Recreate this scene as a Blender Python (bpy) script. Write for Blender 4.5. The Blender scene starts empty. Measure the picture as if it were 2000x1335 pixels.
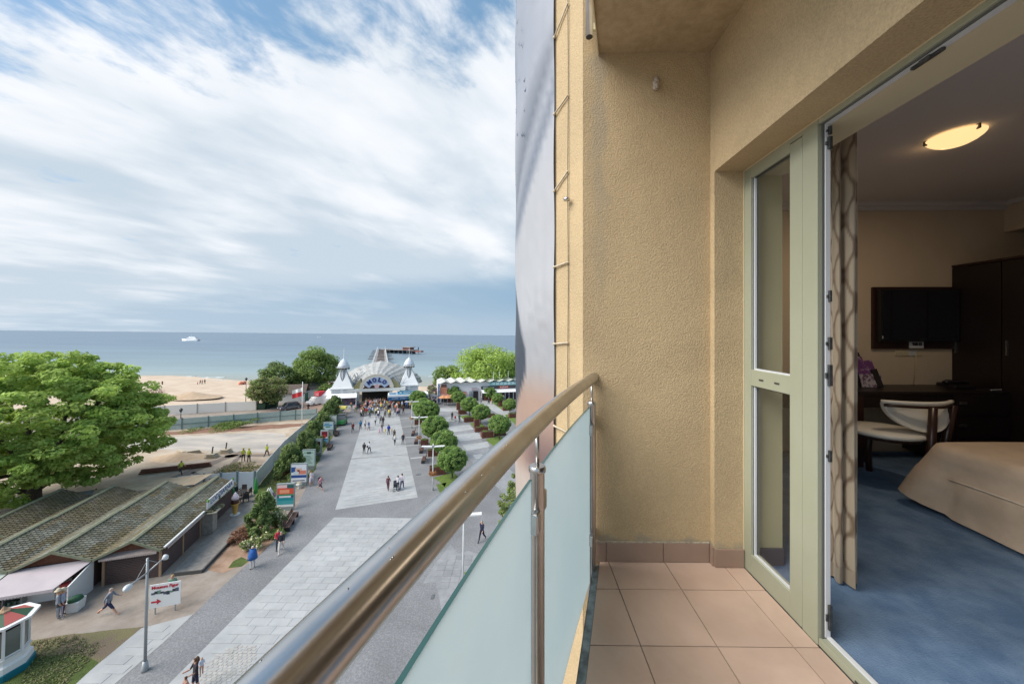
import bpy, math, random
import numpy as np
from mathutils import Vector, Matrix, noise as mnoise

random.seed(7)
R = math.radians
SC = bpy.context.scene
COL = SC.collection

# ------------------------------------------------------------------ camera
F = 680.0                      # focal length in pixels of a 2000 px wide picture
PX, PY = 1006.7, 645.0         # principal point (shift lens)
CAMZ = 17.5
CAM = Matrix.Translation((0, 0, CAMZ)) @ Matrix.Rotation(R(90.76), 4, 'X') @ Matrix.Rotation(R(0.57), 4, 'Z')
cd = bpy.data.cameras.new('camera')
cd.sensor_width = 36.0
cd.lens = F / 2000 * 36
cd.shift_x = -(PX - 1000) / 2000
cd.shift_y = -(667.5 - PY) / 2000
cd.clip_start = 0.02
cd.clip_end = 60000
cam = bpy.data.objects.new('camera', cd)
COL.objects.link(cam)
cam.matrix_world = CAM
SC.camera = cam

# ------------------------------------------------------------------ sun, sky, exposure
SUN_EL, SUN_AZ = R(44), R(-114)         # azimuth clockwise from +Y : the sun stands to the left and a little behind
sd = bpy.data.lights.new('sun', 'SUN')
sd.energy = 2.3
sd.angle = R(50)
sd.color = (1.0, 0.95, 0.87)
sun = bpy.data.objects.new('sun', sd)
COL.objects.link(sun)
sdir = Vector((math.sin(SUN_AZ) * math.cos(SUN_EL), math.cos(SUN_AZ) * math.cos(SUN_EL), math.sin(SUN_EL)))
sun.rotation_euler = sdir.to_track_quat('Z', 'Y').to_euler()
sun.location = sdir * 60

W = bpy.data.worlds.new('World')
SC.world = W
W.use_nodes = True
nt = W.node_tree
nt.nodes.clear()


def wn(t, **kw):
    n = nt.nodes.new(t)
    for k, v in kw.items():
        setattr(n, k, v)
    return n


def wmath(op, a, b=None, c=None, clamp=False):
    n = nt.nodes.new('ShaderNodeMath')
    n.operation = op
    n.use_clamp = clamp
    for i, x in enumerate((a, b, c)):
        if x is None:
            continue
        if isinstance(x, (int, float)):
            n.inputs[i].default_value = x
        else:
            nt.links.new(x, n.inputs[i])
    return n.outputs[0]


def wmix(f, a, b):
    n = nt.nodes.new('ShaderNodeMix')
    n.data_type = 'RGBA'
    if isinstance(f, (int, float)):
        n.inputs[0].default_value = f
    else:
        nt.links.new(f, n.inputs[0])
    for s, x in ((6, a), (7, b)):
        if isinstance(x, tuple):
            n.inputs[s].default_value = (*x, 1)
        else:
            nt.links.new(x, n.inputs[s])
    return n.outputs[2]


def wramp(x, lo, hi):
    n = nt.nodes.new('ShaderNodeMapRange')
    n.interpolation_type = 'SMOOTHSTEP'
    nt.links.new(x, n.inputs[0])
    n.inputs[1].default_value = lo
    n.inputs[2].default_value = hi
    return n.outputs[0]


sky = wn('ShaderNodeTexSky', sky_type='NISHITA', sun_disc=False)
sky.sun_elevation = SUN_EL
sky.sun_rotation = SUN_AZ
tc = wn('ShaderNodeTexCoord')
sep = wn('ShaderNodeSeparateXYZ')
nt.links.new(tc.outputs['Generated'], sep.inputs[0])
zc = wmath('MAXIMUM', sep.outputs[2], 0.0)
zz = wmath('ADD', zc, 0.18)
qx = wmath('DIVIDE', sep.outputs[0], zz)
qy = wmath('DIVIDE', sep.outputs[1], zz)
A_ = R(34)                                # the cloud streets run towards this azimuth
al = wmath('ADD', wmath('MULTIPLY', qx, math.sin(A_)), wmath('MULTIPLY', qy, math.cos(A_)))
ac = wmath('SUBTRACT', wmath('MULTIPLY', qx, math.cos(A_)), wmath('MULTIPLY', qy, math.sin(A_)))


def cloudnoise(sa, sc, det, rough, dist, off):
    c = wn('ShaderNodeCombineXYZ')
    nt.links.new(wmath('MULTIPLY', al, sa), c.inputs[0])
    nt.links.new(wmath('MULTIPLY', ac, sc), c.inputs[1])
    c.inputs[2].default_value = off
    n = wn('ShaderNodeTexNoise')
    n.inputs['Scale'].default_value = 1.0
    n.inputs['Detail'].default_value = det
    n.inputs['Roughness'].default_value = rough
    n.inputs['Distortion'].default_value = dist
    nt.links.new(c.outputs[0], n.inputs['Vector'])
    return n.outputs[0]


n_gap = cloudnoise(4.6, 6.4, 10, 0.60, 0.2, 3.1)    # small torn gaps
n_str = cloudnoise(1.7, 2.7, 9, 0.52, 0.15, 8.4)    # soft streets
n_big = cloudnoise(0.6, 1.1, 5, 0.5, 0.2, 4.7)      # broad light and dark
K = 10.0                                             # the clouds share the sky texture's physical scale (strength 0.1)
white = (0.412 * K, 0.424 * K, 0.443 * K)
grey = (0.258 * K, 0.302 * K, 0.345 * K)
deep = (0.140 * K, 0.210 * K, 0.280 * K)
blue = wmix(0.6, sky.outputs[0], (0.085 * K, 0.17 * K, 0.25 * K))
# broad bands across the view: bright deck overhead of the beach, greyer towards the sea
far = wramp(qy, 1.5, 2.6)
shade = wmath('ADD', wmath('MULTIPLY', n_str, 0.62), wmath('MULTIPLY', n_big, 0.55))
shade = wmath('SUBTRACT', shade, wmath('MULTIPLY', far, 0.10))
cl = wmix(wramp(shade, 0.43, 0.72), grey, white)
gapv = wmath('ADD', wmath('ADD', wmath('MULTIPLY', n_gap, 0.75), wmath('MULTIPLY', n_str, 0.45)), wmath('MULTIPLY', wramp(qy, 0.72, 1.22), 0.34))
s1 = wmix(wramp(gapv, 0.60, 0.82), blue, cl)
# grey-blue bank above the horizon, thicker to the right
bank = wmath('ADD', wramp(qy, 2.1, 3.4), wmath('MULTIPLY', wmath('SUBTRACT', n_big, 0.5), 1.1))
bankr = wmath('MULTIPLY', wramp(bank, 0.25, 0.95), wmath('ADD', 1.0, wmath('MULTIPLY', sep.outputs[0], 0.8)))
s2 = wmix(wmath('MINIMUM', wmath('MAXIMUM', bankr, 0.0), 1.0), s1, deep)
s3 = wmix(wmath('MULTIPLY', wramp(qy, 3.4, 5.0), 0.7), s2, (0.215 * K, 0.262 * K, 0.31 * K))
bg = wn('ShaderNodeBackground')
nt.links.new(s3, bg.inputs[0])
bg.inputs[1].default_value = 0.10
out = wn('ShaderNodeOutputWorld')
nt.links.new(bg.outputs[0], out.inputs[0])

SC.render.engine = 'CYCLES'
SC.view_settings.view_transform = 'Standard'
SC.view_settings.look = 'None'
SC.view_settings.exposure = 1.22
SC.view_settings.gamma = 1.0
SC.view_settings.use_curve_mapping = False

# ------------------------------------------------------------------ frames
_c, _s = math.cos(R(0.7)), math.sin(R(0.7))
BM = CAM @ Matrix(((_c, _s, 0, 0), (0, 0, 1, 0), (_s, -_c, 0, 0), (0, 0, 0, 1)))   # building frame (x right, y along the balcony, z up)


def gp(u, v, z=0.0):
    """ground point (height z) that the photograph shows at pixel u, v"""
    d = (CAM.to_3x3() @ Vector(((u - PX) / F, -(v - PY) / F, -1)))
    t = (z - CAMZ) / d.z
    return Vector((d.x * t, d.y * t, z))


def proj(p):
    q = CAM.inverted() @ Vector(p)
    return (PX + F * q.x / -q.z, PY - F * q.y / -q.z, -q.z)


def hgt(u, v, base):
    """height of a point seen at v that stands on ground point base"""
    lo, hi = -5.0, 40.0
    for _ in range(40):
        m = (lo + hi) / 2
        if proj((base[0], base[1], m))[1] > v:
            lo = m
        else:
            hi = m
    return lo


TA = R(18)                                          # the promenade quarter is turned by this
TX, TY = Vector((math.cos(TA), math.sin(TA), 0)), Vector((-math.sin(TA), math.cos(TA), 0))


def lin(c):
    return c / 12.92 if c <= 0.04045 else ((c + 0.055) / 1.055) ** 2.4


def S(r, g, b, k=0.8):
    return tuple(min(0.86, lin(x / 255) * k) for x in (r, g, b))


# ------------------------------------------------------------------ materials
_mats = {}


def M(name, c1, c2=None, rough=0.6, scale=5.0, metal=0.0, bump=0.0, bscale=40.0, coord='Object', detail=5,
      rand=0.0, spec=0.5, lo=0.35, hi=0.65, trans=0.0, emit=None, estr=0.0, dirt=None, attr=False, coat=0.0, bdist=0.01, stretch=None, nrough=0.6):
    if name in _mats:
        return _mats[name]
    m = bpy.data.materials.new(name)
    _mats[name] = m
    m.use_nodes = True
    t = m.node_tree
    b = t.nodes['Principled BSDF']
    L = t.links.new
    b.inputs['Roughness'].default_value = rough
    b.inputs['Metallic'].default_value = metal
    b.inputs['Specular IOR Level'].default_value = spec
    b.inputs['Coat Weight'].default_value = coat
    b.inputs['Base Color'].default_value = (*c1, 1)
    vec = None
    if c2 is not None or bump:
        if coord == 'World':
            g = t.nodes.new('ShaderNodeNewGeometry')
            vec = g.outputs['Position']
        else:
            g = t.nodes.new('ShaderNodeTexCoord')
            vec = g.outputs['Object']
        if stretch:
            mp = t.nodes.new('ShaderNodeMapping')
            mp.inputs['Scale'].default_value = stretch
            L(vec, mp.inputs[0])
            vec = mp.outputs[0]
    colout = None
    if c2 is not None:
        n = t.nodes.new('ShaderNodeTexNoise')
        n.inputs['Scale'].default_value = scale
        n.inputs['Detail'].default_value = detail
        n.inputs['Roughness'].default_value = nrough
        L(vec, n.inputs['Vector'])
        mr = t.nodes.new('ShaderNodeMapRange')
        L(n.outputs[0], mr.inputs[0])
        mr.inputs[1].default_value = lo
        mr.inputs[2].default_value = hi
        mx = t.nodes.new('ShaderNodeMix')
        mx.data_type = 'RGBA'
        L(mr.outputs[0], mx.inputs[0])
        mx.inputs[6].default_value = (*c1, 1)
        mx.inputs[7].default_value = (*c2, 1)
        colout = mx.outputs[2]
    if dirt and vec is not None:
        nd = t.nodes.new('ShaderNodeTexNoise')
        nd.inputs['Scale'].default_value = dirt[0]
        nd.inputs['Detail'].default_value = 8
        nd.inputs['Roughness'].default_value = .62
        nd.inputs['Distortion'].default_value = .6
        L(vec, nd.inputs['Vector'])
        md_ = t.nodes.new('ShaderNodeMapRange')
        L(nd.outputs[0], md_.inputs[0])
        md_.inputs[1].default_value = .38
        md_.inputs[2].default_value = .60
        md_.inputs[3].default_value = 1 - dirt[1]
        md_.inputs[4].default_value = 1.0
        hd_ = t.nodes.new('ShaderNodeHueSaturation')
        L(md_.outputs[0], hd_.inputs['Value'])
        if colout:
            L(colout, hd_.inputs['Color'])
        else:
            hd_.inputs['Color'].default_value = (*c1, 1)
        colout = hd_.outputs[0]
    if rand or attr:
        if attr:
            a = t.nodes.new('ShaderNodeAttribute')
            a.attribute_name = 'rnd'
            ro = a.outputs['Fac']
        else:
            a = t.nodes.new('ShaderNodeObjectInfo')
            ro = a.outputs['Random']
        mr2 = t.nodes.new('ShaderNodeMapRange')
        L(ro, mr2.inputs[0])
        mr2.inputs[3].default_value = 1 - rand
        mr2.inputs[4].default_value = 1 + rand
        hs = t.nodes.new('ShaderNodeHueSaturation')
        L(mr2.outputs[0], hs.inputs['Value'])
        if colout:
            L(colout, hs.inputs['Color'])
        else:
            hs.inputs['Color'].default_value = (*c1, 1)
        colout = hs.outputs[0]
    if colout:
        L(colout, b.inputs['Base Color'])
    if bump:
        n2 = t.nodes.new('ShaderNodeTexNoise')
        n2.inputs['Scale'].default_value = bscale
        n2.inputs['Detail'].default_value = 3
        L(vec, n2.inputs['Vector'])
        bp = t.nodes.new('ShaderNodeBump')
        bp.inputs['Strength'].default_value = bump
        bp.inputs['Distance'].default_value = bdist
        L(n2.outputs[0], bp.inputs['Height'])
        L(bp.outputs[0], b.inputs['Normal'])
    if emit:
        b.inputs['Emission Color'].default_value = (*emit, 1)
        b.inputs['Emission Strength'].default_value = estr
    if trans:                                        # thin leaves and cloth let light through
        tr = t.nodes.new('ShaderNodeBsdfTranslucent')
        if colout:
            L(colout, tr.inputs[0])
        else:
            tr.inputs[0].default_value = (*c1, 1)
        ms = t.nodes.new('ShaderNodeMixShader')
        ms.inputs[0].default_value = trans
        L(b.outputs[0], ms.inputs[1])
        L(tr.outputs[0], ms.inputs[2])
        L(ms.outputs[0], t.nodes['Material Output'].inputs[0])
    return m


def clearglass(name, tint=(1, 1, 1), refl=0.08):
    m = bpy.data.materials.new(name)
    m.use_nodes = True
    t = m.node_tree
    t.nodes.clear()
    o = t.nodes.new('ShaderNodeOutputMaterial')
    tr = t.nodes.new('ShaderNodeBsdfTransparent')
    tr.inputs[0].default_value = (*tint, 1)
    gl = t.nodes.new('ShaderNodeBsdfGlossy')
    gl.inputs['Roughness'].default_value = 0.02
    fr = t.nodes.new('ShaderNodeLayerWeight')
    fr.inputs[0].default_value = 0.5
    pw = t.nodes.new('ShaderNodeMath')
    pw.operation = 'POWER'
    pw.inputs[1].default_value = 5
    t.links.new(fr.outputs['Facing'], pw.inputs[0])
    ad = t.nodes.new('ShaderNodeMath')
    ad.operation = 'MULTIPLY_ADD'
    ad.inputs[1].default_value = 0.9
    ad.inputs[2].default_value = refl / 2
    t.links.new(pw.outputs[0], ad.inputs[0])
    ms = t.nodes.new('ShaderNodeMixShader')
    t.links.new(ad.outputs[0], ms.inputs[0])
    t.links.new(tr.outputs[0], ms.inputs[1])
    t.links.new(gl.outputs[0], ms.inputs[2])
    t.links.new(ms.outputs[0], o.inputs[0])
    return m


# ------------------------------------------------------------------ mesh builder
ORIG = {}


class MB:
    def __init__(self):
        self.v, self.f, self.m, self.r = [], [], [], []

    def add(self, vs, fs, m=0, r=None):
        o = len(self.v)
        self.v += [tuple(p) for p in vs]
        for f in fs:
            self.f.append(tuple(i + o for i in f))
            self.m.append(m)
            self.r.append(random.random() if r is None else r)
        return self

    def poly(self, pts, m=0):
        return self.add([(p[0], p[1], p[2] if len(p) > 2 else 0) for p in pts], [tuple(range(len(pts)))], m)

    def bx(self, x0, x1, y0, y1, z0, z1, m=0, r=None):
        vs = [(x, y, z) for z in (z0, z1) for y in (y0, y1) for x in (x0, x1)]
        return self.add(vs, [(0, 2, 3, 1), (4, 5, 7, 6), (0, 1, 5, 4), (2, 6, 7, 3), (0, 4, 6, 2), (1, 3, 7, 5)], m, r)

    def box(self, c, s, rz=0.0, m=0, rx=0.0, ry=0.0, r=None):
        mt = Matrix.Translation(c) @ Matrix.Rotation(rz, 4, 'Z') @ Matrix.Rotation(ry, 4, 'Y') @ Matrix.Rotation(rx, 4, 'X')
        vs = [mt @ Vector((x * s[0] / 2, y * s[1] / 2, z * s[2] / 2)) for z in (-1, 1) for y in (-1, 1) for x in (-1, 1)]
        return self.add(vs, [(0, 2, 3, 1), (4, 5, 7, 6), (0, 1, 5, 4), (2, 6, 7, 3), (0, 4, 6, 2), (1, 3, 7, 5)], m, r)

    def prism(self, pts, z0, z1, m=0, mt=None, r=None):
        n = len(pts)
        vs = [(p[0], p[1], z0) for p in pts] + [(p[0], p[1], z1) for p in pts]
        fs = [tuple(range(n))[::-1], tuple(range(n, 2 * n))] + [(i, (i + 1) % n, n + (i + 1) % n, n + i) for i in range(n)]
        self.add(vs, fs, m, r)
        if mt is not None:
            self.m[-n - 1] = mt
        return self

    def hexa(self, b, t, m=0):
        """four bottom and four top points"""
        return self.add(list(b) + list(t), [(3, 2, 1, 0), (4, 5, 6, 7), (0, 1, 5, 4), (1, 2, 6, 5), (2, 3, 7, 6), (3, 0, 4, 7)], m)

    def tube(self, pts, r, n=8, m=0, caps=True):
        pts = [Vector(p) for p in pts]
        rs = r if isinstance(r, (list, tuple)) else [r] * len(pts)
        vs, fs = [], []
        ref = None
        for i, p in enumerate(pts):
            d = (pts[min(i + 1, len(pts) - 1)] - pts[max(i - 1, 0)]).normalized()
            if ref is None:
                ref = Vector((0, 0, 1)) if abs(d.z) < 0.9 else Vector((1, 0, 0))
            a = d.cross(ref)
            if a.length < 1e-4:
                a = d.cross(Vector((0.3, 1, 0.2)))
            a.normalize()
            b = a.cross(d).normalized()
            ref = b
            for k in range(n):
                t = 2 * math.pi * k / n
                vs.append(p + (a * math.cos(t) + b * math.sin(t)) * rs[i])
        for i in range(len(pts) - 1):
            for k in range(n):
                fs.append((i * n + k, i * n + (k + 1) % n, (i + 1) * n + (k + 1) % n, (i + 1) * n + k))
        if caps:
            fs.append(tuple(range(n))[::-1])
            fs.append(tuple(range((len(pts) - 1) * n, len(pts) * n)))
        return self.add(vs, fs, m, 0.5)

    def lathe(self, prof, c=(0, 0, 0), n=16, m=0, rot=0.0):
        vs, fs = [], []
        for (r, z) in prof:
            for k in range(n):
                t = 2 * math.pi * k / n + rot
                vs.append((c[0] + r * math.cos(t), c[1] + r * math.sin(t), c[2] + z))
        for i in range(len(prof) - 1):
            for k in range(n):
                fs.append((i * n + k, i * n + (k + 1) % n, (i + 1) * n + (k + 1) % n, (i + 1) * n + k))
        fs.append(tuple(range(n))[::-1])
        fs.append(tuple(range((len(prof) - 1) * n, len(prof) * n)))
        return self.add(vs, fs, m, 0.5)

    def ball(self, c, r, n=10, m=0, jit=0.0):
        rx, ry, rz = r if isinstance(r, tuple) else (r, r, r)
        vs, fs = [], []
        h = n // 2 + 1
        for i in range(1, h):
            a = math.pi * i / h
            for k in range(n):
                t = 2 * math.pi * k / n
                j = 1 + random.uniform(-jit, jit)
                vs.append((c[0] + rx * j * math.sin(a) * math.cos(t), c[1] + ry * j * math.sin(a) * math.sin(t), c[2] + rz * j * math.cos(a)))
        vs += [(c[0], c[1], c[2] + rz), (c[0], c[1], c[2] - rz)]
        T, B = len(vs) - 2, len(vs) - 1
        for i in range(h - 2):
            for k in range(n):
                fs.append((i * n + k, (i + 1) * n + k, (i + 1) * n + (k + 1) % n, i * n + (k + 1) % n))
        for k in range(n):
            fs.append((T, k, (k + 1) % n))
            fs.append((B, (h - 2) * n + (k + 1) % n, (h - 2) * n + k))
        return self.add(vs, fs, m, 0.5)

    def mesh(self, name, mats, smooth=False, off=None):
        me = bpy.data.meshes.new(name)
        vs = self.v if off is None else [(a - off[0], b - off[1], c - off[2]) for a, b, c in self.v]
        me.from_pydata(vs, [], self.f)
        for x in (mats if isinstance(mats, (list, tuple)) else [mats]):
            me.materials.append(x)
        me.polygons.foreach_set('material_index', self.m)
        if smooth:
            me.polygons.foreach_set('use_smooth', [True] * len(self.f))
        at = me.attributes.new('rnd', 'FLOAT', 'FACE')
        at.data.foreach_set('value', self.r)
        me.update()
        return me

    def build(self, name, mats, parent=None, smooth=False, bevel=0.0, local=False, kind=None, label=None):
        """parts: coordinates are those of the thing's frame, absolute unless local"""
        off = None
        if parent is not None and not local:
            off = ORIG.get(parent)
        me = self.mesh(name, mats, smooth, off)
        o = bpy.data.objects.new(name, me)
        COL.objects.link(o)
        if parent is not None:
            o.parent = parent
            if parent in ORIG:
                ORIG[o] = ORIG[parent]
        if bevel:
            md = o.modifiers.new('bevel', 'BEVEL')
            md.width = bevel
            md.segments = 2
            md.limit_method = 'ANGLE'
        if smooth and smooth != True:
            pass
        if kind:
            o['kind'] = kind
        if label:
            o['label'] = label
        return o


def tag(o, label=None, cat=None, group=None, kind=None):
    if label:
        o['label'] = label
    if cat:
        o['category'] = cat
    if group:
        o['group'] = group
    if kind:
        o['kind'] = kind
    return o


def thing(name, label, cat, loc=(0, 0, 0), rz=0.0, B=False, group=None):
    o = bpy.data.objects.new(name, None)
    o.empty_display_size = 0.1
    COL.objects.link(o)
    mt = Matrix.Translation(loc) @ Matrix.Rotation(rz, 4, 'Z')
    o.matrix_world = (BM @ mt) if B else mt
    ORIG[o] = Vector(loc)
    return tag(o, label, cat, group)


def solo(mb, name, mats, label, cat, loc=(0, 0, 0), rz=0.0, B=False, group=None, smooth=False, bevel=0.0, kind=None, absolute=True):
    me = mb.mesh(name, mats, smooth, Vector(loc) if absolute else None)
    o = bpy.data.objects.new(name, me)
    COL.objects.link(o)
    mt = Matrix.Translation(loc) @ Matrix.Rotation(rz, 4, 'Z')
    o.matrix_world = (BM @ mt) if B else mt
    ORIG[o] = Vector(loc)
    if bevel:
        md = o.modifiers.new('bevel', 'BEVEL')
        md.width = bevel
        md.segments = 2
        md.limit_method = 'ANGLE'
    return tag(o, label, cat, group, kind)


def struct(mb, name, mats, B=False, smooth=False, bevel=0.0, loc=(0, 0, 0)):
    return solo(mb, name, mats, None, None, loc=loc, B=B, smooth=smooth, bevel=bevel, kind='structure')


def copy_tree(o, parent=None, matrix=None):
    c = o.copy()
    COL.objects.link(c)
    if parent is not None:
        c.parent = parent
    if matrix is not None:
        c.matrix_world = matrix
    for ch in [x for x in bpy.data.objects if x.parent == o and x is not c]:
        copy_tree(ch, c)
    return c


def dup(o, loc, rz=0.0, label=None, group=None, scale=1.0):
    c = copy_tree_fast(o)
    c.matrix_world = Matrix.Translation(loc) @ Matrix.Rotation(rz, 4, 'Z') @ Matrix.Scale(scale, 4)
    if label:
        c['label'] = label
    if group:
        c['group'] = group
    return c


def copy_tree_fast(o, parent=None):
    c = o.copy()
    COL.objects.link(c)
    if parent is not None:
        c.parent = parent
    for ch in list(o.children):
        copy_tree_fast(ch, c)
    return c


def text(s, size, loc, rot, mat, parent=None, name='lettering', ext=0.01, B=False, ax='CENTER', width=None, bold=0.0):
    cu = bpy.data.curves.new(name, 'FONT')
    cu.body = s
    cu.size = size
    cu.extrude = ext
    cu.align_x = ax
    cu.align_y = 'CENTER'
    cu.offset = bold
    cu.resolution_u = 3
    tmp = bpy.data.objects.new(name, cu)
    COL.objects.link(tmp)
    bpy.context.view_layer.update()
    dg = bpy.context.evaluated_depsgraph_get()
    me = bpy.data.meshes.new_from_object(tmp.evaluated_get(dg))
    bpy.data.objects.remove(tmp)
    me.materials.clear()
    me.materials.append(mat)
    if width:
        xs = [v.co.x for v in me.vertices]
        k = width / max(1e-6, max(xs) - min(xs))
        for v in me.vertices:
            v.co.x *= k
    o = bpy.data.objects.new(name, me)
    COL.objects.link(o)
    if parent is not None:
        o.parent = parent
        if parent in ORIG:
            ORIG[o] = ORIG[parent]
    o.matrix_basis = Matrix.Translation(loc) @ rot.to_4x4()
    return o


def clip_poly(pts, a, b, c):
    """keep the part of a 2D polygon where a*x + b*y <= c"""
    out_ = []
    n = len(pts)
    for i in range(n):
        p, q = pts[i], pts[(i + 1) % n]
        dp, dq = a * p[0] + b * p[1] - c, a * q[0] + b * q[1] - c
        if dp <= 0:
            out_.append(p)
        if (dp < 0 < dq) or (dq < 0 < dp):
            t = dp / (dp - dq)
            out_.append((p[0] + (q[0] - p[0]) * t, p[1] + (q[1] - p[1]) * t))
    return out_


def inside(p, poly):
    c = False
    n = len(poly)
    for i in range(n):
        a, b = poly[i], poly[(i + 1) % n]
        if (a[1] > p[1]) != (b[1] > p[1]) and p[0] < (b[0] - a[0]) * (p[1] - a[1]) / (b[1] - a[1]) + a[0]:
            c = not c
    return c
# =================================================================== THE HOTEL (building frame)
FZ = -1.38                      # balcony floor level


def bp(u, v, d):
    return ((u - 1015) / F * d, d, (645 - v) / F * d)


STUC = S(228, 201, 158, 0.75)
m_stucco = M('stucco', STUC, tuple(c * 0.76 for c in STUC), rough=0.9, scale=125, bump=0.9, bscale=125, bdist=0.0055, lo=0.32, hi=0.68, detail=3, dirt=(1.6, .13))
# grey weathering with its own outline along the outer edge of the end wall
def weather(m):
    t = m.node_tree
    L = t.links.new
    b = t.nodes['Principled BSDF']
    src = b.inputs['Base Color'].links[0].from_socket
    tcx = t.nodes.new('ShaderNodeTexCoord')
    sp = t.nodes.new('ShaderNodeSeparateXYZ')
    L(tcx.outputs['Object'], sp.inputs[0])
    nz = t.nodes.new('ShaderNodeTexNoise')
    nz.inputs['Scale'].default_value = 7
    nz.inputs['Detail'].default_value = 6
    L(tcx.outputs['Object'], nz.inputs['Vector'])
    def mth(op, a, b_):
        n = t.nodes.new('ShaderNodeMath')
        n.operation = op
        for i, x in enumerate((a, b_)):
            if isinstance(x, (int, float)):
                n.inputs[i].default_value = x
            else:
                L(x, n.inputs[i])
        return n.outputs[0]
    dx = mth('ABSOLUTE', mth('SUBTRACT', sp.outputs[0], 0.475), 0)
    st = mth('SUBTRACT', mth('MULTIPLY', nz.outputs[0], 0.16), dx)
    mr = t.nodes.new('ShaderNodeMapRange')
    L(st, mr.inputs[0]); mr.inputs[1].default_value = 0.02; mr.inputs[2].default_value = 0.07
    mz = t.nodes.new('ShaderNodeMapRange')
    L(sp.outputs[2], mz.inputs[0]); mz.inputs[1].default_value = -0.3; mz.inputs[2].default_value = 1.2
    gate = t.nodes.new('ShaderNodeMapRange')                 # only on the balcony side of the wall
    L(sp.outputs[1], gate.inputs[0]); gate.inputs[1].default_value = 2.1; gate.inputs[2].default_value = 2.097
    f = mth('MULTIPLY', mth('MULTIPLY', mth('MULTIPLY', mr.outputs[0], mz.outputs[0]), gate.outputs[0]), 0.55)
    # damp line above the skirting
    n3 = t.nodes.new('ShaderNodeTexNoise')
    n3.inputs['Scale'].default_value = 9
    L(tcx.outputs['Object'], n3.inputs['Vector'])
    dz = mth('SUBTRACT', sp.outputs[2], FZ + 0.10)
    g2 = mth('SUBTRACT', mth('MULTIPLY', n3.outputs[0], 0.16), mth('ADD', mth('ABSOLUTE', dz, 0), 0.03))
    mr3 = t.nodes.new('ShaderNodeMapRange')
    L(g2, mr3.inputs[0]); mr3.inputs[1].default_value = 0.0; mr3.inputs[2].default_value = 0.03
    f2 = mth('MAXIMUM', f, mth('MULTIPLY', mr3.outputs[0], 0.8))
    mx = t.nodes.new('ShaderNodeMix'); mx.data_type = 'RGBA'
    L(f2, mx.inputs[0]); L(src, mx.inputs[6]); mx.inputs[7].default_value = (*S(186, 174, 152, 0.7), 1)
    L(mx.outputs[2], b.inputs['Base Color'])
weather(m_stucco)
m_soffit = M('stucco_soffit', S(222, 198, 160, 0.70), S(206, 182, 142, 0.68), rough=0.92, scale=25, bump=0.7, bscale=150, bdist=0.005, dirt=(2.2, .12))
m_cream = M('cream_paint', S(226, 212, 178, 0.8), rough=0.6)
m_frame = M('sage_aluminium', S(180, 182, 160, 0.76), S(175, 177, 153, 0.76), rough=0.42, scale=3)
m_whitepvc = M('white_gasket', S(225, 228, 232), rough=0.35)
m_dark = M('dark_hardware', (0.06, 0.065, 0.065), (0.12, 0.12, 0.12), rough=0.45, metal=0.6, scale=60)
m_steel = M('brushed_steel', (0.60, 0.59, 0.585), (0.50, 0.49, 0.48), rough=0.28, metal=1.0, scale=9, bump=0.05, bscale=300, bdist=0.001, stretch=(1, 1, 1))
m_tile = M('balcony_tile', S(224, 196, 178, 0.79), S(214, 184, 164, 0.77), rough=0.38, scale=3.2, detail=8, dirt=(1.5, .12), rand=0.045, bump=0.12, bscale=160, bdist=0.001)
m_skirt = M('skirting_tile', S(190, 162, 144, 0.68), S(178, 150, 132, 0.68), rough=0.45, scale=4, rand=0.04)
m_grout = M('grout', (0.13, 0.10, 0.085), (0.22, 0.17, 0.14), rough=0.9, scale=14)
m_zinc = M('zinc_flashing', S(150, 160, 164, 0.8), S(96, 102, 104, 0.8), rough=0.5, metal=0.35, scale=12, lo=0.4, hi=0.62)
m_gedge = M('glass_edge', (0.03, 0.09, 0.085), rough=0.15)
m_frost = M('frosted_glass', S(224, 233, 235, 0.88), S(216, 228, 231, 0.88), rough=0.10, scale=1.5, trans=0.82, spec=0.5)
m_clear = clearglass('window_glass')

# ---- end wall with the rounded bay beyond it (one solid, ground to roof)
arcR = 1.47
th0 = R(34.6)
P0 = Vector((0.237, 2.30))
cen = P0 + arcR * Vector((math.cos(th0), math.sin(th0)))
ARC = []
for i in range(25):
    a = math.pi + th0 - (th0 + R(75)) * i / 24
    ARC.append((cen.x + arcR * math.cos(a), cen.y + arcR * math.sin(a)))
foot = [(0.379, 2.094), (1.139, 2.094), (1.139, 2.05), (1.53, 2.05), (1.53, 3.97), (1.53, 5.0)] + ARC[::-1]
struct(MB().prism(foot, -17.55, 9.0), 'end_wall', m_stucco, B=True)
# ---- wall over and beside the balcony door
w = MB()
w.bx(1.139, 1.53, -1.25, 2.049, 0.929, 9.0)
w.bx(1.139, 1.53, -3.2, -1.2501, -17.5, 9.0)
w.bx(1.141, 1.53, -1.249, 2.048, -17.5, -1.60)
struct(w, 'wall_over_door', m_stucco, B=True)
# floor slab + upper slab + slabs of the floors below


def edge_x(d, o=0.0):
    return 0.477 - 0.305 * (2.094 - d) + o


def slab_poly(o=0.0):
    return [(edge_x(2.0935, o), 2.0935), (edge_x(-1.25, o), -1.25), (1.1385, -1.25), (1.1385, 2.0935)]


fl = struct(MB().prism(slab_poly(-0.002), -1.58, -1.392), 'balcony_floor', m_grout, B=True)
struct(MB().prism(slab_poly(), 1.66, 1.84), 'balcony_ceiling', m_soffit, B=True)
lo_ = MB()
for k in range(1, 5):
    lo_.prism(slab_poly(), -1.58 - 3.04 * k, -1.40 - 3.04 * k)
lo_.prism(slab_poly(), 4.7, 4.88)
struct(lo_, 'lower_balcony_slabs', m_soffit, B=True)
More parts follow.
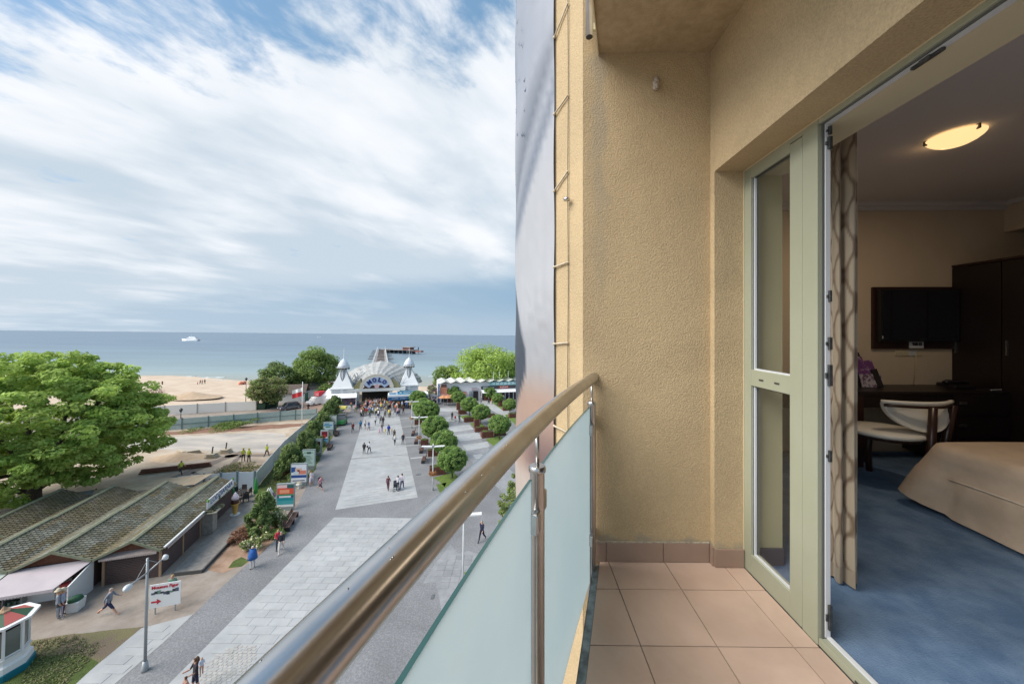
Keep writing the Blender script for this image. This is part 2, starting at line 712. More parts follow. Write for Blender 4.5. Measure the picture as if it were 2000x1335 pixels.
# paint drip edge of the upper slab
dr = MB()
n_ = 40
pr = []
for i in range(n_ + 1):
    d = 2.092 - 2.6 * i / n_
    pr.append((edge_x(d), d, 1.645 + 0.012 * mnoise.noise(Vector((d * 6, 0, 0)))))
for i in range(n_):
    a, b = pr[i], pr[i + 1]
    dr.hexa([(a[0] - .007, a[1], a[2]), (b[0] - .007, b[1], b[2]), (b[0] - .001, b[1], b[2]), (a[0] - .001, a[1], a[2])],
            [(a[0] - .007, a[1], 1.84), (b[0] - .007, b[1], 1.84), (b[0] - .001, b[1], 1.84), (a[0] - .001, a[1], 1.84)])
solo(dr, 'slab_edge_trim', m_cream, 'pale ragged render strip along the edge of the balcony ceiling', 'edge trim', loc=(0.477, 2.09, 1.66), B=True)

# ---- floor tiles, each one a part of the floor
cols = [-0.801, -0.468, -0.135, 0.198, 0.531, 0.864, 1.197, 1.309]
rows = [2.0925, 1.867, 1.533, 1.199, 0.866, 0.532, 0.199, -0.134, -0.467, -0.8, -1.133]
for i in range(len(cols) - 1):
    for j in range(len(rows) - 1):
        g = 0.0022
        p = [(cols[i] + g, rows[j + 1] + g), (cols[i + 1] - g, rows[j + 1] + g), (cols[i + 1] - g, rows[j] - g), (cols[i] + g, rows[j] - g)]
        p = clip_poly(p, -1, 0.305, -(0.477 - 0.305 * 2.094) - 0.004)     # x >= edge
        if cols[i + 1] > 1.2 and j == 0:
            p = clip_poly(p, 0, 1, 2.048)
        if cols[i + 1] == 1.309:
            pass
        if len(p) >= 3:
            area = abs(sum(p[k][0] * p[(k + 1) % len(p)][1] - p[(k + 1) % len(p)][0] * p[k][1] for k in range(len(p)))) / 2
            if area < 0.0008:
                continue
            t = MB().prism(p, -1.3915, FZ + random.uniform(-0.0006, 0.0006))
            me_o = t.build('tile', m_tile, fl, bevel=0.0012)
bl = MB().bx(1.1386, 1.3095, -1.2, 2.049, -1.579, -1.3925)
bl.build('door_threshold_bed', m_grout, fl)
# ---- skirting
sk = thing('skirting', 'row of brown tile skirting pieces at the foot of the end wall', 'skirting', (0.8, 2.08, FZ), B=True)
for (a, b) in ((0.437, 0.514), (0.518, 0.853), (0.857, 1.127)):
    MB().bx(a, b, 2.083, 2.0935, FZ + 0.002, FZ + 0.114).build('tile', m_skirt, sk, bevel=0.0012)
MB().bx(1.129, 1.1375, 2.052, 2.081, FZ + 0.002, FZ + 0.110).build('tile', m_skirt, sk)
MB().bx(1.1385, 1.3065, 2.039, 2.0495, FZ + 0.002, FZ + 0.106).build('tile', m_skirt, sk, bevel=0.0012)
MB().bx(0.437, 1.127, 2.084, 2.0936, FZ + 0.1145, FZ + 0.119).build('mortar_line', M('mortar', S(206, 196, 176), S(150, 140, 124), rough=.9, scale=30), sk)
# ---- zinc flashing along the open edge
zf = MB()
for i in range(30):
    d0, d1 = 2.07 - 3.2 * i / 30, 2.07 - 3.2 * (i + 1) / 30
    z = FZ - 0.004
    zf.hexa([(edge_x(d0, -.034), d0, z - .02), (edge_x(d1, -.034), d1, z - .02), (edge_x(d1, -.003), d1, z - .01), (edge_x(d0, -.003), d0, z - .01)],
            [(edge_x(d0, -.034), d0, z - .008), (edge_x(d1, -.034), d1, z - .008), (edge_x(d1, .002), d1, z), (edge_x(d0, .002), d0, z)])
    zf.hexa([(edge_x(d0, -.036), d0, z - .09), (edge_x(d1, -.036), d1, z - .09), (edge_x(d1, -.0345), d1, z - .09), (edge_x(d0, -.0345), d0, z - .09)],
            [(edge_x(d0, -.036), d0, z - .006), (edge_x(d1, -.036), d1, z - .006), (edge_x(d1, -.0345), d1, z - .006), (edge_x(d0, -.0345), d0, z - .006)])
solo(zf, 'edge_flashing', m_zinc, 'grey zinc flashing along the open edge of the balcony floor', 'flashing', loc=(0.3, 1.5, FZ), B=True)

# ---- railing


def rail_x(d):
    return -0.185 + 0.2947 * (d - 0.281) + 0.0439 * (d - 0.281) * (d - 0.885)


rl = thing('balcony_railing', 'stainless steel railing with milky green glass panels on the open side of the balcony', 'railing', (rail_x(1.07), 1.07, FZ), B=True)
RZ = -0.283
pts = [(rail_x(d), d, RZ) for d in [2.112 - 3.2 * i / 48 for i in range(49)]]
MB().tube(pts, 0.0295, 32).build('handrail', m_steel, rl, smooth=True)
m_drop = M('rain_drop', (0.42, 0.41, 0.40), rough=0.05, metal=1.0)
dp = MB()
for k in range(110):
    d = random.uniform(0.2, 1.9)
    a = random.choice([random.gauss(1.3, 0.5), random.gauss(2.4, 0.35), random.uniform(-0.5, 3.4)])
    p = (rail_x(d) + 0.0295 * math.cos(a) * -1, d, RZ + 0.0295 * math.sin(a))
    r = random.choice([0.0008, 0.0011, 0.0015, 0.0022])
    dp.ball(p, (r * .6, r * random.uniform(1, 1.7), r * 0.6), 8)
dp.build('rain_drops', m_drop, rl, smooth=True, kind='stuff')
for pd in (2.035, 1.07, 0.10, -0.85):
    x = rail_x(pd)
    q = MB()
    q.lathe([(0.0, -1.62), (0.0225, -1.62), (0.0225, -0.437), (0.0245, -0.434), (0.0265, -0.430), (0.0265, -0.420), (0.023, -0.414), (0.0, -0.413)], (x, pd, 0), 24)
    po = q.build('post', m_steel, rl, smooth=True)
    md = po.modifiers.new('e', 'EDGE_SPLIT'); md.split_angle = R(35)
    MB().tube([(x, pd, -0.42), (x, pd, RZ - 0.024)], 0.0068, 14).build('post_rod', m_steel, po, smooth=True)
    for sgn, zc_ in ((-1, -0.571), (1, -0.535), (-1, -1.20), (1, -1.20)):
        dd = pd + sgn * 0.034
        MB().box((rail_x(dd) + 0.004, dd, zc_), (0.027, 0.036, 0.062), rz=-0.33).build('clamp', m_steel, po, bevel=0.006)
for d0, d1 in ((2.012, 1.150), (1.034, 0.135), (0.065, -0.82)):
    g = MB()
    N = 16
    o = 0.0045
    for i in range(N + 1):
        a = d0 + (d1 - d0) * i / N
        g.v += [(rail_x(a) - .010 - o, a, -1.45), (rail_x(a) - .010 + o, a, -1.45), (rail_x(a) - .010 + o, a, -0.443), (rail_x(a) - .010 - o, a, -0.443)]
    for i in range(N):
        for q in range(4):
            g.f.append((i * 4 + q, i * 4 + (q + 1) % 4, i * 4 + 4 + (q + 1) % 4, i * 4 + 4 + q)); g.m.append(1 if q == 2 else 0); g.r.append(.5)
    gp_ = g.build('glass_panel', [m_frost, m_gedge], rl, smooth=True)
    md = gp_.modifiers.new('e', 'EDGE_SPLIT'); md.split_angle = R(30)
    for a in (d0, d1):
        MB().bx(rail_x(a) - .0148, rail_x(a) - .0052, a - .0012, a + .0012, -1.45, -0.4428).build('panel_edge', m_gedge, gp_)

# ---- upper balcony's post end and its brackets
up = thing('balcony_post', 'end of the steel railing post of the balcony above, beside the ceiling edge', 'post', (0.405, 2.03, 1.70), B=True)
tb = MB().tube([(0.405, 2.03, 1.705), (0.405, 2.03, 3.0)], 0.0215, 24)
tb.build('tube', m_steel, up, smooth=True)
MB().lathe([(0.0, -.001), (0.019, -.001), (0.019, 0.0), (0.0, 0.0)], (0.405, 2.03, 1.7045), 20).build('plastic_plug', M('black_plug', (.03, .027, .027), rough=.5), up)
for z in (1.76, 1.99):
    MB().bx(0.424, 0.46, 2.02, 2.04, z - 0.02, z + 0.02).build('bracket', m_cream, up, bevel=.002)

# ---- things on the walls
hk = MB().lathe([(0.0, 0), (0.016, 0.0), (0.02, 0.01), (0.02, 0.06), (0.016, 0.07), (0, 0.07)], (0.813, 2.083, 1.432), 14)
solo(hk, 'wall_anchor', M('anchor_white', S(226, 214, 196), S(150, 130, 110), rough=.6, scale=60), 'small pale anchor stub high on the end wall of the balcony', 'wall anchor', loc=(0.813, 2.083, 1.43), B=True, smooth=True)
cordm = M('cord_black', (0.035, 0.035, 0.035), rough=.6)
cb = MB()
cpts = []
for i in range(60):
    z = 2.6 - i * 0.075
    cpts.append((0.306 - 0.003 + 0.0015 * math.sin(z * 5), 2.192 - 0.004, z))
cb.tube(cpts, 0.0022, 6)
cable = thing('facade_cable', 'thin black cable running down the narrow facade strip beside the banner', 'cable', (0.303, 2.19, 0.5), B=True)
cb.build('cord', cordm, cable, smooth=True)
kb = MB().lathe([(0, -.010), (0.019, -.010), (0.022, 0.0), (0.012, 0.012), (0, 0.012)], (0.292, 2.165, 0.815), 14)
kb.build('ring_anchor', m_steel, cable, smooth=True)
# fine line where the banner meets the strip
ban = thing('facade_banner', 'huge printed advertising banner wrapped round the rounded corner of the building', 'banner', (0.237, 2.30, -3.0), B=True)
g = MB()
NT, NZ = 46, 220
BZ0, BZ1 = -8.0, 5.0
for j in range(NZ + 1):
    z = BZ0 + (BZ1 - BZ0) * j / NZ
    for i in range(NT + 1):
        a = math.pi + th0 - (th0 + R(60)) * i / NT
        rr = arcR + 0.014 + 0.004 * math.sin(z * 7 + i * 0.2)
        g.v.append((cen.x + rr * math.cos(a), cen.y + rr * math.sin(a), z))
for j in range(NZ):
    for i in range(NT):
        k = j * (NT + 1) + i
        g.f.append((k, k + NT + 1, k + NT + 2, k + 1)); g.m.append(0); g.r.append(.5)
bmat = bpy.data.materials.new('banner_print'); bmat.use_nodes = True
_b = bmat.node_tree.nodes['Principled BSDF']; _b.inputs['Roughness'].default_value = .55
_a = bmat.node_tree.nodes.new('ShaderNodeAttribute'); _a.attribute_name = 'print'
bmat.node_tree.links.new(_a.outputs['Color'], _b.inputs['Base Color'])
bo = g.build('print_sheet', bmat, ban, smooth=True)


def smooth01(x, a, b):
    t = min(1, max(0, (x - a) / (b - a)))
    return t * t * (3 - 2 * t)


def mixc(a, b, t):
    return tuple(a[i] + (b[i] - a[i]) * t for i in range(3))


def print_colour(s, v):
    """s = 0 at the laced edge .. 1 at the left outline ; v = height in the print's own rows (0 top .. 1100 bottom)"""
    c = mixc((176, 182, 196), (206, 208, 214), smooth01(v, 60, 420))
    c = mixc(c, (188, 190, 196), smooth01(v, 560, 690))
    # two folds of grey cloth sweeping down to the left
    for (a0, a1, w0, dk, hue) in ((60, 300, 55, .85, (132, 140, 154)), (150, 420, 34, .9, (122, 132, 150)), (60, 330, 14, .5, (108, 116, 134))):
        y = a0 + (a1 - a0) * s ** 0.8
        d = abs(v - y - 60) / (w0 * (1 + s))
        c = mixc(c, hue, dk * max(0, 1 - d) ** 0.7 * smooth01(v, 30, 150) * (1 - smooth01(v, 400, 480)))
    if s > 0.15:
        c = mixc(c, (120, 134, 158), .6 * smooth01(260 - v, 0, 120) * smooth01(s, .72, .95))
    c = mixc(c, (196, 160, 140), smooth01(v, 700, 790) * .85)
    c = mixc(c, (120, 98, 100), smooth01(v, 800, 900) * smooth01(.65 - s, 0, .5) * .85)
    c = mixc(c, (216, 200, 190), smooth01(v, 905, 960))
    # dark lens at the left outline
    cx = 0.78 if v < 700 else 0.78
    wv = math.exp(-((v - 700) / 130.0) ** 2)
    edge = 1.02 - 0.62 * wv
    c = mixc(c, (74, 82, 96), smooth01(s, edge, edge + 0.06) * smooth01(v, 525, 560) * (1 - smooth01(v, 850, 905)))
    return c


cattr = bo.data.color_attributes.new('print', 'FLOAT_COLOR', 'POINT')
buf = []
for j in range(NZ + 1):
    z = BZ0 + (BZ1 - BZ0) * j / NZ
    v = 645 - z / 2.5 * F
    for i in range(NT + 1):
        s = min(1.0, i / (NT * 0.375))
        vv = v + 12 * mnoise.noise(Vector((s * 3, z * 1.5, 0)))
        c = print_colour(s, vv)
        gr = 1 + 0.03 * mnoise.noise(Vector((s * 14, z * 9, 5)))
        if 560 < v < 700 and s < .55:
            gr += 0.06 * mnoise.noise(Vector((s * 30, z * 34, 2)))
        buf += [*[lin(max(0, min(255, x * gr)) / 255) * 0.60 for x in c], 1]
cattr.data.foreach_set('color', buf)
# printed birds near the top: flat dark flecks on the sheet
bd = MB()
for k in range(46):
    z = random.uniform(1.2, 2.6)
    i = random.uniform(0.16, 0.52)
    a = math.pi + th0 - (th0 + R(60)) * i
    rr = arcR + 0.0205
    s = random.uniform(0.006, 0.02)
    def pp(da, dz):
        return (cen.x + rr * math.cos(a + da), cen.y + rr * math.sin(a + da), z + dz)
    bd.add([pp(-s, s), pp(0, -s * .4), pp(s, s * 1.2), pp(0, s * .5)], [(0, 1, 2, 3)])
bd.build('printed_birds', M('bird_print', S(70, 84, 116), rough=.6), bo, kind='stuff')
mst = M('lacing_strap', S(232, 218, 196), S(190, 176, 150), rough=.7, scale=80)
for (v1, v2) in ((-75, -140), (77, 12), (226, 190), (375, 337), (522, 513), (671, 669), (830, 843), (985, 1010), (1140, 1170)):
    z1, z2 = (645 - v1) / F * 2.3, (645 - v2) / F * 2.2
    st = MB().tube([(0.226, 2.288, z1), (0.262, 2.245, (z1 + z2) / 2), (0.300, 2.188, z2)], 0.0058, 6)
    st.ball((0.226, 2.288, z1), 0.009, 8)
    st.ball((0.300, 2.188, z2), 0.007, 8)
    st.build('lacing_strap', mst, ban, smooth=True)
MB().bx(0.2345, 0.239, 2.2935, 2.298, BZ0, BZ1).build('edge_seam', M('seam', S(120, 110, 100), rough=.7), ban)

# ---- balcony door and its side light
WX0, WX1 = 1.311, 1.358
fr = thing('balcony_door_frame', 'sage green aluminium frame with a narrow side light at the far end of the open balcony door', 'door frame', (1.33, 1.8, FZ), B=True)
HZ = 0.905


def fbar(nm, y0, y1, z0, z1, x0=WX0, x1=WX1, mat=None, par=None, bev=0.0025):
    return MB().bx(x0, x1, y0, y1, z0, z1).build(nm, mat or m_frame, par or fr, bevel=bev)


fbar('stile', 1.992, 2.0475, FZ, 0.927)
fbar('stile', 1.632, 1.706, FZ + .0, 0.899, x0=WX0 - .001)
fbar('shadow_gap', 1.6275, 1.6315, FZ, 0.899, x0=WX0 + .006, mat=m_dark, bev=0)
fbar('jamb', 1.545, 1.627, FZ, 0.9035, x0=WX0 - .004)
fbar('header', -1.2, 1.544, HZ, 0.9275)
fbar('top_rail', 1.7065, 1.9915, 0.862, 0.9272)
fbar('header', 1.546, 1.706, 0.9045, 0.9272)
tr_ = fbar('transom', 1.7065, 1.9915, -0.312, -0.222)
for y in (1.905, 1.79):
    MB().bx(WX0 - .003, WX0 + .001, y - .016, y + .016, -0.274, -0.266).build('weep_slot', m_dark, tr_)
fbar('bottom_rail', 1.7065, 1.9915, FZ, -1.268)
sill = fbar('sill', -1.2, 1.544, FZ, -1.347)
MB().bx(WX0 - .004, WX0 - .0005, 1.335, 1.375, -1.372, -1.364).build('weep_slot', m_dark, sill)
MB().bx(WX0 + .030, WX1 + .004, -1.2, 1.543, -1.3465, -1.338).build('sill_strip', m_whitepvc, sill, bevel=.002)
for (z0, z1) in ((-0.222, 0.862), (-1.268, -0.312)):
    pn = MB().bx(WX0 + .026, WX0 + .030, 1.7068, 1.9912, z0, z1).build('pane', m_clear, fr)
    for a, b in ((1.976, 1.9912), (1.7068, 1.712)):
        MB().bx(WX0 + .012, WX0 + .024, a, b, z0, z1).build('glazing_bead', m_whitepvc, pn, bevel=.001)
    MB().bx(WX0 + .010, WX0 + .0115, 1.982, 1.986, z0, z1).build('gasket', m_dark, pn)
    MB().bx(WX0 + .012, WX0 + .024, 1.712, 1.976, z0, z0 + .008).build('glazing_bead', m_whitepvc, pn)
    MB().bx(WX0 + .012, WX0 + .024, 1.712, 1.976, z1 - .006, z1).build('gasket', m_dark, pn)
MB().bx(1.322, 1.332, 1.5385, 1.5446, FZ + .03, HZ - .002).build('rebate_gasket', M('grey_rubber', (.13, .135, .12), rough=.7), fr)
MB().bx(1.334, 1.3575, 1.536, 1.5445, FZ + .04, HZ - .002).build('rebate_strip', m_whitepvc, fr, bevel=.002)
MB().bx(1.322, 1.332, -1.2, 1.538, HZ - .004, HZ - .0005).build('rebate_gasket', _mats['grey_rubber'], fr)
MB().bx(1.334, 1.3575, -1.2, 1.536, HZ - .006, HZ - .0005).build('rebate_strip', m_whitepvc, fr)
for (v0, v1, w_) in ((252, 268, .012), (272, 296, .016), (568, 590, .010), (658, 682, .014), (711, 752, .016), (876, 898, .012), (1174, 1222, .014)):
    zt, zb = (645 - v0) / F * 1.535, (645 - v1) / F * 1.535
    s_ = MB().bx(1.3475 - w_ / 2 + .002, 1.3475 + w_ / 2 + .002, 1.525, 1.5358, zb, zt)
    s_.bx(1.3475 - w_, 1.3475, 1.529, 1.5358, zb + (zt - zb) * .35, zb + (zt - zb) * .62)
    s_.build('striker_plate', m_dark, fr, bevel=.0015)
sp = MB().bx(1.338, 1.352, 1.12, 1.21, HZ - .016, HZ - .0065)
sp.bx(1.332, 1.340, 1.15, 1.18, HZ - .014, HZ - .0065)
sp.build('striker_plate', m_dark, fr, bevel=.0015)
# white sealant line where the reveal meets the frame
se = MB()
se.bx(1.3055, 1.3105, 2.0455, 2.0495, FZ + .1, 0.927)
se.bx(1.3055, 1.3105, -1.2, 2.045, 0.9245, 0.9288)
solo(se, 'sealant_bead', m_cream, 'cream sealant line between the render and the green door frame', 'sealant', loc=(1.308, 2.04, FZ), B=True)

# =================================================================== ROOM behind the door
ILX = 1.531
m_wallp = M('room_wall_paint', S(232, 212, 184, 0.82), S(226, 206, 178, 0.82), rough=.8, scale=3)
m_ceilp = M('room_ceiling_paint', S(236, 230, 226, 0.8), rough=.85)
m_carpet = M('blue_carpet', S(132, 160, 194, 0.86), S(104, 134, 172, 0.82), rough=.97, scale=5.0, detail=11, bump=1.0, bscale=170, bdist=.01, lo=.36, hi=.62, spec=.1, dirt=(2.0, .15))
m_wenge = M('wenge_wood', (0.020, 0.0125, 0.0115), (0.012, 0.008, 0.008), rough=.38, scale=30, stretch=(1, 1, 8))
m_wenge2 = M('wenge_wood_red', (0.042, 0.018, 0.013), (0.03, 0.012, 0.009), rough=.33, scale=30, stretch=(1, 1, 8))
CZ, CE, RD, RXR = -1.362, 1.43, 3.97, 5.43
rf = MB()
rf.bx(1.362, 7.0, -3.0, RD + .1, CZ - .1, CZ)
struct(rf, 'room_carpet', m_carpet, B=True)
wl = MB()
wl.bx(1.5305, 7.0, RD, RD + .2, CZ, CE + .2)
wl.bx(ILX + 0.001, 7.0, -3.2, -3.0, CZ, CE + .2)
wl.bx(RXR, RXR + .15, -3.0, 2.3, CZ, CE)
wl.bx(RXR, RXR + .15, 2.3, RD - .001, 1.10, CE)
wl.bx(7.0, 7.15, -3.0, RD, CZ, CE)
struct(wl, 'room_walls', m_wallp, B=True)
struct(MB().bx(ILX, 7.1, -3.0, RD - .001, CE, CE + .2), 'room_ceiling', m_ceilp, B=True)
cn = MB()
cn.bx(ILX, RXR, RD - .06, RD - .001, CE - .045, CE - .001)
cn.bx(ILX, RXR, RD - .03, RD - .002, CE - .085, CE - .046)
cn.bx(RXR - .06, RXR - .001, -2.9, RD - .061, CE - .045, CE - .001)
solo(cn, 'ceiling_cornice', m_ceilp, 'pale plaster cornice where the room ceiling meets the walls', 'cornice', loc=(3, RD, CE), B=True)
# inner lining of the door opening
li = MB()
li.bx(1.3585, 1.5285, -1.2, 2.044, 0.899, 0.9285)
solo(li, 'opening_lining', m_cream, 'cream boxed lining under the lintel of the balcony door', 'lining', loc=(1.45, 1.0, .9), B=True)
li = MB()
li.bx(1.3585, 1.5285, 2.0445, 2.0495, CZ, 0.9285)
solo(li, 'reveal_lining', M('green_cream_paint', S(206, 200, 160, .8), rough=.6), 'pale reveal seen through the narrow side light', 'lining', loc=(1.45, 2.045, -.5), B=True)
solo(MB().bx(1.40, 1.5285, 2.034, 2.0443, CZ, CZ + .10), 'reveal_skirting', M('slate_skirting', S(110, 108, 114, .6), rough=.5), 'short dark skirting at the foot of the reveal behind the side light', 'skirting', loc=(1.45, 2.04, CZ), B=True)

# curtain
cu = thing('curtain', 'beige patterned curtain gathered beside the open balcony door', 'curtain', (1.75, 1.95, CZ), B=True)
mc = bpy.data.materials.new('curtain_fabric'); mc.use_nodes = True
t_ = mc.node_tree; pb = t_.nodes['Principled BSDF']; pb.inputs['Roughness'].default_value = .55; pb.inputs['Sheen Weight'].default_value = .3
at_ = t_.nodes.new('ShaderNodeAttribute'); at_.attribute_name = 'weave'
t_.links.new(at_.outputs['Color'], pb.inputs['Base Color'])
g = MB()
NA, NH = 120, 260
colr = []
for j in range(NH + 1):
    f = j / NH
    z = CZ + 0.012 + f * (CE - 0.03 - CZ)
    for i in range(NA):
        a = 2 * math.pi * i / NA
        fold = 0.74 + 0.26 * math.sin(7 * a + 0.5 * math.sin(z * 1.3)) + 0.05 * math.sin(13 * a + z * 2.2)
        w_ = 1.0 + 0.10 * math.sin(z * 1.1 + .5) + 0.16 * (1 - f)
        g.v.append((1.752 + 0.058 * w_ * fold * math.cos(a), 1.95 + 0.10 * w_ * fold * math.sin(a), z))
        s_ = i / NA * 8.0
        o = math.cos(2 * math.pi * s_) + math.cos(2 * math.pi * z * 3.4) + 0.25 * math.cos(2 * math.pi * (s_ * 2)) * math.cos(2 * math.pi * z * 6.8)
        base, dk = S(204, 186, 160, .72), S(132, 104, 80, .60)
        tt = max(0, 1 - abs(o) / 0.5) ** .5
        if f < 0.03:
            tt = .25
        colr += [*[base[k] + (dk[k] - base[k]) * tt for k in range(3)], 1]
for j in range(NH):
    for i in range(NA):
        g.f.append((j * NA + i, j * NA + (i + 1) % NA, (j + 1) * NA + (i + 1) % NA, (j + 1) * NA + i)); g.m.append(0); g.r.append(.5)
co = g.build('drape', mc, cu, smooth=True)
ca = co.data.color_attributes.new('weave', 'FLOAT_COLOR', 'POINT')
ca.data.foreach_set('color', colr)

# ceiling lamp
lp = thing('ceiling_lamp', 'lit frosted glass bowl lamp on the room ceiling', 'lamp', (3.19, 2.59, CE), B=True)
m_lampg = M('lit_lamp_glass', S(255, 222, 160), rough=.3, emit=(1.0, 0.66, 0.30), estr=0.5)
prof = [(0.0, -0.078), (0.04, -0.076), (0.08, -0.067), (0.112, -0.050), (0.134, -0.032), (0.145, -0.018), (0.147, -0.010)]
MB().lathe(prof, (3.19, 2.59, CE), 40).build('glass_bowl', m_lampg, lp, smooth=True)
for a in (0.4, 2.5, 4.6):
    MB().box((3.19 + .145 * math.cos(a), 2.59 + .145 * math.sin(a), CE - .018), (.022, .012, .034), rz=a).build('clip', m_dark, lp, bevel=.002)
ld = bpy.data.lights.new('lamp_light', 'AREA')
ld.shape = 'DISK'; ld.size = 0.3; ld.energy = 4.0; ld.color = (1, .78, .55)
lo = bpy.data.objects.new('lamp_light', ld); COL.objects.link(lo)
lo.matrix_world = BM @ Matrix.Translation((3.19, 2.59, CE - .10))
ld2 = bpy.data.lights.new('lamp_upward_light', 'POINT')
ld2.energy = 0.7; ld2.color = (1, .62, .30); ld2.shadow_soft_size = .05
l2 = bpy.data.objects.new('lamp_upward_light', ld2); COL.objects.link(l2)
l2.matrix_world = BM @ Matrix.Translation((3.22, 2.68, CE - .03))

# wall board with television
bd_ = thing('television_board', 'dark wooden wall board behind the television', 'wall panel', (4.4, RD, -.2), B=True)
MB().bx(3.953, 4.845, RD - .03, RD - .001, -0.208, 0.485).build('board', m_wenge2, bd_, bevel=.003)
tv = thing('television', 'flat black television on the dark wall board', 'television', (4.4, 3.9, 0), B=True)
MB().bx(3.98, 4.84, 3.885, 3.935, -0.125, 0.455).build('casing', M('tv_black', (.012, .012, .014), rough=.3), tv, bevel=.005)
MB().bx(4.0, 4.82, 3.8825, 3.8847, -0.10, 0.437).build('screen', M('tv_screen', (.012, .012, .016), rough=.08), tv)
MB().bx(3.993, 4.0, 3.88, 3.884, -.09, -.06).build('indicator', m_whitepvc, tv)
nt_ = thing('notice_card', 'small white notice hanging below the television', 'notice', (4.43, 3.93, -.15), B=True)
MB().bx(4.335, 4.49, 3.925, 3.932, -0.197, -0.112).build('card', m_whitepvc, nt_)
text('WI-FI', .05, (4.412 - 4.43, 3.9235 - 3.93, -0.153 + .15), Matrix.Rotation(R(90), 3, 'X'), m_dark, nt_, width=.095)
so = thing('socket_strip', 'white row of wall sockets above the desk', 'sockets', (4.3, RD, -.26), B=True)
for k in range(4):
    MB().bx(4.22 + .075 * k, 4.292 + .075 * k, RD - .012, RD - .001, -0.285, -0.225).build('socket', m_whitepvc if k == 2 else m_cream, so, bevel=.003)
wc = MB().tube([(4.44, RD - .016, -.26), (4.43, RD - .02, -.42), (4.40, RD - .03, -.604)], .004, 6)
solo(wc, 'charger_cable', m_cream, 'thin pale cable hanging from the sockets to the desk', 'cable', loc=(4.43, RD - .02, -.4), B=True, smooth=True)
# desk
dk_ = thing('desk', 'long dark wood writing desk along the far wall of the room', 'desk', (3.6, 3.7, CZ), B=True)
MB().bx(2.2, 4.848, 3.50, RD - .002, -0.638, -0.608).build('desk_top', m_wenge, dk_, bevel=.003)
MB().bx(2.25, 4.30, 3.52, 3.54, -0.77, -0.639).build('apron', m_wenge, dk_, bevel=.002)
for x in (2.3, 3.36):
    MB().bx(x, x + .07, 3.51, 3.58, CZ, -0.639).build('leg', m_wenge2, dk_, bevel=.004)
MB().bx(3.36, 3.43, 3.86, 3.93, CZ, -0.639).build('leg', m_wenge2, dk_, bevel=.004)
cab = MB().bx(4.30, 4.848, 3.50, RD - .002, CZ + .05, -0.639).build('drawer_unit', m_wenge, dk_, bevel=.003)
for k, z in enumerate((-.73, -.95, -1.17)):
    MB().bx(4.315, 4.835, 3.488, 3.499, z - .10, z + .085).build('drawer_front', m_wenge, cab, bevel=.002)
    MB().bx(4.33, 4.40, 3.474, 3.486, z - .0, z + .03).build('handle', M('dull_steel', (.35, .35, .36), rough=.35, metal=1), cab, bevel=.002)
# things on the desk
br = thing('brochure_stand', 'stand of purple leaflets on the left of the desk', 'brochure stand', (3.75, 3.78, -.608), B=True)
mpur = M('leaflet_purple', S(126, 76, 136, .8), S(200, 180, 206, .8), rough=.4, scale=18, lo=.52, hi=.6)
mbk = M('stand_black', (.02, .018, .02), rough=.4)
tilt = R(-14)
for (dx, w_, h_, y_, m_) in ((-.07, .13, .37, .04, mbk), (-.05, .10, .33, .025, mpur), (.02, .13, .29, .01, mpur), (.07, .07, .20, -.01, mbk)):
    MB().box((3.75 + dx, 3.78 + y_, -.608 + h_ / 2 - .004), (w_, .012, h_), m=0, rx=tilt, ry=R(-9)).build('leaflet' if m_ is mpur else 'back_plate', m_, br, bevel=.004)
MB().box((3.755, 3.765, -.535), (.22, .01, .14), rx=tilt).build('front_pocket', M('leaflet_white', S(205, 196, 205, .8), S(110, 80, 120, .8), rough=.3, scale=26, lo=.5, hi=.56), br)
ph = thing('desk_telephone', 'black desk telephone on the right of the desk', 'telephone', (4.62, 3.75, -.608), B=True)
MB().box((4.62, 3.75, -.585), (.20, .18, .04), rx=.1).build('base', mbk, ph, bevel=.01)
MB().tube([(4.50, 3.74, -.555), (4.52, 3.74, -.54), (4.62, 3.74, -.545), (4.70, 3.74, -.54), (4.72, 3.74, -.555)], [.026, .024, .017, .024, .026], 10).build('handset', mbk, ph, smooth=True)
pn_ = thing('paper_folder', 'dark folder with a white pen lying by the telephone', 'folder', (4.75, 3.58, -.607), B=True)
MB().box((4.76, 3.6, -.602), (.16, .12, .01), rz=.2).build('cover', mbk, pn_)
MB().tube([(4.70, 3.53, -.594), (4.84, 3.56, -.594)], .006, 8).build('pen', m_whitepvc, pn_)
bn = thing('waste_bin', 'black waste bin standing under the desk', 'waste bin', (3.56, 3.78, CZ), B=True)
MB().lathe([(0.0, 0.0), (.13, 0), (.16, .30), (.155, .30), (.125, .012), (0, .012)], (3.56, 3.78, CZ), 20).build('bucket', mbk, bn, smooth=True)
# chair
ch = thing('desk_chair', 'dark wood chair with cream half moon backrest standing at the desk', 'chair', (3.40, 3.10, CZ), B=True)
m_pad = M('cream_leather', S(244, 240, 228, .84), rough=.38)
pd_ = MB()
n = 28
top, bot = [], []
for i in range(n + 1):                      # half moon pad, flat side up
    a = math.pi * i / n
    x = 0.285 * math.cos(a)
    pd_.v += [(3.42 + x, 2.93 + 0.10 * (x / .285) ** 2, -0.622 - 0.232 * math.sin(a)), (3.42 + x, 2.975 + 0.10 * (x / .285) ** 2, -0.622 - 0.232 * math.sin(a))]
for i in range(n):
    k = i * 2
    pd_.f.append((k, k + 1, k + 3, k + 2)); pd_.m.append(0); pd_.r.append(.5)
pd_.f.append(tuple(range(0, 2 * n + 2, 2))); pd_.m.append(0); pd_.r.append(.5)
pd_.f.append(tuple(range(1, 2 * n + 2, 2))[::-1]); pd_.m.append(0); pd_.r.append(.5)
pd_.f.append((0, 2 * n, 2 * n + 1, 1)); pd_.m.append(0); pd_.r.append(.5)
pd_.build('backrest', m_pad, ch, bevel=.008)
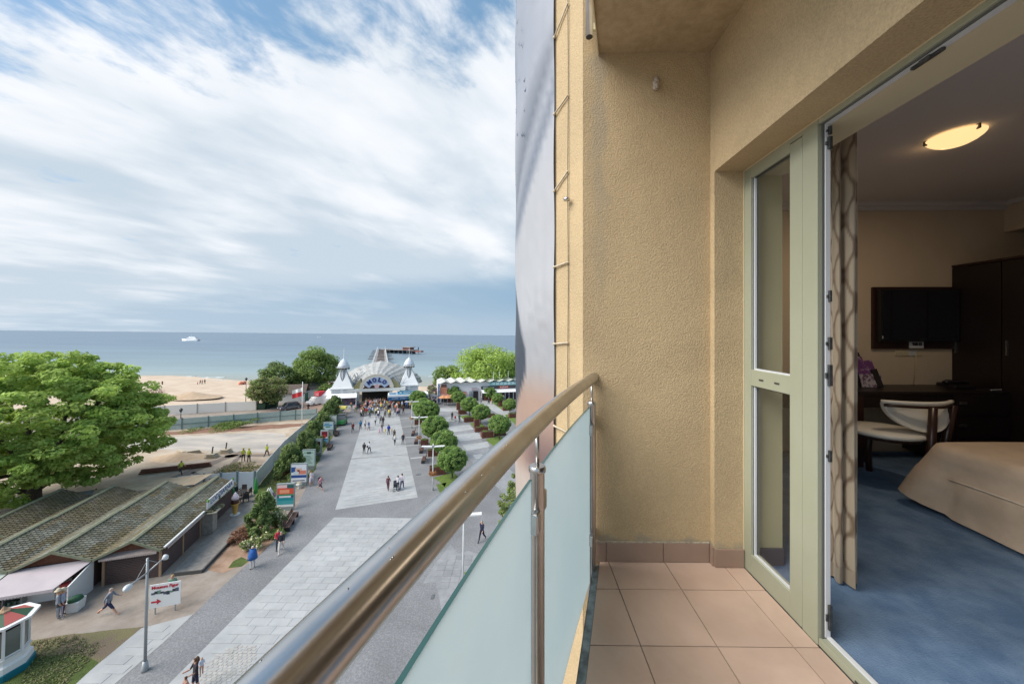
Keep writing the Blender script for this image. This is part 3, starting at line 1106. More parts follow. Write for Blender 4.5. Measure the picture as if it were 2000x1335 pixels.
MB().tube([(3.42 + .30 * k / 6, 2.945 + .10 * (k / 6) ** 2, -.612) for k in range(-6, 7)], .017, 8).build('top_pad', m_pad, ch, smooth=True)
MB().tube([(3.42 + .29 * k / 6, 2.93 + .10 * (k / 6) ** 2, -.640) for k in range(-6, 7)], .012, 8).build('back_rail', m_wenge2, ch, smooth=True)
MB().lathe([(0, -.03), (.22, -.03), (.262, -.015), (.268, .005), (.25, .022), (.12, .034), (0, .036)], (3.27, 3.17, -.90), 36).build('seat', m_pad, ch, smooth=True)
MB().lathe([(0, -.05), (.23, -.05), (.24, -.03), (0, -.03)], (3.27, 3.17, -.90), 30).build('seat_frame', m_wenge2, ch, smooth=False)
for (a, b) in (((3.40, 2.905, -.635), (3.36, 2.86, CZ)), ((3.68, 3.0, -.635), (3.60, 3.02, CZ)), ((3.08, 3.25, -.93), (3.05, 3.28, CZ)), ((3.38, 3.40, -.93), (3.40, 3.43, CZ))):
    mid = tuple((a[k] + b[k]) / 2 + (.02 if k == 1 else 0) for k in range(3))
    MB().tube([a, mid, b], [.026, .030, .024], 10).build('leg', m_wenge2, ch, smooth=True)
# wardrobe
wr = thing('wardrobe', 'tall black brown wardrobe at the right of the television', 'wardrobe', (5.1, 3.4, CZ), B=True)
MB().bx(4.87, 5.42, 2.75, RD - .003, CZ, 0.70).build('carcass', m_wenge, wr)
MB().bx(4.845, 5.425, 2.73, RD - .004, 0.701, 0.726).build('top_board', m_wenge2, wr, bevel=.003)
for y in (2.76, 3.165, 3.57):
    dd_ = MB().bx(4.85, 4.869, y, y + .397, CZ + .08, .695).build('door', m_wenge, wr, bevel=.003)
    MB().bx(4.838, 4.849, y + .35, y + .365, -.25, -.10).build('handle', _mats['dull_steel'], dd_)
# bed with cover hanging over the foot end
be = thing('bed', 'bed under a taupe cover hanging almost to the blue carpet', 'bed', (4.0, 1.9, CZ), B=True)
m_bed = M('taupe_cover', S(224, 202, 178, .80), S(206, 184, 160, .78), rough=.85, scale=4, bump=.35, bscale=9, bdist=.03)
bx0, bx1, by0, by1 = 3.12, 5.2, 0.85, 2.66
g = MB()
per = []
rc = .09
def rrect(off):
    out_ = []
    for (cx_, cy_, a0) in ((bx0 + rc, by0 + rc, math.pi), (bx1 - rc, by0 + rc, 1.5 * math.pi), (bx1 - rc, by1 - rc, 0), (bx0 + rc, by1 - rc, .5 * math.pi)):
        for k in range(9):
            a = a0 + (math.pi / 2) * k / 8
            out_.append((cx_ + (rc + off) * math.cos(a), cy_ + (rc + off) * math.sin(a)))
    # resample evenly
    L_ = [0]
    for i in range(len(out_)):
        p, q = out_[i], out_[(i + 1) % len(out_)]
        L_.append(L_[-1] + math.dist(p, q))
    res = []
    N = 160
    for k in range(N):
        s_ = L_[-1] * k / N
        i = max(j for j in range(len(L_)) if L_[j] <= s_)
        i = min(i, len(out_) - 1)
        p, q = out_[i], out_[(i + 1) % len(out_)]
        t = (s_ - L_[i]) / max(1e-9, L_[i + 1] - L_[i])
        res.append((p[0] + (q[0] - p[0]) * t, p[1] + (q[1] - p[1]) * t))
    return res
levels = [(-.06, -.832), (0.0, -.838), (.035, -.852), (.055, -.885), (.062, -.95), (.068, -1.05), (.073, -1.06), (.078, -1.18), (.088, -1.30), (.095, -1.335)]
for (off, z) in levels:
    for k, (x, y) in enumerate(rrect(off)):
        low = max(0, (-.9 - z)) / .43
        wv = .018 * math.sin(k * .42) * low + .014 * mnoise.noise(Vector((k * .13, z * 2, 0))) 
        cxn, cyn = x - (bx0 + bx1) / 2, y - (by0 + by1) / 2
        n_l = math.hypot(cxn, cyn)
        cdist = math.hypot(x - bx0, y - by1)
        fl_ = .07 * low * math.exp(-(cdist / .16) ** 2)
        if cyn > -.2 and cxn < -.6:
            wv -= .045 * low ** .5 * math.exp(-((cdist - .16) / .035) ** 2)
        g.v.append((x + cxn / n_l * (wv + fl_), y + cyn / n_l * (wv + fl_ * 2.6), z + .08 * low * math.exp(-(cdist / .13) ** 2)))
N = 160
for j in range(len(levels) - 1):
    for k in range(N):
        g.f.append((j * N + k, (j + 1) * N + k, (j + 1) * N + (k + 1) % N, j * N + (k + 1) % N)); g.m.append(0); g.r.append(.5)
g.f.append(tuple(range(N))); g.m.append(0); g.r.append(.5)
g.build('cover', m_bed, be, smooth=True)
sm = MB()
ring = [(x, y, -1.055) for (x, y) in rrect(.052)]
sm.tube([(bx0 - .088, 2.50 - .1 * k, -1.052 + .003 * math.sin(k)) for k in range(16)], .0045, 6)
sm.build('seam', M('seam_pale', S(232, 218, 200, .8), rough=.8), be, smooth=True)
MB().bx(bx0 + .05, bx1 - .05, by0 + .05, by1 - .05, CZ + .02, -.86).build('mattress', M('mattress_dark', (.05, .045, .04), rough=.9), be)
# =================================================================== GROUND, PROMENADE, BEACH, SEA
def th(x, y):
    """terrain height: flat town, falling to the beach and under the sea"""
    s = x * TX.x + y * TX.y
    w = x * TY.x + y * TY.y
    k = (y - 80) / 66.0
    if k <= 0:
        return 0.0
    return -2.0 * min(k, 1.0) - max(0, min(y, 400) - 146) * 0.05 if k > 1 else -2.0 * k


m_sand = M('beach_sand', S(236, 214, 190, 0.68), S(220, 194, 168, 0.66), rough=.95, scale=.25, coord='World', detail=10, bump=.6, bscale=2.0, bdist=.15)
m_dirt = M('trodden_ground', S(222, 204, 182, 0.66), S(192, 168, 144, 0.62), rough=.95, scale=.35, coord='World', detail=10, bump=.5, bscale=6, bdist=.05)
m_cobble = M('brown_cobbles', S(190, 178, 166, .62), S(160, 144, 130, .60), rough=.9, scale=.5, coord='World', detail=12, bump=.5, bscale=7, bdist=.015, nrough=.72)
m_dark_pave = M('dark_setts', S(146, 146, 148, .60), S(182, 182, 184, .62), rough=.75, scale=9, coord='World', detail=5, bump=.6, bscale=10, bdist=.03, lo=.42, hi=.7, nrough=.7, dirt=(.22, .22))
m_light_pave = M('light_granite_slabs', S(206, 207, 206, .66), S(192, 194, 195, .64), rough=.7, scale=1.3, coord='World', detail=8, rand=.05, lo=.3, hi=.7, dirt=(.3, .13))
m_light_stuff = M('light_granite_slabs_far', S(206, 207, 206, .66), S(192, 194, 195, .64), rough=.7, scale=1.3, coord='World', detail=8, rand=.05, attr=True, lo=.3, hi=.7, dirt=(.3, .13))
m_mid_pave = M('grey_slabs', S(184, 184, 186, .60), S(168, 169, 172, .60), rough=.72, scale=2, coord='World', detail=8, rand=.07, dirt=(.5, .15))
m_grass = M('short_grass', S(120, 138, 62, .52), S(96, 116, 50, .50), rough=.95, scale=1.2, coord='World', detail=10, bump=1, bscale=25, bdist=.06)
m_drygrass = M('worn_grass', S(150, 142, 100, .56), S(146, 128, 108, .58), rough=.95, scale=.9, coord='World', detail=10, bump=1, bscale=20, bdist=.06, lo=.42, hi=.58)
m_kerb = M('kerb_stone', S(196, 192, 186, .64), rough=.8)
m_asph = M('joint_dark', (.07, .07, .07), rough=.9)
m_steelg = M('galvanised_steel', S(176, 180, 182, .72), rough=.45, metal=.4)

# terrain sheet (rows follow y so that the shore is straight enough)
ys = [-60, -20, 0, 20, 40, 60, 80] + [80 + 3 * k for k in range(1, 28)] + [170, 200, 300, 600]
xs = [-900, -500, -300] + [-200 + 8 * k for k in range(0, 44)] + [200, 300, 500, 900]
g = MB()
SHORE = 139.0


def shore_y(x):
    return 139 + 4 * math.sin(x * .03) + 3 * math.sin(x * .081 + 1) - 0.10 * (x + 60)


for y in ys:
    for x in xs:
        sh = shore_y(x)
        if y <= 78:
            z = 0
        elif y <= sh:
            z = -2.0 * ((y - 78) / (sh - 78)) + (0.22 * mnoise.noise(Vector((x * .09, y * .09, 0))) if y < sh - 8 and x < -52 else 0)
        else:
            z = -2.0 - (y - sh) * .04
        g.v.append((x, y, z - .012))
nx = len(xs)
for j in range(len(ys) - 1):
    for i in range(nx - 1):
        k = j * nx + i
        g.f.append((k, k + 1, k + nx + 1, k + nx)); g.m.append(0); g.r.append(.5)
struct(g, 'beach_sand', m_sand, smooth=True)
# town ground: a hair above the sand sheet, its edge following pixels read off the photograph
OFFS = {'n': 0}


def sheet(name, px, mat, h, kind_struct=True, irregular=0.0, pts=None, z0=0.0):
    """a flat piece of ground with its outline given as picture points"""
    P = pts or [gp(u, v) for (u, v) in px]
    out_ = []
    if irregular:
        n = len(P)
        for i in range(n):
            a, b = Vector((P[i][0], P[i][1])), Vector((P[(i + 1) % n][0], P[(i + 1) % n][1]))
            k = max(1, int((b - a).length / max(0.5, irregular * 1.5)))
            for j in range(k):
                p = a.lerp(b, j / k)
                nn = mnoise.noise_vector(Vector((p.x * .7, p.y * .7, 3)))
                out_.append((p.x + nn.x * irregular, p.y + nn.y * irregular))
    else:
        out_ = [(p[0], p[1]) for p in P]
    mb = MB()
    from mathutils.geometry import tessellate_polygon
    tri = tessellate_polygon([[Vector((p[0], p[1], 0)) for p in out_]])
    vs = [(p[0], p[1], h) for p in out_]
    ft = []
    for a_, b_, c_ in tri:
        cr_ = (vs[b_][0] - vs[a_][0]) * (vs[c_][1] - vs[a_][1]) - (vs[b_][1] - vs[a_][1]) * (vs[c_][0] - vs[a_][0])
        ft.append((a_, b_, c_) if cr_ > 0 else (a_, c_, b_))
    mb.add(vs, ft)
    return struct(mb, name, mat)
    # make sure the face looks up
    a = 0
    for i in range(len(out_)):
        p, q = out_[i], out_[(i + 1) % len(out_)]
        a += p[0] * q[1] - q[0] * p[1]
    if a < 0:
        mb.f = [tuple(reversed(f)) for f in mb.f]
    return struct(mb, name, mat)


sheet('town_ground', None, m_cobble, 0.0, pts=[(-400, -60), (400, -60), (400, 78), (40, 90), (20, 112), (-14, 108), (-52, 98), (-60, 96), (-58, 86), (-66, 80), (-400, 62)])
# left: building-site earth
sheet('site_earth', [(150, 960), (330, 945), (500, 958), (548, 880), (640, 815), (600, 812), (500, 822), (360, 834), (150, 850), (-200, 880), (-300, 990)], m_dirt, .004, irregular=.5)
sheet('site_concrete', [(200, 862), (330, 853), (440, 847), (520, 843), (556, 846), (560, 862), (520, 885), (440, 882), (390, 880), (345, 878), (200, 880)],
      M('pale_concrete', S(218, 206, 192, .66), S(190, 182, 174, .62), rough=.7, scale=.35, coord='World', detail=7, lo=.4, hi=.6, stretch=(.4, 1.2, 1)), .008, irregular=.8)
sheet('red_earth_bank', [(200, 858), (340, 849), (440, 843), (520, 838), (590, 832), (598, 826), (520, 829), (420, 836), (345, 842), (200, 850)],
      M('red_earth', S(178, 132, 108, .6), S(140, 104, 84, .6), rough=.95, scale=1.3, coord='World', detail=9), .012, irregular=.4)
for k, (pp_, nm) in enumerate((([(300, 945), (400, 905), (470, 880), (476, 884), (408, 910), (320, 950)], 0), ([(440, 888), (520, 886), (560, 880), (560, 884), (520, 891), (440, 893)], 0),
                               ([(412, 928), (455, 900), (470, 888), (476, 890), (462, 903), (424, 932)], 0), ([(370, 925), (420, 938), (440, 938), (440, 934), (424, 932), (376, 921)], 0))):
    sheet('wheel_track', pp_, M('wet_track', S(160, 142, 128, .58), rough=.8), .014, irregular=.25)
sheet('yard_earth', [(600, 812), (500, 822), (500, 806), (560, 795), (600, 780), (625, 775), (650, 790), (640, 815)], M('yard_brown', S(186, 150, 132, .6), S(164, 140, 126, .6), rough=.9, scale=.6, coord='World'), .006, irregular=.3)

# promenade: dark setts everywhere, then light strips
LB = [(225, 1335), (317, 1257), (380, 1197), (437, 1142), (482, 1102), (504, 1085), (534, 1056), (573, 1004), (600, 947), (629, 887), (647, 859), (655, 845), (668, 826), (690, 795)]
pp_ = [gp(*q) for q in LB]
pp_ = [gp(80, 1480), gp(-60, 1640)] + pp_ + [gp(700, 784), gp(806, 784)]
right_far = [gp(1010, 782), (60, 70), (60, -10)]
sheet('dark_sett_paving', None, m_dark_pave, .010, pts=[(p[0], p[1]) for p in pp_ + right_far] + [(-40, -10)] if False else [(p[0], p[1]) for p in pp_ + right_far])


def slabs(name_struct, P, ux, uy, sx, sy, z, parts_max, mat, mats_far, thick=.02, gap=.02, order=None, rowoff=.5):
    """cut a ground polygon into slabs along ux/uy; the nearest ones are objects, the rest one joined piece"""
    st = struct(MB().add([(p[0], p[1], z - thick + .004) for p in P], [tuple(range(len(P)))]), name_struct, m_asph if False else mats_far)
    ux, uy = Vector(ux).normalized(), Vector(uy).normalized()
    P2 = [(p[0] * ux.x + p[1] * ux.y, p[0] * uy.x + p[1] * uy.y) for p in P]
    a0, a1 = min(p[0] for p in P2), max(p[0] for p in P2)
    b0, b1 = min(p[1] for p in P2), max(p[1] for p in P2)
    cells = []
    j = 0
    y = b0
    while y < b1:
        x = a0 - (rowoff * sx if j % 2 else 0)
        while x < a1:
            c = (x + sx / 2, y + sy / 2)
            quad = [(x + gap / 2, y + gap / 2), (x + sx - gap / 2, y + gap / 2), (x + sx - gap / 2, y + sy - gap / 2), (x + gap / 2, y + sy - gap / 2)]
            ins = sum(inside(q, P2) for q in quad)
            if ins == 4:
                w = ux * c[0] + uy * c[1]
                cells.append((w, quad))
            x += sx
        y += sy
        j += 1
    cells.sort(key=lambda q: q[0].length)
    vis = []
    rest = []
    for w, q in cells:
        u, v, d = proj((w.x, w.y, z))
        (vis if (len(vis) < parts_max and d > 0 and -20 < u < 1010 and v < 1360) else rest).append((w, q))
    ang = math.atan2(ux.y, ux.x)
    if vis:
        me = MB().bx(-sx / 2 + gap / 2, sx / 2 - gap / 2, -sy / 2 + gap / 2, sy / 2 - gap / 2, -thick, 0).mesh('slab', mat)
        for w, q in vis:
            o = bpy.data.objects.new('slab', me)
            COL.objects.link(o)
            o.parent = st
            o.location = (w.x, w.y, z + random.uniform(-.001, .001))
            o.rotation_euler = (0, 0, ang)
    if rest:
        mb = MB()
        for w, q in rest:
            zz = z + random.uniform(-.001, .001)
            mb.add([(ux.x * a + uy.x * b, ux.y * a + uy.y * b, zz) for a, b in q], [(0, 1, 2, 3)])
        mb.build('slab_field', mats_far, st, kind='stuff')
    return st


X_, Y_ = (1, 0, 0), (0, 1, 0)
# near light strip: square to the hotel
pA = [gp(651, 1010), gp(800, 1009)]
xl, xr = -17.05, -9.6
yt = pA[0].y
near = [(xl, 3.0), (xr + 1.0, 3.0), (xr, yt), (xl, yt)]
slabs('light_paving_near', near, X_, Y_, 1.2, .6, .030, 260, m_light_pave, m_light_stuff)
# far light strip towards the pier
fp = [gp(655, 995), gp(816, 971), gp(777, 800), gp(770, 787), gp(722, 787), gp(716, 799)]
dv = (fp[2] - fp[1]); dv.z = 0
perp = Vector((dv.y, -dv.x, 0)).normalized()
slabs('light_paving_far', [(p.x, p.y) for p in fp], perp, dv, 1.2, .6, .030, 40, m_light_pave, m_light_stuff)
for v0 in (892.5, 832.0):
    a, b = gp(684 if v0 > 880 else 706, v0 + 4), gp(799 if v0 > 880 else 784, v0 - 5)
    d_ = (b - a).normalized(); n_ = Vector((-d_.y, d_.x, 0)) * .11
    solo(MB().add([a + Vector((0, 0, .036)), b + Vector((0, 0, .036)), b + n_ + Vector((0, 0, .036)), a + n_ + Vector((0, 0, .036))], [(0, 1, 2, 3)]),
         'drain_channel', M('drain_dark', (.10, .10, .10), rough=.7), 'narrow dark drain line across the light paving, ' + ('the nearer of two' if v0 > 880 else 'the farther of two'), 'drain', absolute=False, loc=(0, 0, 0))
# left light slab path
lp_ = [gp(100, 1380), gp(145, 1335), gp(276, 1226), gp(330, 1212), gp(377, 1199), gp(317, 1256), gp(225, 1334), gp(150, 1400)]
slabs('left_slab_path', [(p.x, p.y) for p in lp_], X_, Y_, 1.0, .5, .026, 60, m_light_pave, m_light_stuff)
# thin light bands across the dark setts, running on into the right-hand squares
bands = [((802, 896), (830, 893), .5), ((793, 871), (822, 869), .45), ((789, 855), (818, 853), .4), ((785, 834), (812, 832), .4), ((782, 818), (806, 816), .4)]
for k, (p, q, w_) in enumerate(bands):
    a, b = gp(*p), gp(*q)
    d_ = (b - a).normalized(); n_ = Vector((-d_.y, d_.x, 0)) * w_
    struct(MB().add([a + Vector((0, 0, .018)), b + Vector((0, 0, .018)), b + n_ + Vector((0, 0, .018)), a + n_ + Vector((0, 0, .018))], [(0, 1, 2, 3)]), 'light_band', m_light_stuff)
# right-hand path beside the planted squares
sheet('planted_square_path', [(838, 776), (862, 780), (905, 820), (960, 880), (1010, 930), (1010, 990), (900, 880), (850, 815)], m_mid_pave, .014)
for k, pl in enumerate(([(853, 796), (893, 795), (905, 803), (859, 803)], [(864, 815), (905, 812), (914, 820), (870, 824)], [(875, 833), (917, 829), (926, 838), (882, 844)],
                        [(888, 849), (932, 844), (946, 855), (899, 862)], [(903, 869), (952, 862), (957, 872), (912, 880)], [(923, 888), (940, 886), (948, 893), (930, 896)],
                        [(925, 776), (960, 777), (990, 800), (1008, 812), (985, 815), (950, 795)], [(906, 780), (925, 778), (950, 795), (935, 800)])):
    sheet('light_path_field', pl, m_light_stuff, .019)
for k, pl in enumerate(([(846, 933), (858, 940), (876, 958), (905, 940), (885, 922)], [(852, 946), (872, 942), (862, 968)], [(898, 812), (915, 810), (924, 818), (908, 822)],
                        [(917, 826), (936, 824), (950, 834), (930, 838)], [(960, 785), (985, 784), (1005, 796), (980, 800)], [(930, 770), (965, 768), (975, 776), (940, 780)],
                        [(948, 858), (975, 850), (1000, 866), (975, 880)], [(985, 810), (1006, 806), (1008, 830)], [(905, 1118), (925, 1112), (936, 1118), (918, 1135)])):
    sheet('lawn_patch', pl, M('green_lawn', S(138, 166, 70, .55), S(112, 142, 56, .5), rough=.95, scale=2, coord='World', detail=9, bump=1, bscale=30, bdist=.05), .030)
# tiled corner between the rail and the glass
tc_ = [gp(826, 1139), gp(851, 1135), gp(868, 1219), gp(905, 1260), gp(1000, 1120), gp(960, 1090), (gp(915, 1075)), gp(895, 1081), gp(880, 1063), gp(850, 1100)]
slabs('square_slab_corner', [(p.x, p.y) for p in tc_], (math.cos(.0), math.sin(.0), 0), (0, 1, 0), .62, .62, .028, 90, m_mid_pave, m_mid_pave, rowoff=0, gap=.03)
for (u, v, w_, l_) in ((823, 1281, .7, .9), (845, 1165, .2, .4), (817, 926, .6, .5)):
    p = gp(u, v)
    mh = thing('drain_grate', 'dark iron grate set in the paving, ' + {823: 'largest one at the foot of the glass panel', 845: 'small one among the square slabs', 817: 'beside the round clipped trees'}[u], 'grate', (p.x, p.y, .03))
    MB().bx(p.x - w_ / 2, p.x + w_ / 2, p.y - l_ / 2, p.y + l_ / 2, .020, .034).build('frame', m_dark, mh)
    gr = MB()
    for i in range(7):
        xx = p.x - w_ / 2 + w_ * (i + .5) / 7
        gr.bx(xx - w_ * .03, xx + w_ * .03, p.y - l_ / 2, p.y + l_ / 2, .034, .042)
    gr.build('bars', m_steelg, mh, kind='stuff')
p = gp(445, 1297)
fd = MB()
for i in range(9):
    for j in range(14):
        x, y = p.x + (i - 4 + .5 * (j % 2)) * .25 + random.uniform(-.03, .03), p.y + (j - 7) * .17 + random.uniform(-.02, .02)
        if ((i - 4) / 4.5) ** 2 + ((j - 7) / 7.5) ** 2 < 1:
            fd.box((x, y, .034), (.2, .13, .02), rz=random.uniform(-.3, .3), r=random.random())
solo(fd, 'cobble_inset', M('inset_stone', S(198, 194, 188, .64), rough=.8, rand=.1, attr=True), 'patch of small rough stones set in the light paving by the handrail', 'paving inset', loc=(p.x, p.y, .03), kind='stuff')
# brownish grass and earth beds at the left
sheet('worn_lawn', [(40, 1345), (60, 1250), (140, 1238), (285, 1222), (276, 1226), (145, 1335), (120, 1360)], m_drygrass, .008, irregular=.12)
sheet('kiosk_lawn', [(-120, 1400), (-80, 1320), (45, 1285), (150, 1275), (200, 1290), (120, 1360)], m_grass, .012, irregular=.2)
sheet('pine_bed', [(405, 1112), (432, 1080), (462, 1030), (500, 1010), (545, 1000), (562, 1012), (573, 1004), (534, 1056), (504, 1085), (480, 1100), (437, 1118)],
      M('bed_earth', S(206, 172, 146, .6), S(170, 134, 108, .58), rough=.95, scale=1.1, coord='World', detail=9), .010, irregular=.15)
sheet('bed_grass', [(455, 1096), (470, 1088), (486, 1094), (470, 1106), (446, 1108)], m_grass, .016, irregular=.2)
sheet('fence_lawn', [(500, 955), (530, 918), (553, 890), (570, 905), (560, 940), (545, 960), (520, 985), (505, 975)], m_grass, .014, irregular=.2)
sheet('strip_lawn', [(600, 930), (618, 885), (640, 850), (655, 822), (662, 826), (648, 855), (629, 887), (606, 935)], m_grass, .016, irregular=.15)
sheet('grey_lane', [(455, 1010), (500, 975), (520, 985), (478, 1018), (432, 1078), (405, 1112), (330, 1135), (327, 1130), (392, 1060)],
      M('lane_cobbles', S(196, 188, 178, .62), S(172, 162, 152, .6), rough=.9, scale=3, coord='World', detail=9, bump=.8, bscale=10, bdist=.04), .006)
# low dark kerb rail beside the lane
k1, k2, k3 = gp(336, 1125), gp(395, 1118), gp(457, 1052)
kr = MB()
for a, b in ((k1, k2), (k2, k3)):
    d_ = (b - a); m_ = (a + b) / 2
    kr.box((m_.x, m_.y, .12), (d_.length, .10, .22), rz=math.atan2(d_.y, d_.x))
kerb = thing('low_kerb_wall', 'low dark kerb wall bending along the cobbled lane beside the stalls', 'kerb', (k2.x, k2.y, 0))
for a, b in ((k1, k2), (k2, k3)):
    d_ = (b - a); m_ = (a + b) / 2
    MB().box((m_.x, m_.y, .12), (d_.length, .10, .22), rz=math.atan2(d_.y, d_.x)).build('wall_length', M('dark_kerb', S(96, 92, 90, .6), rough=.8), kerb)

# ---- sea
g = MB()
sy = [90] + [100 + 4 * k for k in range(30)] + [240, 280, 340, 420, 520, 700, 1000, 1500, 2500, 4500, 9000, 16000]
sx_ = [-24000, -8000, -3000, -1200, -600, -300, -200, -100, 0, 100, 300, 900, 3000, 24000]
for y in sy:
    for x in sx_:
        g.v.append((x, y, -2.0))
for j in range(len(sy) - 1):
    for i in range(len(sx_) - 1):
        k = j * len(sx_) + i
        g.f.append((k, k + 1, k + len(sx_) + 1, k + len(sx_))); g.m.append(0); g.r.append(.5)
ms_ = bpy.data.materials.new('sea_water'); ms_.use_nodes = True
t_ = ms_.node_tree; L = t_.links.new
pb = t_.nodes['Principled BSDF']; pb.inputs['Roughness'].default_value = .42; pb.inputs['Specular IOR Level'].default_value = .35
ge = t_.nodes.new('ShaderNodeNewGeometry'); sp_ = t_.nodes.new('ShaderNodeSeparateXYZ'); L(ge.outputs['Position'], sp_.inputs[0])
mr = t_.nodes.new('ShaderNodeMapRange'); L(sp_.outputs[1], mr.inputs[0]); mr.inputs[1].default_value = 135; mr.inputs[2].default_value = 520
rp = t_.nodes.new('ShaderNodeValToRGB'); L(mr.outputs[0], rp.inputs[0])
cr = rp.color_ramp
cr.elements[0].position = 0; cr.elements[0].color = (*S(190, 190, 174, .6), 1)
cr.elements[1].position = 1; cr.elements[1].color = (*S(120, 146, 168, .62), 1)
e = cr.elements.new(.10); e.color = (*S(164, 186, 190, .62), 1)
e = cr.elements.new(.35); e.color = (*S(138, 164, 178, .60), 1)
mpn = t_.nodes.new('ShaderNodeMapping'); mpn.inputs['Scale'].default_value = (.006, .022, 1); L(ge.outputs['Position'], mpn.inputs[0])
nz = t_.nodes.new('ShaderNodeTexNoise'); nz.inputs['Scale'].default_value = 1; nz.inputs['Detail'].default_value = 8; L(mpn.outputs[0], nz.inputs['Vector'])
mrn = t_.nodes.new('ShaderNodeMapRange'); L(nz.outputs[0], mrn.inputs[0]); mrn.inputs[1].default_value = .3; mrn.inputs[2].default_value = .7; mrn.inputs[3].default_value = .86; mrn.inputs[4].default_value = 1.12
hs = t_.nodes.new('ShaderNodeHueSaturation'); L(rp.outputs[0], hs.inputs['Color']); L(mrn.outputs[0], hs.inputs['Value']); L(hs.outputs[0], pb.inputs['Base Color'])
mp2 = t_.nodes.new('ShaderNodeMapping'); mp2.inputs['Scale'].default_value = (.35, 1.0, 1); L(ge.outputs['Position'], mp2.inputs[0])
n2 = t_.nodes.new('ShaderNodeTexNoise'); n2.inputs['Scale'].default_value = .5; n2.inputs['Detail'].default_value = 6; L(mp2.outputs[0], n2.inputs['Vector'])
bu = t_.nodes.new('ShaderNodeBump'); bu.inputs['Strength'].default_value = .55; bu.inputs['Distance'].default_value = .6; L(n2.outputs[0], bu.inputs['Height']); L(bu.outputs[0], pb.inputs['Normal'])
struct(g, 'sea', ms_, smooth=True)
# breaking waves
foam = M('sea_foam', S(236, 238, 238, .8), S(190, 204, 206, .7), rough=.8, scale=.6, coord='World', lo=.45, hi=.55)
for k, (u0, u1, v, w_) in enumerate(((296, 325, 741, .9), (390, 440, 737, 1.2), (402, 436, 742.5, .8), (365, 384, 735, .5), (842, 870, 731, .8), (836, 850, 735, .6))):
    a, b = gp(u0, v, -1.97), gp(u1, v - .3, -1.97)
    mb = MB()
    n = 24
    for i in range(n + 1):
        t = i / n
        p = a.lerp(b, t)
        ww = w_ * (.35 + .65 * math.sin(math.pi * t)) * (1 + .5 * mnoise.noise(Vector((i * .6, k, 0))))
        mb.v += [(p.x, p.y - ww + .8 * mnoise.noise(Vector((i * .35, k, 4))), -1.99), (p.x, p.y, -1.80), (p.x, p.y + ww * .6, -1.99)]
    for i in range(n):
        for q in (0, 1):
            mb.f.append((i * 3 + q, i * 3 + 3 + q, i * 3 + 4 + q, i * 3 + 1 + q)); mb.m.append(0); mb.r.append(.5)
    solo(mb, 'breaking_wave', foam, None, None, absolute=False, loc=(0, 0, 0), kind='stuff')
# =================================================================== TREES AND PLANTS
def leafmat(name, c1, c2, trans=.45, rand=.28):
    return M(name, c1, c2, rough=.75, scale=1.1, coord='World', detail=4, attr=True, rand=rand, trans=trans, spec=.25, lo=.35, hi=.65)


m_bark = M('bark', (.09, .07, .055), (.05, .04, .03), rough=.95, scale=6, bump=.6, bscale=20)
m_leaf_big = leafmat('leaf_fresh_green', (.34, .48, .10), (.50, .62, .18))
m_leaf_mid = leafmat('leaf_mid_green', (.19, .29, .08), (.30, .39, .13))
m_leaf_round = leafmat('leaf_clipped_green', (.18, .30, .08), (.30, .42, .13))
m_leaf_gold = leafmat('leaf_golden', (.22, .24, .09), (.34, .30, .17))
m_leaf_grey = leafmat('leaf_grey_green', (.13, .17, .11), (.20, .23, .15))
m_pine = leafmat('pine_needle', (.12, .185, .06), (.23, .30, .10), trans=.3)
m_hedge = leafmat('bush_green', (.15, .23, .06), (.25, .32, .10))
m_bare = M('bare_twig', S(176, 132, 112, .6), rough=.9)


def leaves(name, mats, centers, radii, nper, size, parent, up=0.55, asp=1.6, seed=1, flat=.5, offset=None, matidx=None):
    """many small leaf quads, gathered in clumps; numpy for speed"""
    rng = np.random.default_rng(seed)
    C = np.repeat(np.array(centers, float), nper, axis=0)
    Rr = np.repeat(np.array(radii, float), nper, axis=0)
    n = len(C)
    d = rng.normal(size=(n, 3))
    d /= np.linalg.norm(d, axis=1)[:, None]
    rad = rng.uniform(.25, 1, size=(n, 1)) ** .45
    P = C + d * rad * Rr
    nrm = d * np.array([1, 1, 1]) * (1 - up) + np.array([0, 0, 1]) * up + rng.normal(size=(n, 3)) * .42
    nrm /= np.linalg.norm(nrm, axis=1)[:, None]
    t = np.cross(nrm, rng.normal(size=(n, 3)))
    t /= np.linalg.norm(t, axis=1)[:, None]
    b = np.cross(nrm, t)
    s = size * rng.uniform(.6, 1.3, size=(n, 1))
    V = np.stack([P - t * s * asp / 2, P - b * s / 2 + nrm * s * .12, P + t * s * asp / 2, P + b * s / 2 + nrm * s * .12], axis=1).reshape(-1, 3)
    if offset is not None:
        V -= np.array(offset)
    me = bpy.data.meshes.new(name)
    me.vertices.add(n * 4)
    me.vertices.foreach_set('co', V.ravel().astype(np.float32))
    me.loops.add(n * 4)
    me.loops.foreach_set('vertex_index', np.arange(n * 4, dtype=np.int32))
    me.polygons.add(n)
    me.polygons.foreach_set('loop_start', np.arange(0, n * 4, 4, dtype=np.int32))
    for x in (mats if isinstance(mats, (list, tuple)) else [mats]):
        me.materials.append(x)
    me.update(calc_edges=True)
    cl = np.repeat(rng.uniform(0, 1, len(centers)), nper)
    at = me.attributes.new('rnd', 'FLOAT', 'FACE')
    at.data.foreach_set('value', (cl * .6 + rng.uniform(0, .4, n)).astype(np.float32))
    if matidx is not None:
        me.polygons.foreach_set('material_index', (rng.uniform(size=n) < matidx).astype(np.int32))
    o = bpy.data.objects.new(name, me)
    COL.objects.link(o)
    o.parent = parent
    return o


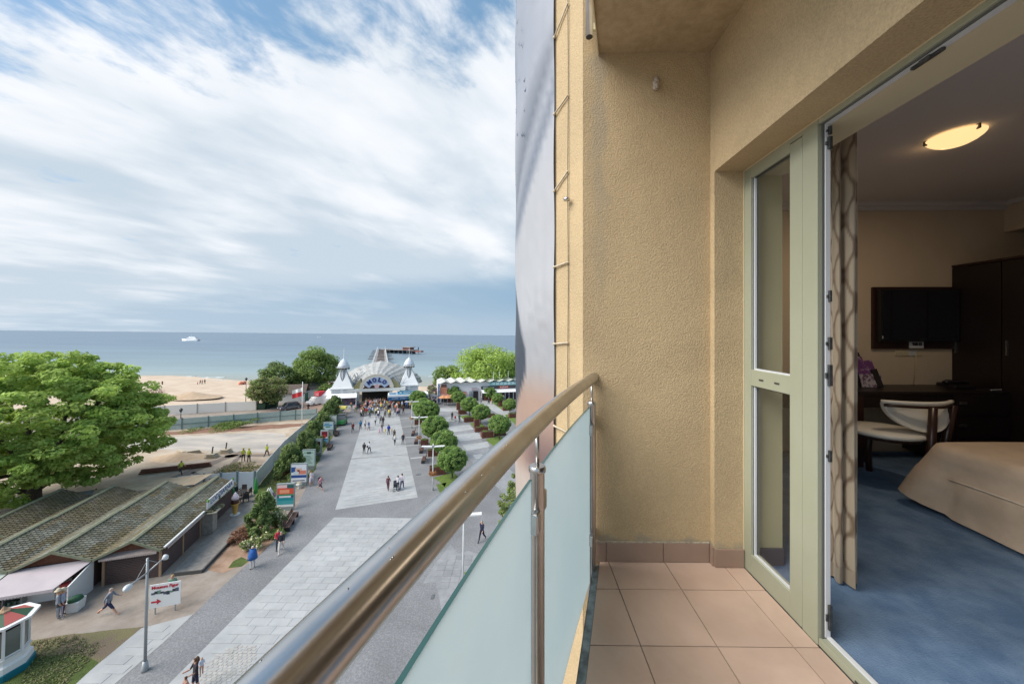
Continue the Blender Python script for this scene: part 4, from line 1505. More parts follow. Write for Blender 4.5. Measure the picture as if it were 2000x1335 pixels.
def limb(mb, a, b, r0, r1, wig=.25, n=6, seed=0):
    pts, rs = [], []
    for i in range(n + 1):
        t = i / n
        p = Vector(a).lerp(Vector(b), t)
        L_ = (Vector(b) - Vector(a)).length
        nv = mnoise.noise_vector(Vector((t * 2.3 + seed * 7.1, seed * 3.3, 0)))
        p += nv * wig * L_ * math.sin(math.pi * t) * .5
        p.z += 0
        pts.append(p)
        rs.append(r0 + (r1 - r0) * t)
    mb.tube(pts, rs, 7)
    return pts


def broad_tree(name, label, base, h, rad, z0, mat, nclump, nper, lsize, cat='tree', group=None, seed=1, trunk_r=.35, squash=.32, lobes=None, mat2=None, share=0, cl=(.10, .19), low=-.75):
    """base: ground point; crown is a set of flattened sprays spread through a domed volume"""
    rnd = random.Random(seed)
    t = thing(name, label, cat, base, group=group)
    cz = (h + z0) / 2
    hz = (h - z0) / 2
    tops = []
    tm = MB()
    fork = z0 + hz * .35
    limb(tm, (0, 0, -.1), (rnd.uniform(-.3, .3), rnd.uniform(-.3, .3), fork), trunk_r * 1.25, trunk_r * .8, .06, seed=seed)
    cs, rs = [], []
    for k in range(nclump):
        for _ in range(50):
            d = Vector((rnd.gauss(0, 1), rnd.gauss(0, 1), rnd.gauss(0, 1))).normalized()
            if d.z > low:
                break
        rr = rnd.uniform(.35, 1.0) ** .5
        lump = 1 + .22 * mnoise.noise(Vector((d.x * 2.1 + seed, d.y * 2.1, d.z * 2.1)))
        p = Vector((d.x * rad * rr * lump, d.y * rad * rr * lump, cz + d.z * hz * rr * lump))
        s = rad * rnd.uniform(*cl)
        cs.append(p)
        rs.append((s, s, s * squash))
    nb = 14 if rad > 3 else 7
    for k in range(nb):
        c = cs[rnd.randrange(len(cs))]
        limb(tm, (0, 0, fork - rnd.uniform(0, hz * .3)), (c[0], c[1], c[2]), trunk_r * .5, trunk_r * .08, .25, seed=seed + k)
    tm.build('trunk', m_bark, t, local=True, smooth=True)
    leaves('crown', [mat, mat2] if mat2 else mat, cs, rs, nper, lsize, t, seed=seed, matidx=share if mat2 else None)
    return t


# the big spreading tree on the left
b = gp(62, 985)
big = broad_tree('spreading_tree', 'huge spreading leafy tree at the left, standing behind the shingle roofed stalls', (b.x, b.y, 0), 14.9, 9.6, .4, m_leaf_big, 800, 170, .23, seed=5, trunk_r=.55, squash=.50, cl=(.055, .125), low=-.85)
# far trees
bt = gp(950, 768)
broad_tree('broad_tree', 'large rounded bright green tree behind the zigzag roofed shops', (bt.x, bt.y, 0), 13.6, 8.8, .4, m_leaf_big, 230, 70, .42, seed=11, cl=(.20, .32), squash=.7, low=-1, group='trees behind the beach')
bt = gp(1018, 762)
broad_tree('broad_tree', 'green tree half hidden by the corner of the building, behind the shops', (bt.x, bt.y, 0), 11.5, 6.5, .4, m_leaf_mid, 120, 70, .42, seed=12, cl=(.20, .32), squash=.7, low=-1, group='trees behind the beach')
bt = gp(874, 765)
broad_tree('small_tree', 'smaller yellowish green tree left of the large rounded one behind the shops', (bt.x, bt.y, 0), 8.2, 4.3, .4, m_leaf_mid, 90, 70, .36, seed=13, cl=(.20, .32), squash=.7, low=-1, group='trees behind the beach')
bt = gp(616, 771)
broad_tree('broad_tree', 'tall dark green tree standing left of the left white pyramid tower', (bt.x, bt.y, 0), 12.9, 5.6, 1.0, m_leaf_mid, 170, 80, .36, seed=14, cl=(.20, .32), squash=.7, low=-1, group='trees beside the beach kiosks')
bt = gp(590, 768)
broad_tree('small_tree', 'lower olive green tree leaning left in front of the tall dark one', (bt.x, bt.y, 0), 8.6, 3.6, 1.0, m_leaf_mid, 80, 60, .34, seed=15, cl=(.20, .32), squash=.7, low=-1, group='trees beside the beach kiosks', mat2=m_leaf_gold, share=.25)
bt = gp(542, 778)
broad_tree('broad_tree', 'grey green tree behind the yellow flowering tree by the beach wall', (bt.x, bt.y, 0), 9.3, 4.4, 1.2, m_leaf_mid, 110, 70, .34, seed=16, cl=(.20, .32), squash=.7, low=-1, group='trees beside the beach kiosks', mat2=m_leaf_grey, share=.3)
bt = gp(520, 797)
broad_tree('flowering_tree', 'tree with pale yellow blossom at the end of the white beach wall', (bt.x, bt.y, 0), 7.4, 3.7, 1.2, m_leaf_gold, 110, 70, .28, seed=17, cl=(.20, .32), squash=.7, low=-1, group='trees beside the beach kiosks', mat2=m_leaf_mid, share=.45)
bt = gp(565, 775)
broad_tree('silver_shrub', 'silvery shrub in front of the beach kiosks', (bt.x, bt.y, 0), 4.6, 2.2, .3, m_leaf_grey, 40, 50, .26, seed=18, cl=(.20, .32), squash=.7, low=-1, trunk_r=.1)
bt = gp(640, 782)
broad_tree('green_shrub', 'green shrub between the parked van and the left tower', (bt.x, bt.y, 0), 4.2, 2.6, .2, m_hedge, 50, 60, .26, seed=19, cl=(.20, .32), squash=.7, low=-1, trunk_r=.1)
bt = gp(657, 763)
broad_tree('silver_shrub', 'pale grey willow shrub directly left of the left tower', (bt.x, bt.y, 0), 4.6, 2.6, .3, m_leaf_grey, 40, 50, .26, seed=20, cl=(.20, .32), squash=.7, low=-1, trunk_r=.1)
bt = gp(300, 778)
bs = thing('bare_shrub', 'bare reddish shrub on the sand behind the big tree', 'shrub', (bt.x, bt.y, 0))
rb = random.Random(3)
mb = MB()
for k in range(90):
    x, y = rb.uniform(-4.5, 2.8), rb.uniform(-1, 1)
    mb.tube([(x * .5, y * .5, 0), (x * .8, y, rb.uniform(.8, 1.6)), (x + rb.uniform(-.8, .8), y + rb.uniform(-.5, .5), rb.uniform(1.4, 3.2) * (1 - abs(x) * .1))], [.05, .035, .015], 4)
mb.build('twigs', m_bare, bs, local=True, kind='stuff')
leaves('buds', m_bare, [(rb.uniform(-4, 2.5), rb.uniform(-1, 1), rb.uniform(.5, 2.2)) for _ in range(26)], [(.7, .7, .5)] * 26, 30, .12, bs, seed=4)['kind'] = 'stuff'

# ---- pines along the promenade


def pine(name, label, base, h, rad, seed, nb=64, z0=.35, group='dwarf pines along the advertising boards'):
    rnd = random.Random(seed)
    t = thing(name, label, 'pine', base, group=group)
    tm = MB()
    limb(tm, (0, 0, -.1), (rnd.uniform(-.3, .3), rnd.uniform(-.3, .3), h * .8), .13, .04, .12, seed=seed)
    cs, rs = [], []
    for k in range(nb):
        f = rnd.random() ** .8
        a = rnd.uniform(0, 6.283)
        r = rad * (1 - f * .78) * rnd.uniform(.45, 1.05)
        c = (r * math.cos(a), r * math.sin(a), z0 + f * (h - z0))
        s = rad * rnd.uniform(.11, .20)
        cs.append(c); rs.append((s, s, s * 1.5))
        if k % 3 == 0:
            limb(tm, (0, 0, max(.2, c[2] * .8)), c, .05, .02, .1, seed=seed + k)
    tm.build('trunk', m_bark, t, local=True, smooth=True)
    leaves('needles', m_pine, cs, rs, 130, .12, t, up=.35, asp=2.6, seed=seed)
    return t


pine_list = [
    (565, 938, 4.0, 2.2, 'dwarf pine directly behind the blue and white poster board'),
    (596, 897, 3.6, 2.3, 'dwarf pine behind the pale green notice board, second in the row from the stalls'),
    (612, 868, 3.4, 2.3, 'dwarf pine beside the flagpole foot, third in the row from the stalls'),
    (630, 846, 3.2, 2.3, 'dwarf pine just beyond the flagpole, fourth in the row from the stalls'),
    (637, 832, 3.4, 2.4, 'dwarf pine fifth in the row from the stalls'),
    (645, 819, 3.6, 2.4, 'dwarf pine sixth in the row from the stalls, near the white van'),
    (655, 808, 3.6, 2.2, 'dwarf pine at the far end of the row, against the white tower shop'),
]
for k, (u, v, h, r_, lb) in enumerate(pine_list):
    p = gp(u, v)
    pine('pine_shrub', lb, (p.x, p.y, 0), h, r_, 40 + k)
p = gp(513, 1040)
pine('pine_shrub', 'bushy dwarf pine in the earth bed beside the bench', (p.x, p.y, 0), 3.3, 1.55, 60, nb=52, group=None)

# ---- shrubs in the bed


def shrub(label, u, v, h, r_, mat, seed, mat2=None, n=18, ls=.10, cat='bush', name='low_bush'):
    p = gp(u, v)
    t = thing(name, label, cat, (p.x, p.y, 0))
    rnd = random.Random(seed)
    tm = MB()
    cs, rs = [], []
    for k in range(n):
        c = (rnd.uniform(-1, 1) * r_, rnd.uniform(-1, 1) * r_ * .8, rnd.uniform(.3, 1) * h)
        cs.append(c); rs.append((r_ * .35, r_ * .35, h * .25))
        tm.tube([(c[0] * .2, c[1] * .2, 0), c], [.02, .008], 4)
    tm.build('stems', m_bark, t, local=True, kind='stuff')
    leaves('foliage', [mat, mat2] if mat2 else mat, cs, rs, 60, ls, t, seed=seed, matidx=.3 if mat2 else None)
    return t


m_flower = M('cream_flower', S(236, 224, 190, .8), rough=.8)
m_redtwig = leafmat('red_foliage', (.26, .13, .08), (.34, .2, .13))
shrub('flowering bush with cream blossom at the near tip of the pine bed', 496, 1071, .9, .75, m_hedge, 71, m_flower)
shrub('rusty brown low shrub at the left of the pine bed', 468, 1058, .7, .7, m_redtwig, 72)
shrub('rusty brown heather patch under the bushy pine', 484, 1040, .5, .55, m_redtwig, 73)
shrub('tall bush with cream blossom between the bushy pine and the bench', 542, 1030, 1.5, .6, m_hedge, 74, m_flower, n=22)
shrub('low green ground cover behind the red jacketed walker', 534, 1048, .5, .8, m_hedge, 75)
shrub('brown shrub at the foot of the first dwarf pine behind the posters', 559, 935, 1.3, .45, m_redtwig, 76)
shrub('weeds growing along the pale green site fence, left clump', 420, 836, .5, 4.0, m_hedge, 77, n=20, ls=.18)
shrub('weeds growing along the pale green site fence, right clump', 466, 831, .9, 2.4, m_hedge, 78, n=18, ls=.18)
shrub('patch of dry yellow plants inside the site fence corner', 470, 916, .4, 2.0, M('dry_plants', S(176, 158, 110, .6), rough=.9), 79, m_hedge, n=26, ls=.12)
# flower tubs
for k, (u, v, lb) in enumerate(((443, 983, ''), (0, 0, ''))[:0]):
    pass

# ---- clipped round trees on the right, with corten planters
m_corten = M('rusty_steel', S(138, 86, 66, .6), S(104, 62, 50, .58), rough=.8, scale=3, detail=8)
m_soil = M('planter_soil', (.06, .045, .035), rough=1)


def round_crown(seed, n=5200):
    rnd = random.Random(seed)
    cs, rs = [], []
    for k in range(130):
        d = Vector((rnd.gauss(0, 1), rnd.gauss(0, 1), rnd.gauss(0, 1) * .9)).normalized()
        lump = 1 + .06 * mnoise.noise(Vector((d.x * 3 + seed, d.y * 3, d.z * 3)))
        cs.append((d.x * .86 * lump, d.y * .86 * lump, d.z * .68 * lump)); rs.append((.22, .22, .16))
    return cs, rs


protos = []
for sdd in range(3):
    t = thing('clipped_round_tree', '', 'round tree', (0, 0, 0), group='clipped round trees in the square')
    tm = MB()
    tm.tube([(0, 0, 0), (.03, 0, 1.0), (0, .02, 2.2)], [.10, .08, .07], 8)
    for a in range(5):
        tm.tube([(0, 0, 1.2), (.7 * math.cos(a * 1.26), .7 * math.sin(a * 1.26), 2.4)], [.05, .02], 5)
    tm.build('trunk', m_bark, t, local=True)
    cs, rs = round_crown(sdd)
    cr_ = leaves('crown', m_leaf_round, [(c[0] * 1.85, c[1] * 1.85, 2.4 + c[2] * 1.85) for c in cs], [(.36, .36, .30)] * len(cs), 90, .12, t, up=.15, seed=80 + sdd)
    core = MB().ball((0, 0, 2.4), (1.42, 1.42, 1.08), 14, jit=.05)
    core.build('crown_core', M('core_shade_green', (.025, .05, .015), rough=1), t, local=True)  # solid filler core; the crown's inner shade is painted in its dark green
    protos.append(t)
round_list = [
    (883, 895, 30, 'clipped round tree nearest the steel handrail, largest in view'),
    (867, 862, 27, 'clipped round tree directly behind the one nearest the handrail'),
    (849, 837, 27, 'clipped round tree third from the handrail in the left row, beside a double lamp'),
    (833, 808, 25, 'clipped round tree fourth from the handrail in the left row'),
    (824, 795, 20, 'clipped round tree fifth from the handrail in the left row'),
    (816, 777, 17, 'clipped round tree at the far end of the left row, before the blue kiosk sign'),
    (886, 766, 15, 'clipped round tree in front of the orange fronted shop, the one behind'),
    (895, 775, 15, 'clipped round tree in front of the orange fronted shop, the one before'),
    (917, 790, 18, 'clipped round tree between two rusty planters, middle of the square'),
    (939, 804, 19, 'clipped round tree right of and nearer than the one in the middle of the square'),
    (975, 829, 23, 'clipped round tree nearest the building corner at the right of the square'),
    (957, 765, 13, 'clipped round tree under the white shop awning'),
    (972, 773, 12, 'lighter green clipped round tree just right of the one under the white awning'),
    (996, 786, 14, 'clipped dark round tree by the building edge, before the shops'),
]
for k, (u, v, rp_, lb) in enumerate(round_list):
    d = 15.1 * F / (v - 656)
    d0 = d
    p = None
    for _ in range(12):                      # find the ground point whose crown centre is seen at u, v
        vb = v + 2.4 * F / d
        p = gp(u, vb)
        d = proj((p.x, p.y, 2.4))[2]
    sc = (rp_ / F * d) / 1.9
    if k < 3:
        o = protos[k]
        o.matrix_world = Matrix.Translation((p.x, p.y, 0)) @ Matrix.Rotation(k * 1.3, 4, 'Z') @ Matrix.Scale(sc, 4)
        o['label'] = lb
        ORIG[o] = Vector((0, 0, 0))
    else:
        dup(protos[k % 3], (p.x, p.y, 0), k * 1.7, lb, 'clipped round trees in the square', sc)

pl_list = [   # u, v of centre foot, length, depth, height, label
    (855, 925, 2.0, .9, 1.0, 'rusty steel planter box in front of the nearest round tree'),
    (846, 889, 1.5, .8, .9, 'rusty steel planter box beside the second round tree of the left row'),
    (829, 868, 1.2, .8, .8, 'rusty steel planter box between the double lamps'),
    (817, 828, 1.4, .8, .9, 'rusty steel planter box at the far double lamp'),
    (882, 784, 2.4, 1.2, 1.3, 'rusty steel planter box by the orange parasols'),
    (895, 800, .8, .8, 1.7, 'tall narrow rusty steel post planter in the square'),
    (903, 808, 1.8, .9, .9, 'low rusty steel planter box left of the middle round tree'),
    (917, 823, 2.2, .9, .9, 'rusty steel planter box before the middle round tree'),
    (950, 815, 3.6, .8, .7, 'long rusty steel bench planter right of the middle round tree'),
    (931, 836, 1.0, .8, 1.7, 'tall rusty steel planter at the left of the nearer lawn square'),
    (940, 842, 2.4, .8, .8, 'rusty steel planter box beside the nearer lawn square'),
    (951, 853, 2.0, 1.2, 1.0, 'rusty steel planter box closest to the handrail among the lawns'),
    (976, 849, 2.0, .9, .9, 'rusty steel planter under the round tree nearest the building'),
    (977, 793, .8, .8, 1.9, 'tall rusty steel planter by the lighter round tree'),
    (990, 801, 2.0, .9, .8, 'rusty steel planter box in front of the dark round tree'),
    (1001, 815, 1.6, .8, .9, 'rusty steel planter box at the edge of the building corner'),
    (953, 781, 2.0, .9, 1.0, 'rusty steel planter box under the awning round tree'),
]
for (u, v, L_, D_, H_, lb) in pl_list:
    p = gp(u, v)
    t = thing('planter_box', lb, 'planter', (p.x, p.y, 0), rz=TA, group='rusty steel planters in the square')
    mb = MB()
    w_ = .05
    mb.bx(-L_ / 2, L_ / 2, -D_ / 2, -D_ / 2 + w_, 0, H_)
    mb.bx(-L_ / 2, L_ / 2, D_ / 2 - w_, D_ / 2, 0, H_)
    mb.bx(-L_ / 2, -L_ / 2 + w_, -D_ / 2 + w_, D_ / 2 - w_, 0, H_)
    mb.bx(L_ / 2 - w_, L_ / 2, -D_ / 2 + w_, D_ / 2 - w_, 0, H_)
    mb.build('box', m_corten, t, local=True)
    MB().bx(-L_ / 2 + w_, L_ / 2 - w_, -D_ / 2 + w_, D_ / 2 - w_, .05, H_ - .08).build('soil', m_soil, t, local=True)
    leaves('planting', m_hedge, [(random.uniform(-.4, .4) * L_, random.uniform(-.3, .3) * D_, H_ + .03) for _ in range(8)], [(.3, .25, .14)] * 8, 22, .10, t, seed=int(u))['kind'] = 'stuff'

# tree close under the balcony on the right
p = gp(1004, 1130)
broad_tree('young_tree', 'young yellowish green tree beside the glass edge, below the banner', (p.x + .4, p.y, 0), 7.6, 1.55, 2.6, m_leaf_mid, 90, 70, .11, seed=91, trunk_r=.09, squash=.8, mat2=m_leaf_gold, share=.35)

# stray grass tufts on the near lawns
def tufts(name, polys, n, size, mat, seed, label=None):
    rng = random.Random(seed)
    cs = []
    P = [[gp(*q) for q in pl] for pl in polys]
    while len(cs) < n:
        pl = rng.choice(P)
        xs_ = [q.x for q in pl]; ys_ = [q.y for q in pl]
        c = (rng.uniform(min(xs_), max(xs_)), rng.uniform(min(ys_), max(ys_)))
        if inside(c, [(q.x, q.y) for q in pl]):
            cs.append((c[0], c[1], .03))
    mb = MB()
    mt_ = thing('x', None, None)
    o = leaves(name, mat, cs, [(.12, .12, .05)] * len(cs), 6, size, None, up=.1, asp=.4, seed=seed)
    bpy.data.objects.remove(mt_)
    o['kind'] = 'stuff'
    return o


tufts('grass_tufts', [[(40, 1345), (60, 1255), (140, 1240), (200, 1262), (120, 1345)]], 700, .10, M('tuft_grass', (.15, .17, .06), (.24, .22, .11), rough=.9, scale=1, coord='World', attr=True, rand=.3), 5)
tufts('grass_tufts', [[(505, 950), (530, 920), (553, 892), (568, 905), (545, 958)], [(605, 925), (630, 880), (652, 838)]], 500, .14, _mats['tuft_grass'], 6)
# =================================================================== MARKET STALLS (town frame)
SO = Vector((-26.5, 24.6, 0))                 # front foot under the ridge of the first stall


def sp3(a, b, z=0.0):
    """a to the right along the fronts, b away from us along the ridges"""
    p = SO + TX * a + TY * b
    return (p.x, p.y, z)


m_shut = M('brown_shutter', S(120, 100, 96, .6), rough=.6)
m_shutgap = M('shutter_gap', S(74, 62, 60, .6), rough=.7)
m_wood = M('brown_wood', S(150, 96, 70, .6), S(120, 74, 54, .6), rough=.8, scale=8)
m_tan = M('tan_post', S(196, 160, 128, .65), rough=.8)
m_shing = M('grey_green_shingle', S(158, 156, 142, .60), S(126, 124, 102, .56), rough=.9, scale=1.1, coord='World', detail=8, attr=True, rand=.26)
m_moss = M('mossy_shingle', S(126, 116, 80, .56), S(146, 134, 112, .58), rough=.95, scale=1.1, coord='World', detail=8, attr=True, rand=.26)
m_rust = M('rusty_shingle', S(176, 122, 84, .58), S(112, 92, 74, .56), rough=.95, scale=1.3, coord='World', detail=8, attr=True, rand=.18, lo=.4, hi=.6)
m_roofbase = M('roofing_felt', S(92, 92, 80, .55), S(72, 76, 60, .5), rough=.95, scale=2)
m_green = M('pale_green_trim', S(160, 164, 136, .58), S(142, 144, 116, .56), rough=.8, scale=3)
m_white = M('white_paint', S(236, 236, 234, .8), rough=.6)
m_awn = M('pale_pink_awning', S(226, 214, 216, .8), S(216, 204, 208, .8), rough=.8, scale=1, trans=.25)
m_awn2 = M('pale_green_awning', S(222, 232, 220, .8), rough=.8, trans=.25)
m_scal = M('scalloped_awning', S(206, 190, 182, .7), S(190, 172, 164, .7), rough=.8, scale=5)


def gable(label, a0, a1, am, b0, b1, ze, zr, shing, group, closed_front=None, front=None, base=True, wall_col=None, ov=.35):
    """a market stall unit: walls, gable roof with real shingles, trim boards. coordinates a, b in the town frame"""
    t = thing('market_stall', label, 'market stall', sp3(am, b0), rz=TA, group=group)
    L0 = lambda a, b, z: (a - am, b - b0, z)
    wl_ = MB()
    wl_.bx(a0 + .25 - am, a1 - .25 - am, .15, b1 - b0 - .02, 0, ze - .08)
    wl_.build('walls', wall_col or m_shut, t, local=True)
    for yy in (.10, b1 - b0 - .12):
        gb = MB()
        gb.add([(a0 + .2 - am, yy, ze - .1), (a1 - .2 - am, yy, ze - .1), (0, yy, zr - .12), (a0 + .2 - am, yy + .06, ze - .1), (a1 - .2 - am, yy + .06, ze - .1), (0, yy + .06, zr - .12)],
               [(0, 1, 2), (3, 5, 4), (0, 3, 4, 1), (1, 4, 5, 2), (2, 5, 3, 0)])
        gb.build('gable', m_wood, t, local=True)
    roof = MB()
    f0, f1 = -ov, b1 - b0
    lft, rgt = a0 - am, a1 - am
    roof.hexa([(lft, f0, ze - .06), (0, f0, zr - .06), (0, f1, zr - .06), (lft, f1, ze - .06)], [(lft, f0, ze), (0, f0, zr), (0, f1, zr), (lft, f1, ze)])
    roof.hexa([(0, f0, zr - .06), (rgt, f0, ze - .06), (rgt, f1, ze - .06), (0, f1, zr - .06)], [(0, f0, zr), (rgt, f0, ze), (rgt, f1, ze), (0, f1, zr)])
    ro = roof.build('roof', m_roofbase, t, local=True)
    for (x0, x1, mt_) in ((0, lft, shing), (0, rgt, shing)):
        sh = MB()
        L_ = math.hypot(x1 - x0, zr - ze)
        nr = int(L_ / .20)
        ncol = int((f1 - f0) / .29)
        sl = (x1 - x0) / L_, (ze - zr) / L_
        for r in range(nr):
            for c in range(ncol):
                s0, s1 = L_ * r / nr, L_ * (r + 1) / nr + .05
                y0 = f0 + (f1 - f0) * (c + (.5 if r % 2 else 0)) / ncol
                y1 = min(y0 + .235, f1)
                if y0 > f1 - .1:
                    continue
                cut = .08
                lift0, lift1 = .012, .050
                nrm = (-sl[1] if x1 > 0 else sl[1] * 1, abs(sl[0]))
                sgn = 1 if x1 > 0 else -1
                nx_, nz_ = -sl[1] * sgn, sl[0] * sgn
                nx_ = abs(sl[1]) * sgn
                nz_ = abs(sl[0])
                def P(s, y, l):
                    return (x0 + sl[0] * s + nx_ * l, y, zr + sl[1] * s + nz_ * l)
                top = [P(s0, y0, lift0), P(s1 - cut, y0, lift1), P(s1, y0 + cut * .7, lift1), P(s1, y1 - cut * .7, lift1), P(s1 - cut, y1, lift1), P(s0, y1, lift0)]
                vs = top + [P(s1 - cut, y0, 0), P(s1, y0 + cut * .7, 0), P(s1, y1 - cut * .7, 0), P(s1 - cut, y1, 0)]
                fs = [(0, 5, 4, 3, 2, 1) if x1 > 0 else (0, 1, 2, 3, 4, 5), (1, 2, 7, 6), (2, 3, 8, 7), (3, 4, 9, 8)]
                mossy = mnoise.noise(Vector((y0 * .4 + am, r * .3, b0))) + (.25 if r > nr * .55 else -.1)
                sh.add(vs, fs, 1 if mossy > .12 else 0)
        sh.build('shingles', [mt_, m_moss], ro, local=True, kind='stuff')
    # barge boards and ridge cap
    for (x1,) in ((lft,), (rgt,)):
        MB().hexa([(0, f0 - .05, zr - .10), (x1, f0 - .05, ze - .10), (x1, f0 + .03, ze - .10), (0, f0 + .03, zr - .10)],
                  [(0, f0 - .05, zr + .07), (x1, f0 - .05, ze + .07), (x1, f0 + .03, ze + .07), (0, f0 + .03, zr + .07)]).build('barge_board', m_green, ro, local=True)
    rc_ = MB()
    rc_.hexa([(-.16, f0, zr - .02), (0, f0, zr + .04), (0, f1, zr + .04), (-.16, f1, zr - .02)], [(-.16, f0, zr + .04), (0, f0, zr + .10), (0, f1, zr + .10), (-.16, f1, zr + .04)])
    rc_.hexa([(0, f0, zr + .04), (.16, f0, zr - .02), (.16, f1, zr - .02), (0, f1, zr + .04)], [(0, f0, zr + .10), (.16, f0, zr + .04), (.16, f1, zr + .04), (0, f1, zr + .10)])
    rc_.build('ridge_cap', m_green, ro, local=True)
    return t, L0


def shutter(t, p, q, z0, z1, nrm, name='roller_shutter', n=16):
    """slatted roller shutter between two local floor points, standing proud along nrm"""
    s = MB()
    p, q, nrm = Vector((*p, 0)), Vector((*q, 0)), Vector((*nrm, 0))
    for k in range(n):
        a, b = z0 + (z1 - z0) * k / n, z0 + (z1 - z0) * (k + .86) / n
        s.hexa([p + Vector((0, 0, a)), q + Vector((0, 0, a)), q + nrm * .03 + Vector((0, 0, a)), p + nrm * .03 + Vector((0, 0, a))],
               [p + Vector((0, 0, b)), q + Vector((0, 0, b)), q + nrm * .05 + Vector((0, 0, b)), p + nrm * .05 + Vector((0, 0, b))])
    o = s.build(name, m_shut, t, local=True, kind='stuff')
    return o


SG = 'shingle roofed market stalls'
stalls = {}
stalls[0], _ = gable('shingle roofed stall with closed brown shutters at the near right corner of the market', -2.02, 1.62, 0, 0, 5.3, 2.08, 2.98, m_shing, SG)
stalls[1], _ = gable('shingle roofed ice cream stall carrying the LODZIARNIA sign', -2.02, 1.7, 0, 5.32, 11.4, 2.02, 2.90, m_shing, SG)
stalls[2], _ = gable('open shingle roofed stall with the pinkish white awning', -6.06, -2.05, -4.05, 0, 5.3, 2.08, 2.98, m_shing, SG)
stalls[3], _ = gable('mossy shingle roof behind the stall with the pinkish awning', -6.06, -2.05, -4.05, 5.32, 11.4, 2.02, 2.90, m_shing, SG)
stalls[4], _ = gable('shingle roofed stall with a pale green awning at the left edge of the photo', -10.1, -6.09, -8.1, 0, 5.3, 2.08, 2.98, m_shing, SG)
stalls[5], _ = gable('moss covered stall roof third from the ice cream stall in the back row', -10.1, -6.09, -8.1, 5.32, 11.6, 2.02, 2.90, m_moss, SG)
stalls[6], _ = gable('rusty brown stall roof under the branches of the big tree', -14.15, -10.13, -12.15, 0.4, 5.3, 2.0, 2.85, m_rust, SG)
stalls[7], _ = gable('brown green mossy stall roof nearest the trunk of the big tree', -14.15, -10.13, -12.15, 5.32, 12.2, 2.0, 2.85, m_moss, SG)
# details on the first stall: shutters, posts, scalloped awnings
t = stalls[0]
shutter(t, (-1.62, .145), (1.30, .145), .05, 1.93, (0, -1))
shutter(t, (1.37, .25), (1.37, 2.6), .05, 1.93, (1, 0))
shutter(t, (1.37, 2.8), (1.37, 5.1), .05, 1.93, (1, 0))
for (x, y) in ((-1.70, .08), (1.37, .10), (1.40, 2.70), (1.40, 5.15)):
    MB().box((x, y, 1.0), (.12, .12, 2.0)).build('corner_post', m_tan, t, local=True)


def scallop(t, p, q, z, drop, outd, mat=m_scal, n=26):
    p, q, o = Vector((*p, 0)), Vector((*q, 0)), Vector((*outd, 0))
    s = MB()
    s.add([p + Vector((0, 0, z)), q + Vector((0, 0, z)), q + o + Vector((0, 0, z - .14)), p + o + Vector((0, 0, z - .14))], [(0, 1, 2, 3)])
    for k in range(n):
        a, b = p.lerp(q, k / n) + o, p.lerp(q, (k + 1) / n) + o
        m_ = (a + b) / 2
        s.add([a + Vector((0, 0, z - .14)), b + Vector((0, 0, z - .14)), b + Vector((0, 0, z - .14 - drop * .7)), m_ + Vector((0, 0, z - .14 - drop)), a + Vector((0, 0, z - .14 - drop * .7))], [(0, 1, 2, 3, 4)])
    return s.build('scalloped_awning', mat, t, local=True)


scallop(t, (-1.75, .1), (1.35, .1), 2.16, .16, (0, -.42))
scallop(t, (1.45, .2), (1.45, 5.2), 2.10, .14, (.28, 0))
MB().box((1.64, 2.6, 2.10), (.12, 5.3, .10)).build('gutter', m_white, t, local=True)
# ice-cream stall: shutter, pillar, sign
t = stalls[1]
shutter(t, (1.45, 1.4), (1.45, 5.6), .05, 1.9, (1, 0))
MB().bx(1.44, 1.52, 5.62, 6.0, 0, 2.0).build('side_panel', M('green_panel', S(40, 140, 90, .6), rough=.6), t, local=True)
pl = thing('stone_pillar', 'pale stone clad pillar standing between the corner stall and the ice cream stall', 'pillar', sp3(1.75, 5.9), rz=TA)
MB().bx(-.42, .42, -.45, .35, 0, 1.85).build('shaft', M('pale_stone', S(196, 190, 180, .62), S(168, 162, 152, .6), rough=.9, scale=3), pl, local=True, bevel=.02)
leaves('thatch', M('dry_thatch', S(150, 148, 122, .6), S(120, 118, 92, .55), rough=1, scale=3, attr=True, rand=.2), [(random.uniform(-.6, .7), random.uniform(-.7, .6), 1.95) for _ in range(12)], [(.3, .3, .08)] * 12, 60, .14, pl, up=.6, seed=9)
MB().bx(-.7, .8, -.8, .8, 1.86, 1.93).build('cap_slab', m_shing, pl, local=True)
sg = thing('shop_sign', 'long white sign reading LODZIARNIA on the roof edge of the ice cream stall', 'sign', sp3(1.72, 5.5, 2.12), rz=TA)
MB().bx(-.03, .03, 0, 5.0, 0, .78).build('board', m_white, sg, local=True)
m_blue_t = M('blue_grey_lettering', S(96, 108, 160, .7), rough=.6)
text('LODZIARNIA', .62, (.042, 2.55, .44), Matrix.Rotation(R(90), 3, 'Z') @ Matrix.Rotation(R(90), 3, 'X'), m_blue_t, sg, width=4.1)
for (y, z) in ((.1, .72), (4.85, .78), (3.5, .1)):
    leaves('leaf_emblem', M('emblem_green', S(110, 176, 70, .7), rough=.7), [(0.02, y, z)], [(.05, .22, .16)], 14, .13, sg, seed=int(y * 9))
MB().lathe([(0, 0), (.16, 0), (.16, .02), (0, .02)], (0, 0, 0), 16).build('round_emblem', M('emblem_dark', S(84, 110, 70, .7), rough=.7), sg, local=True).matrix_basis = Matrix.Translation((.035, 2.1, .13)) @ Matrix.Rotation(R(90), 4, 'Y')
for y in (.05, 4.95):
    MB().box((-.05, y, .2), (.05, .05, 1.1)).build('sign_post', m_steelg, sg, local=True)
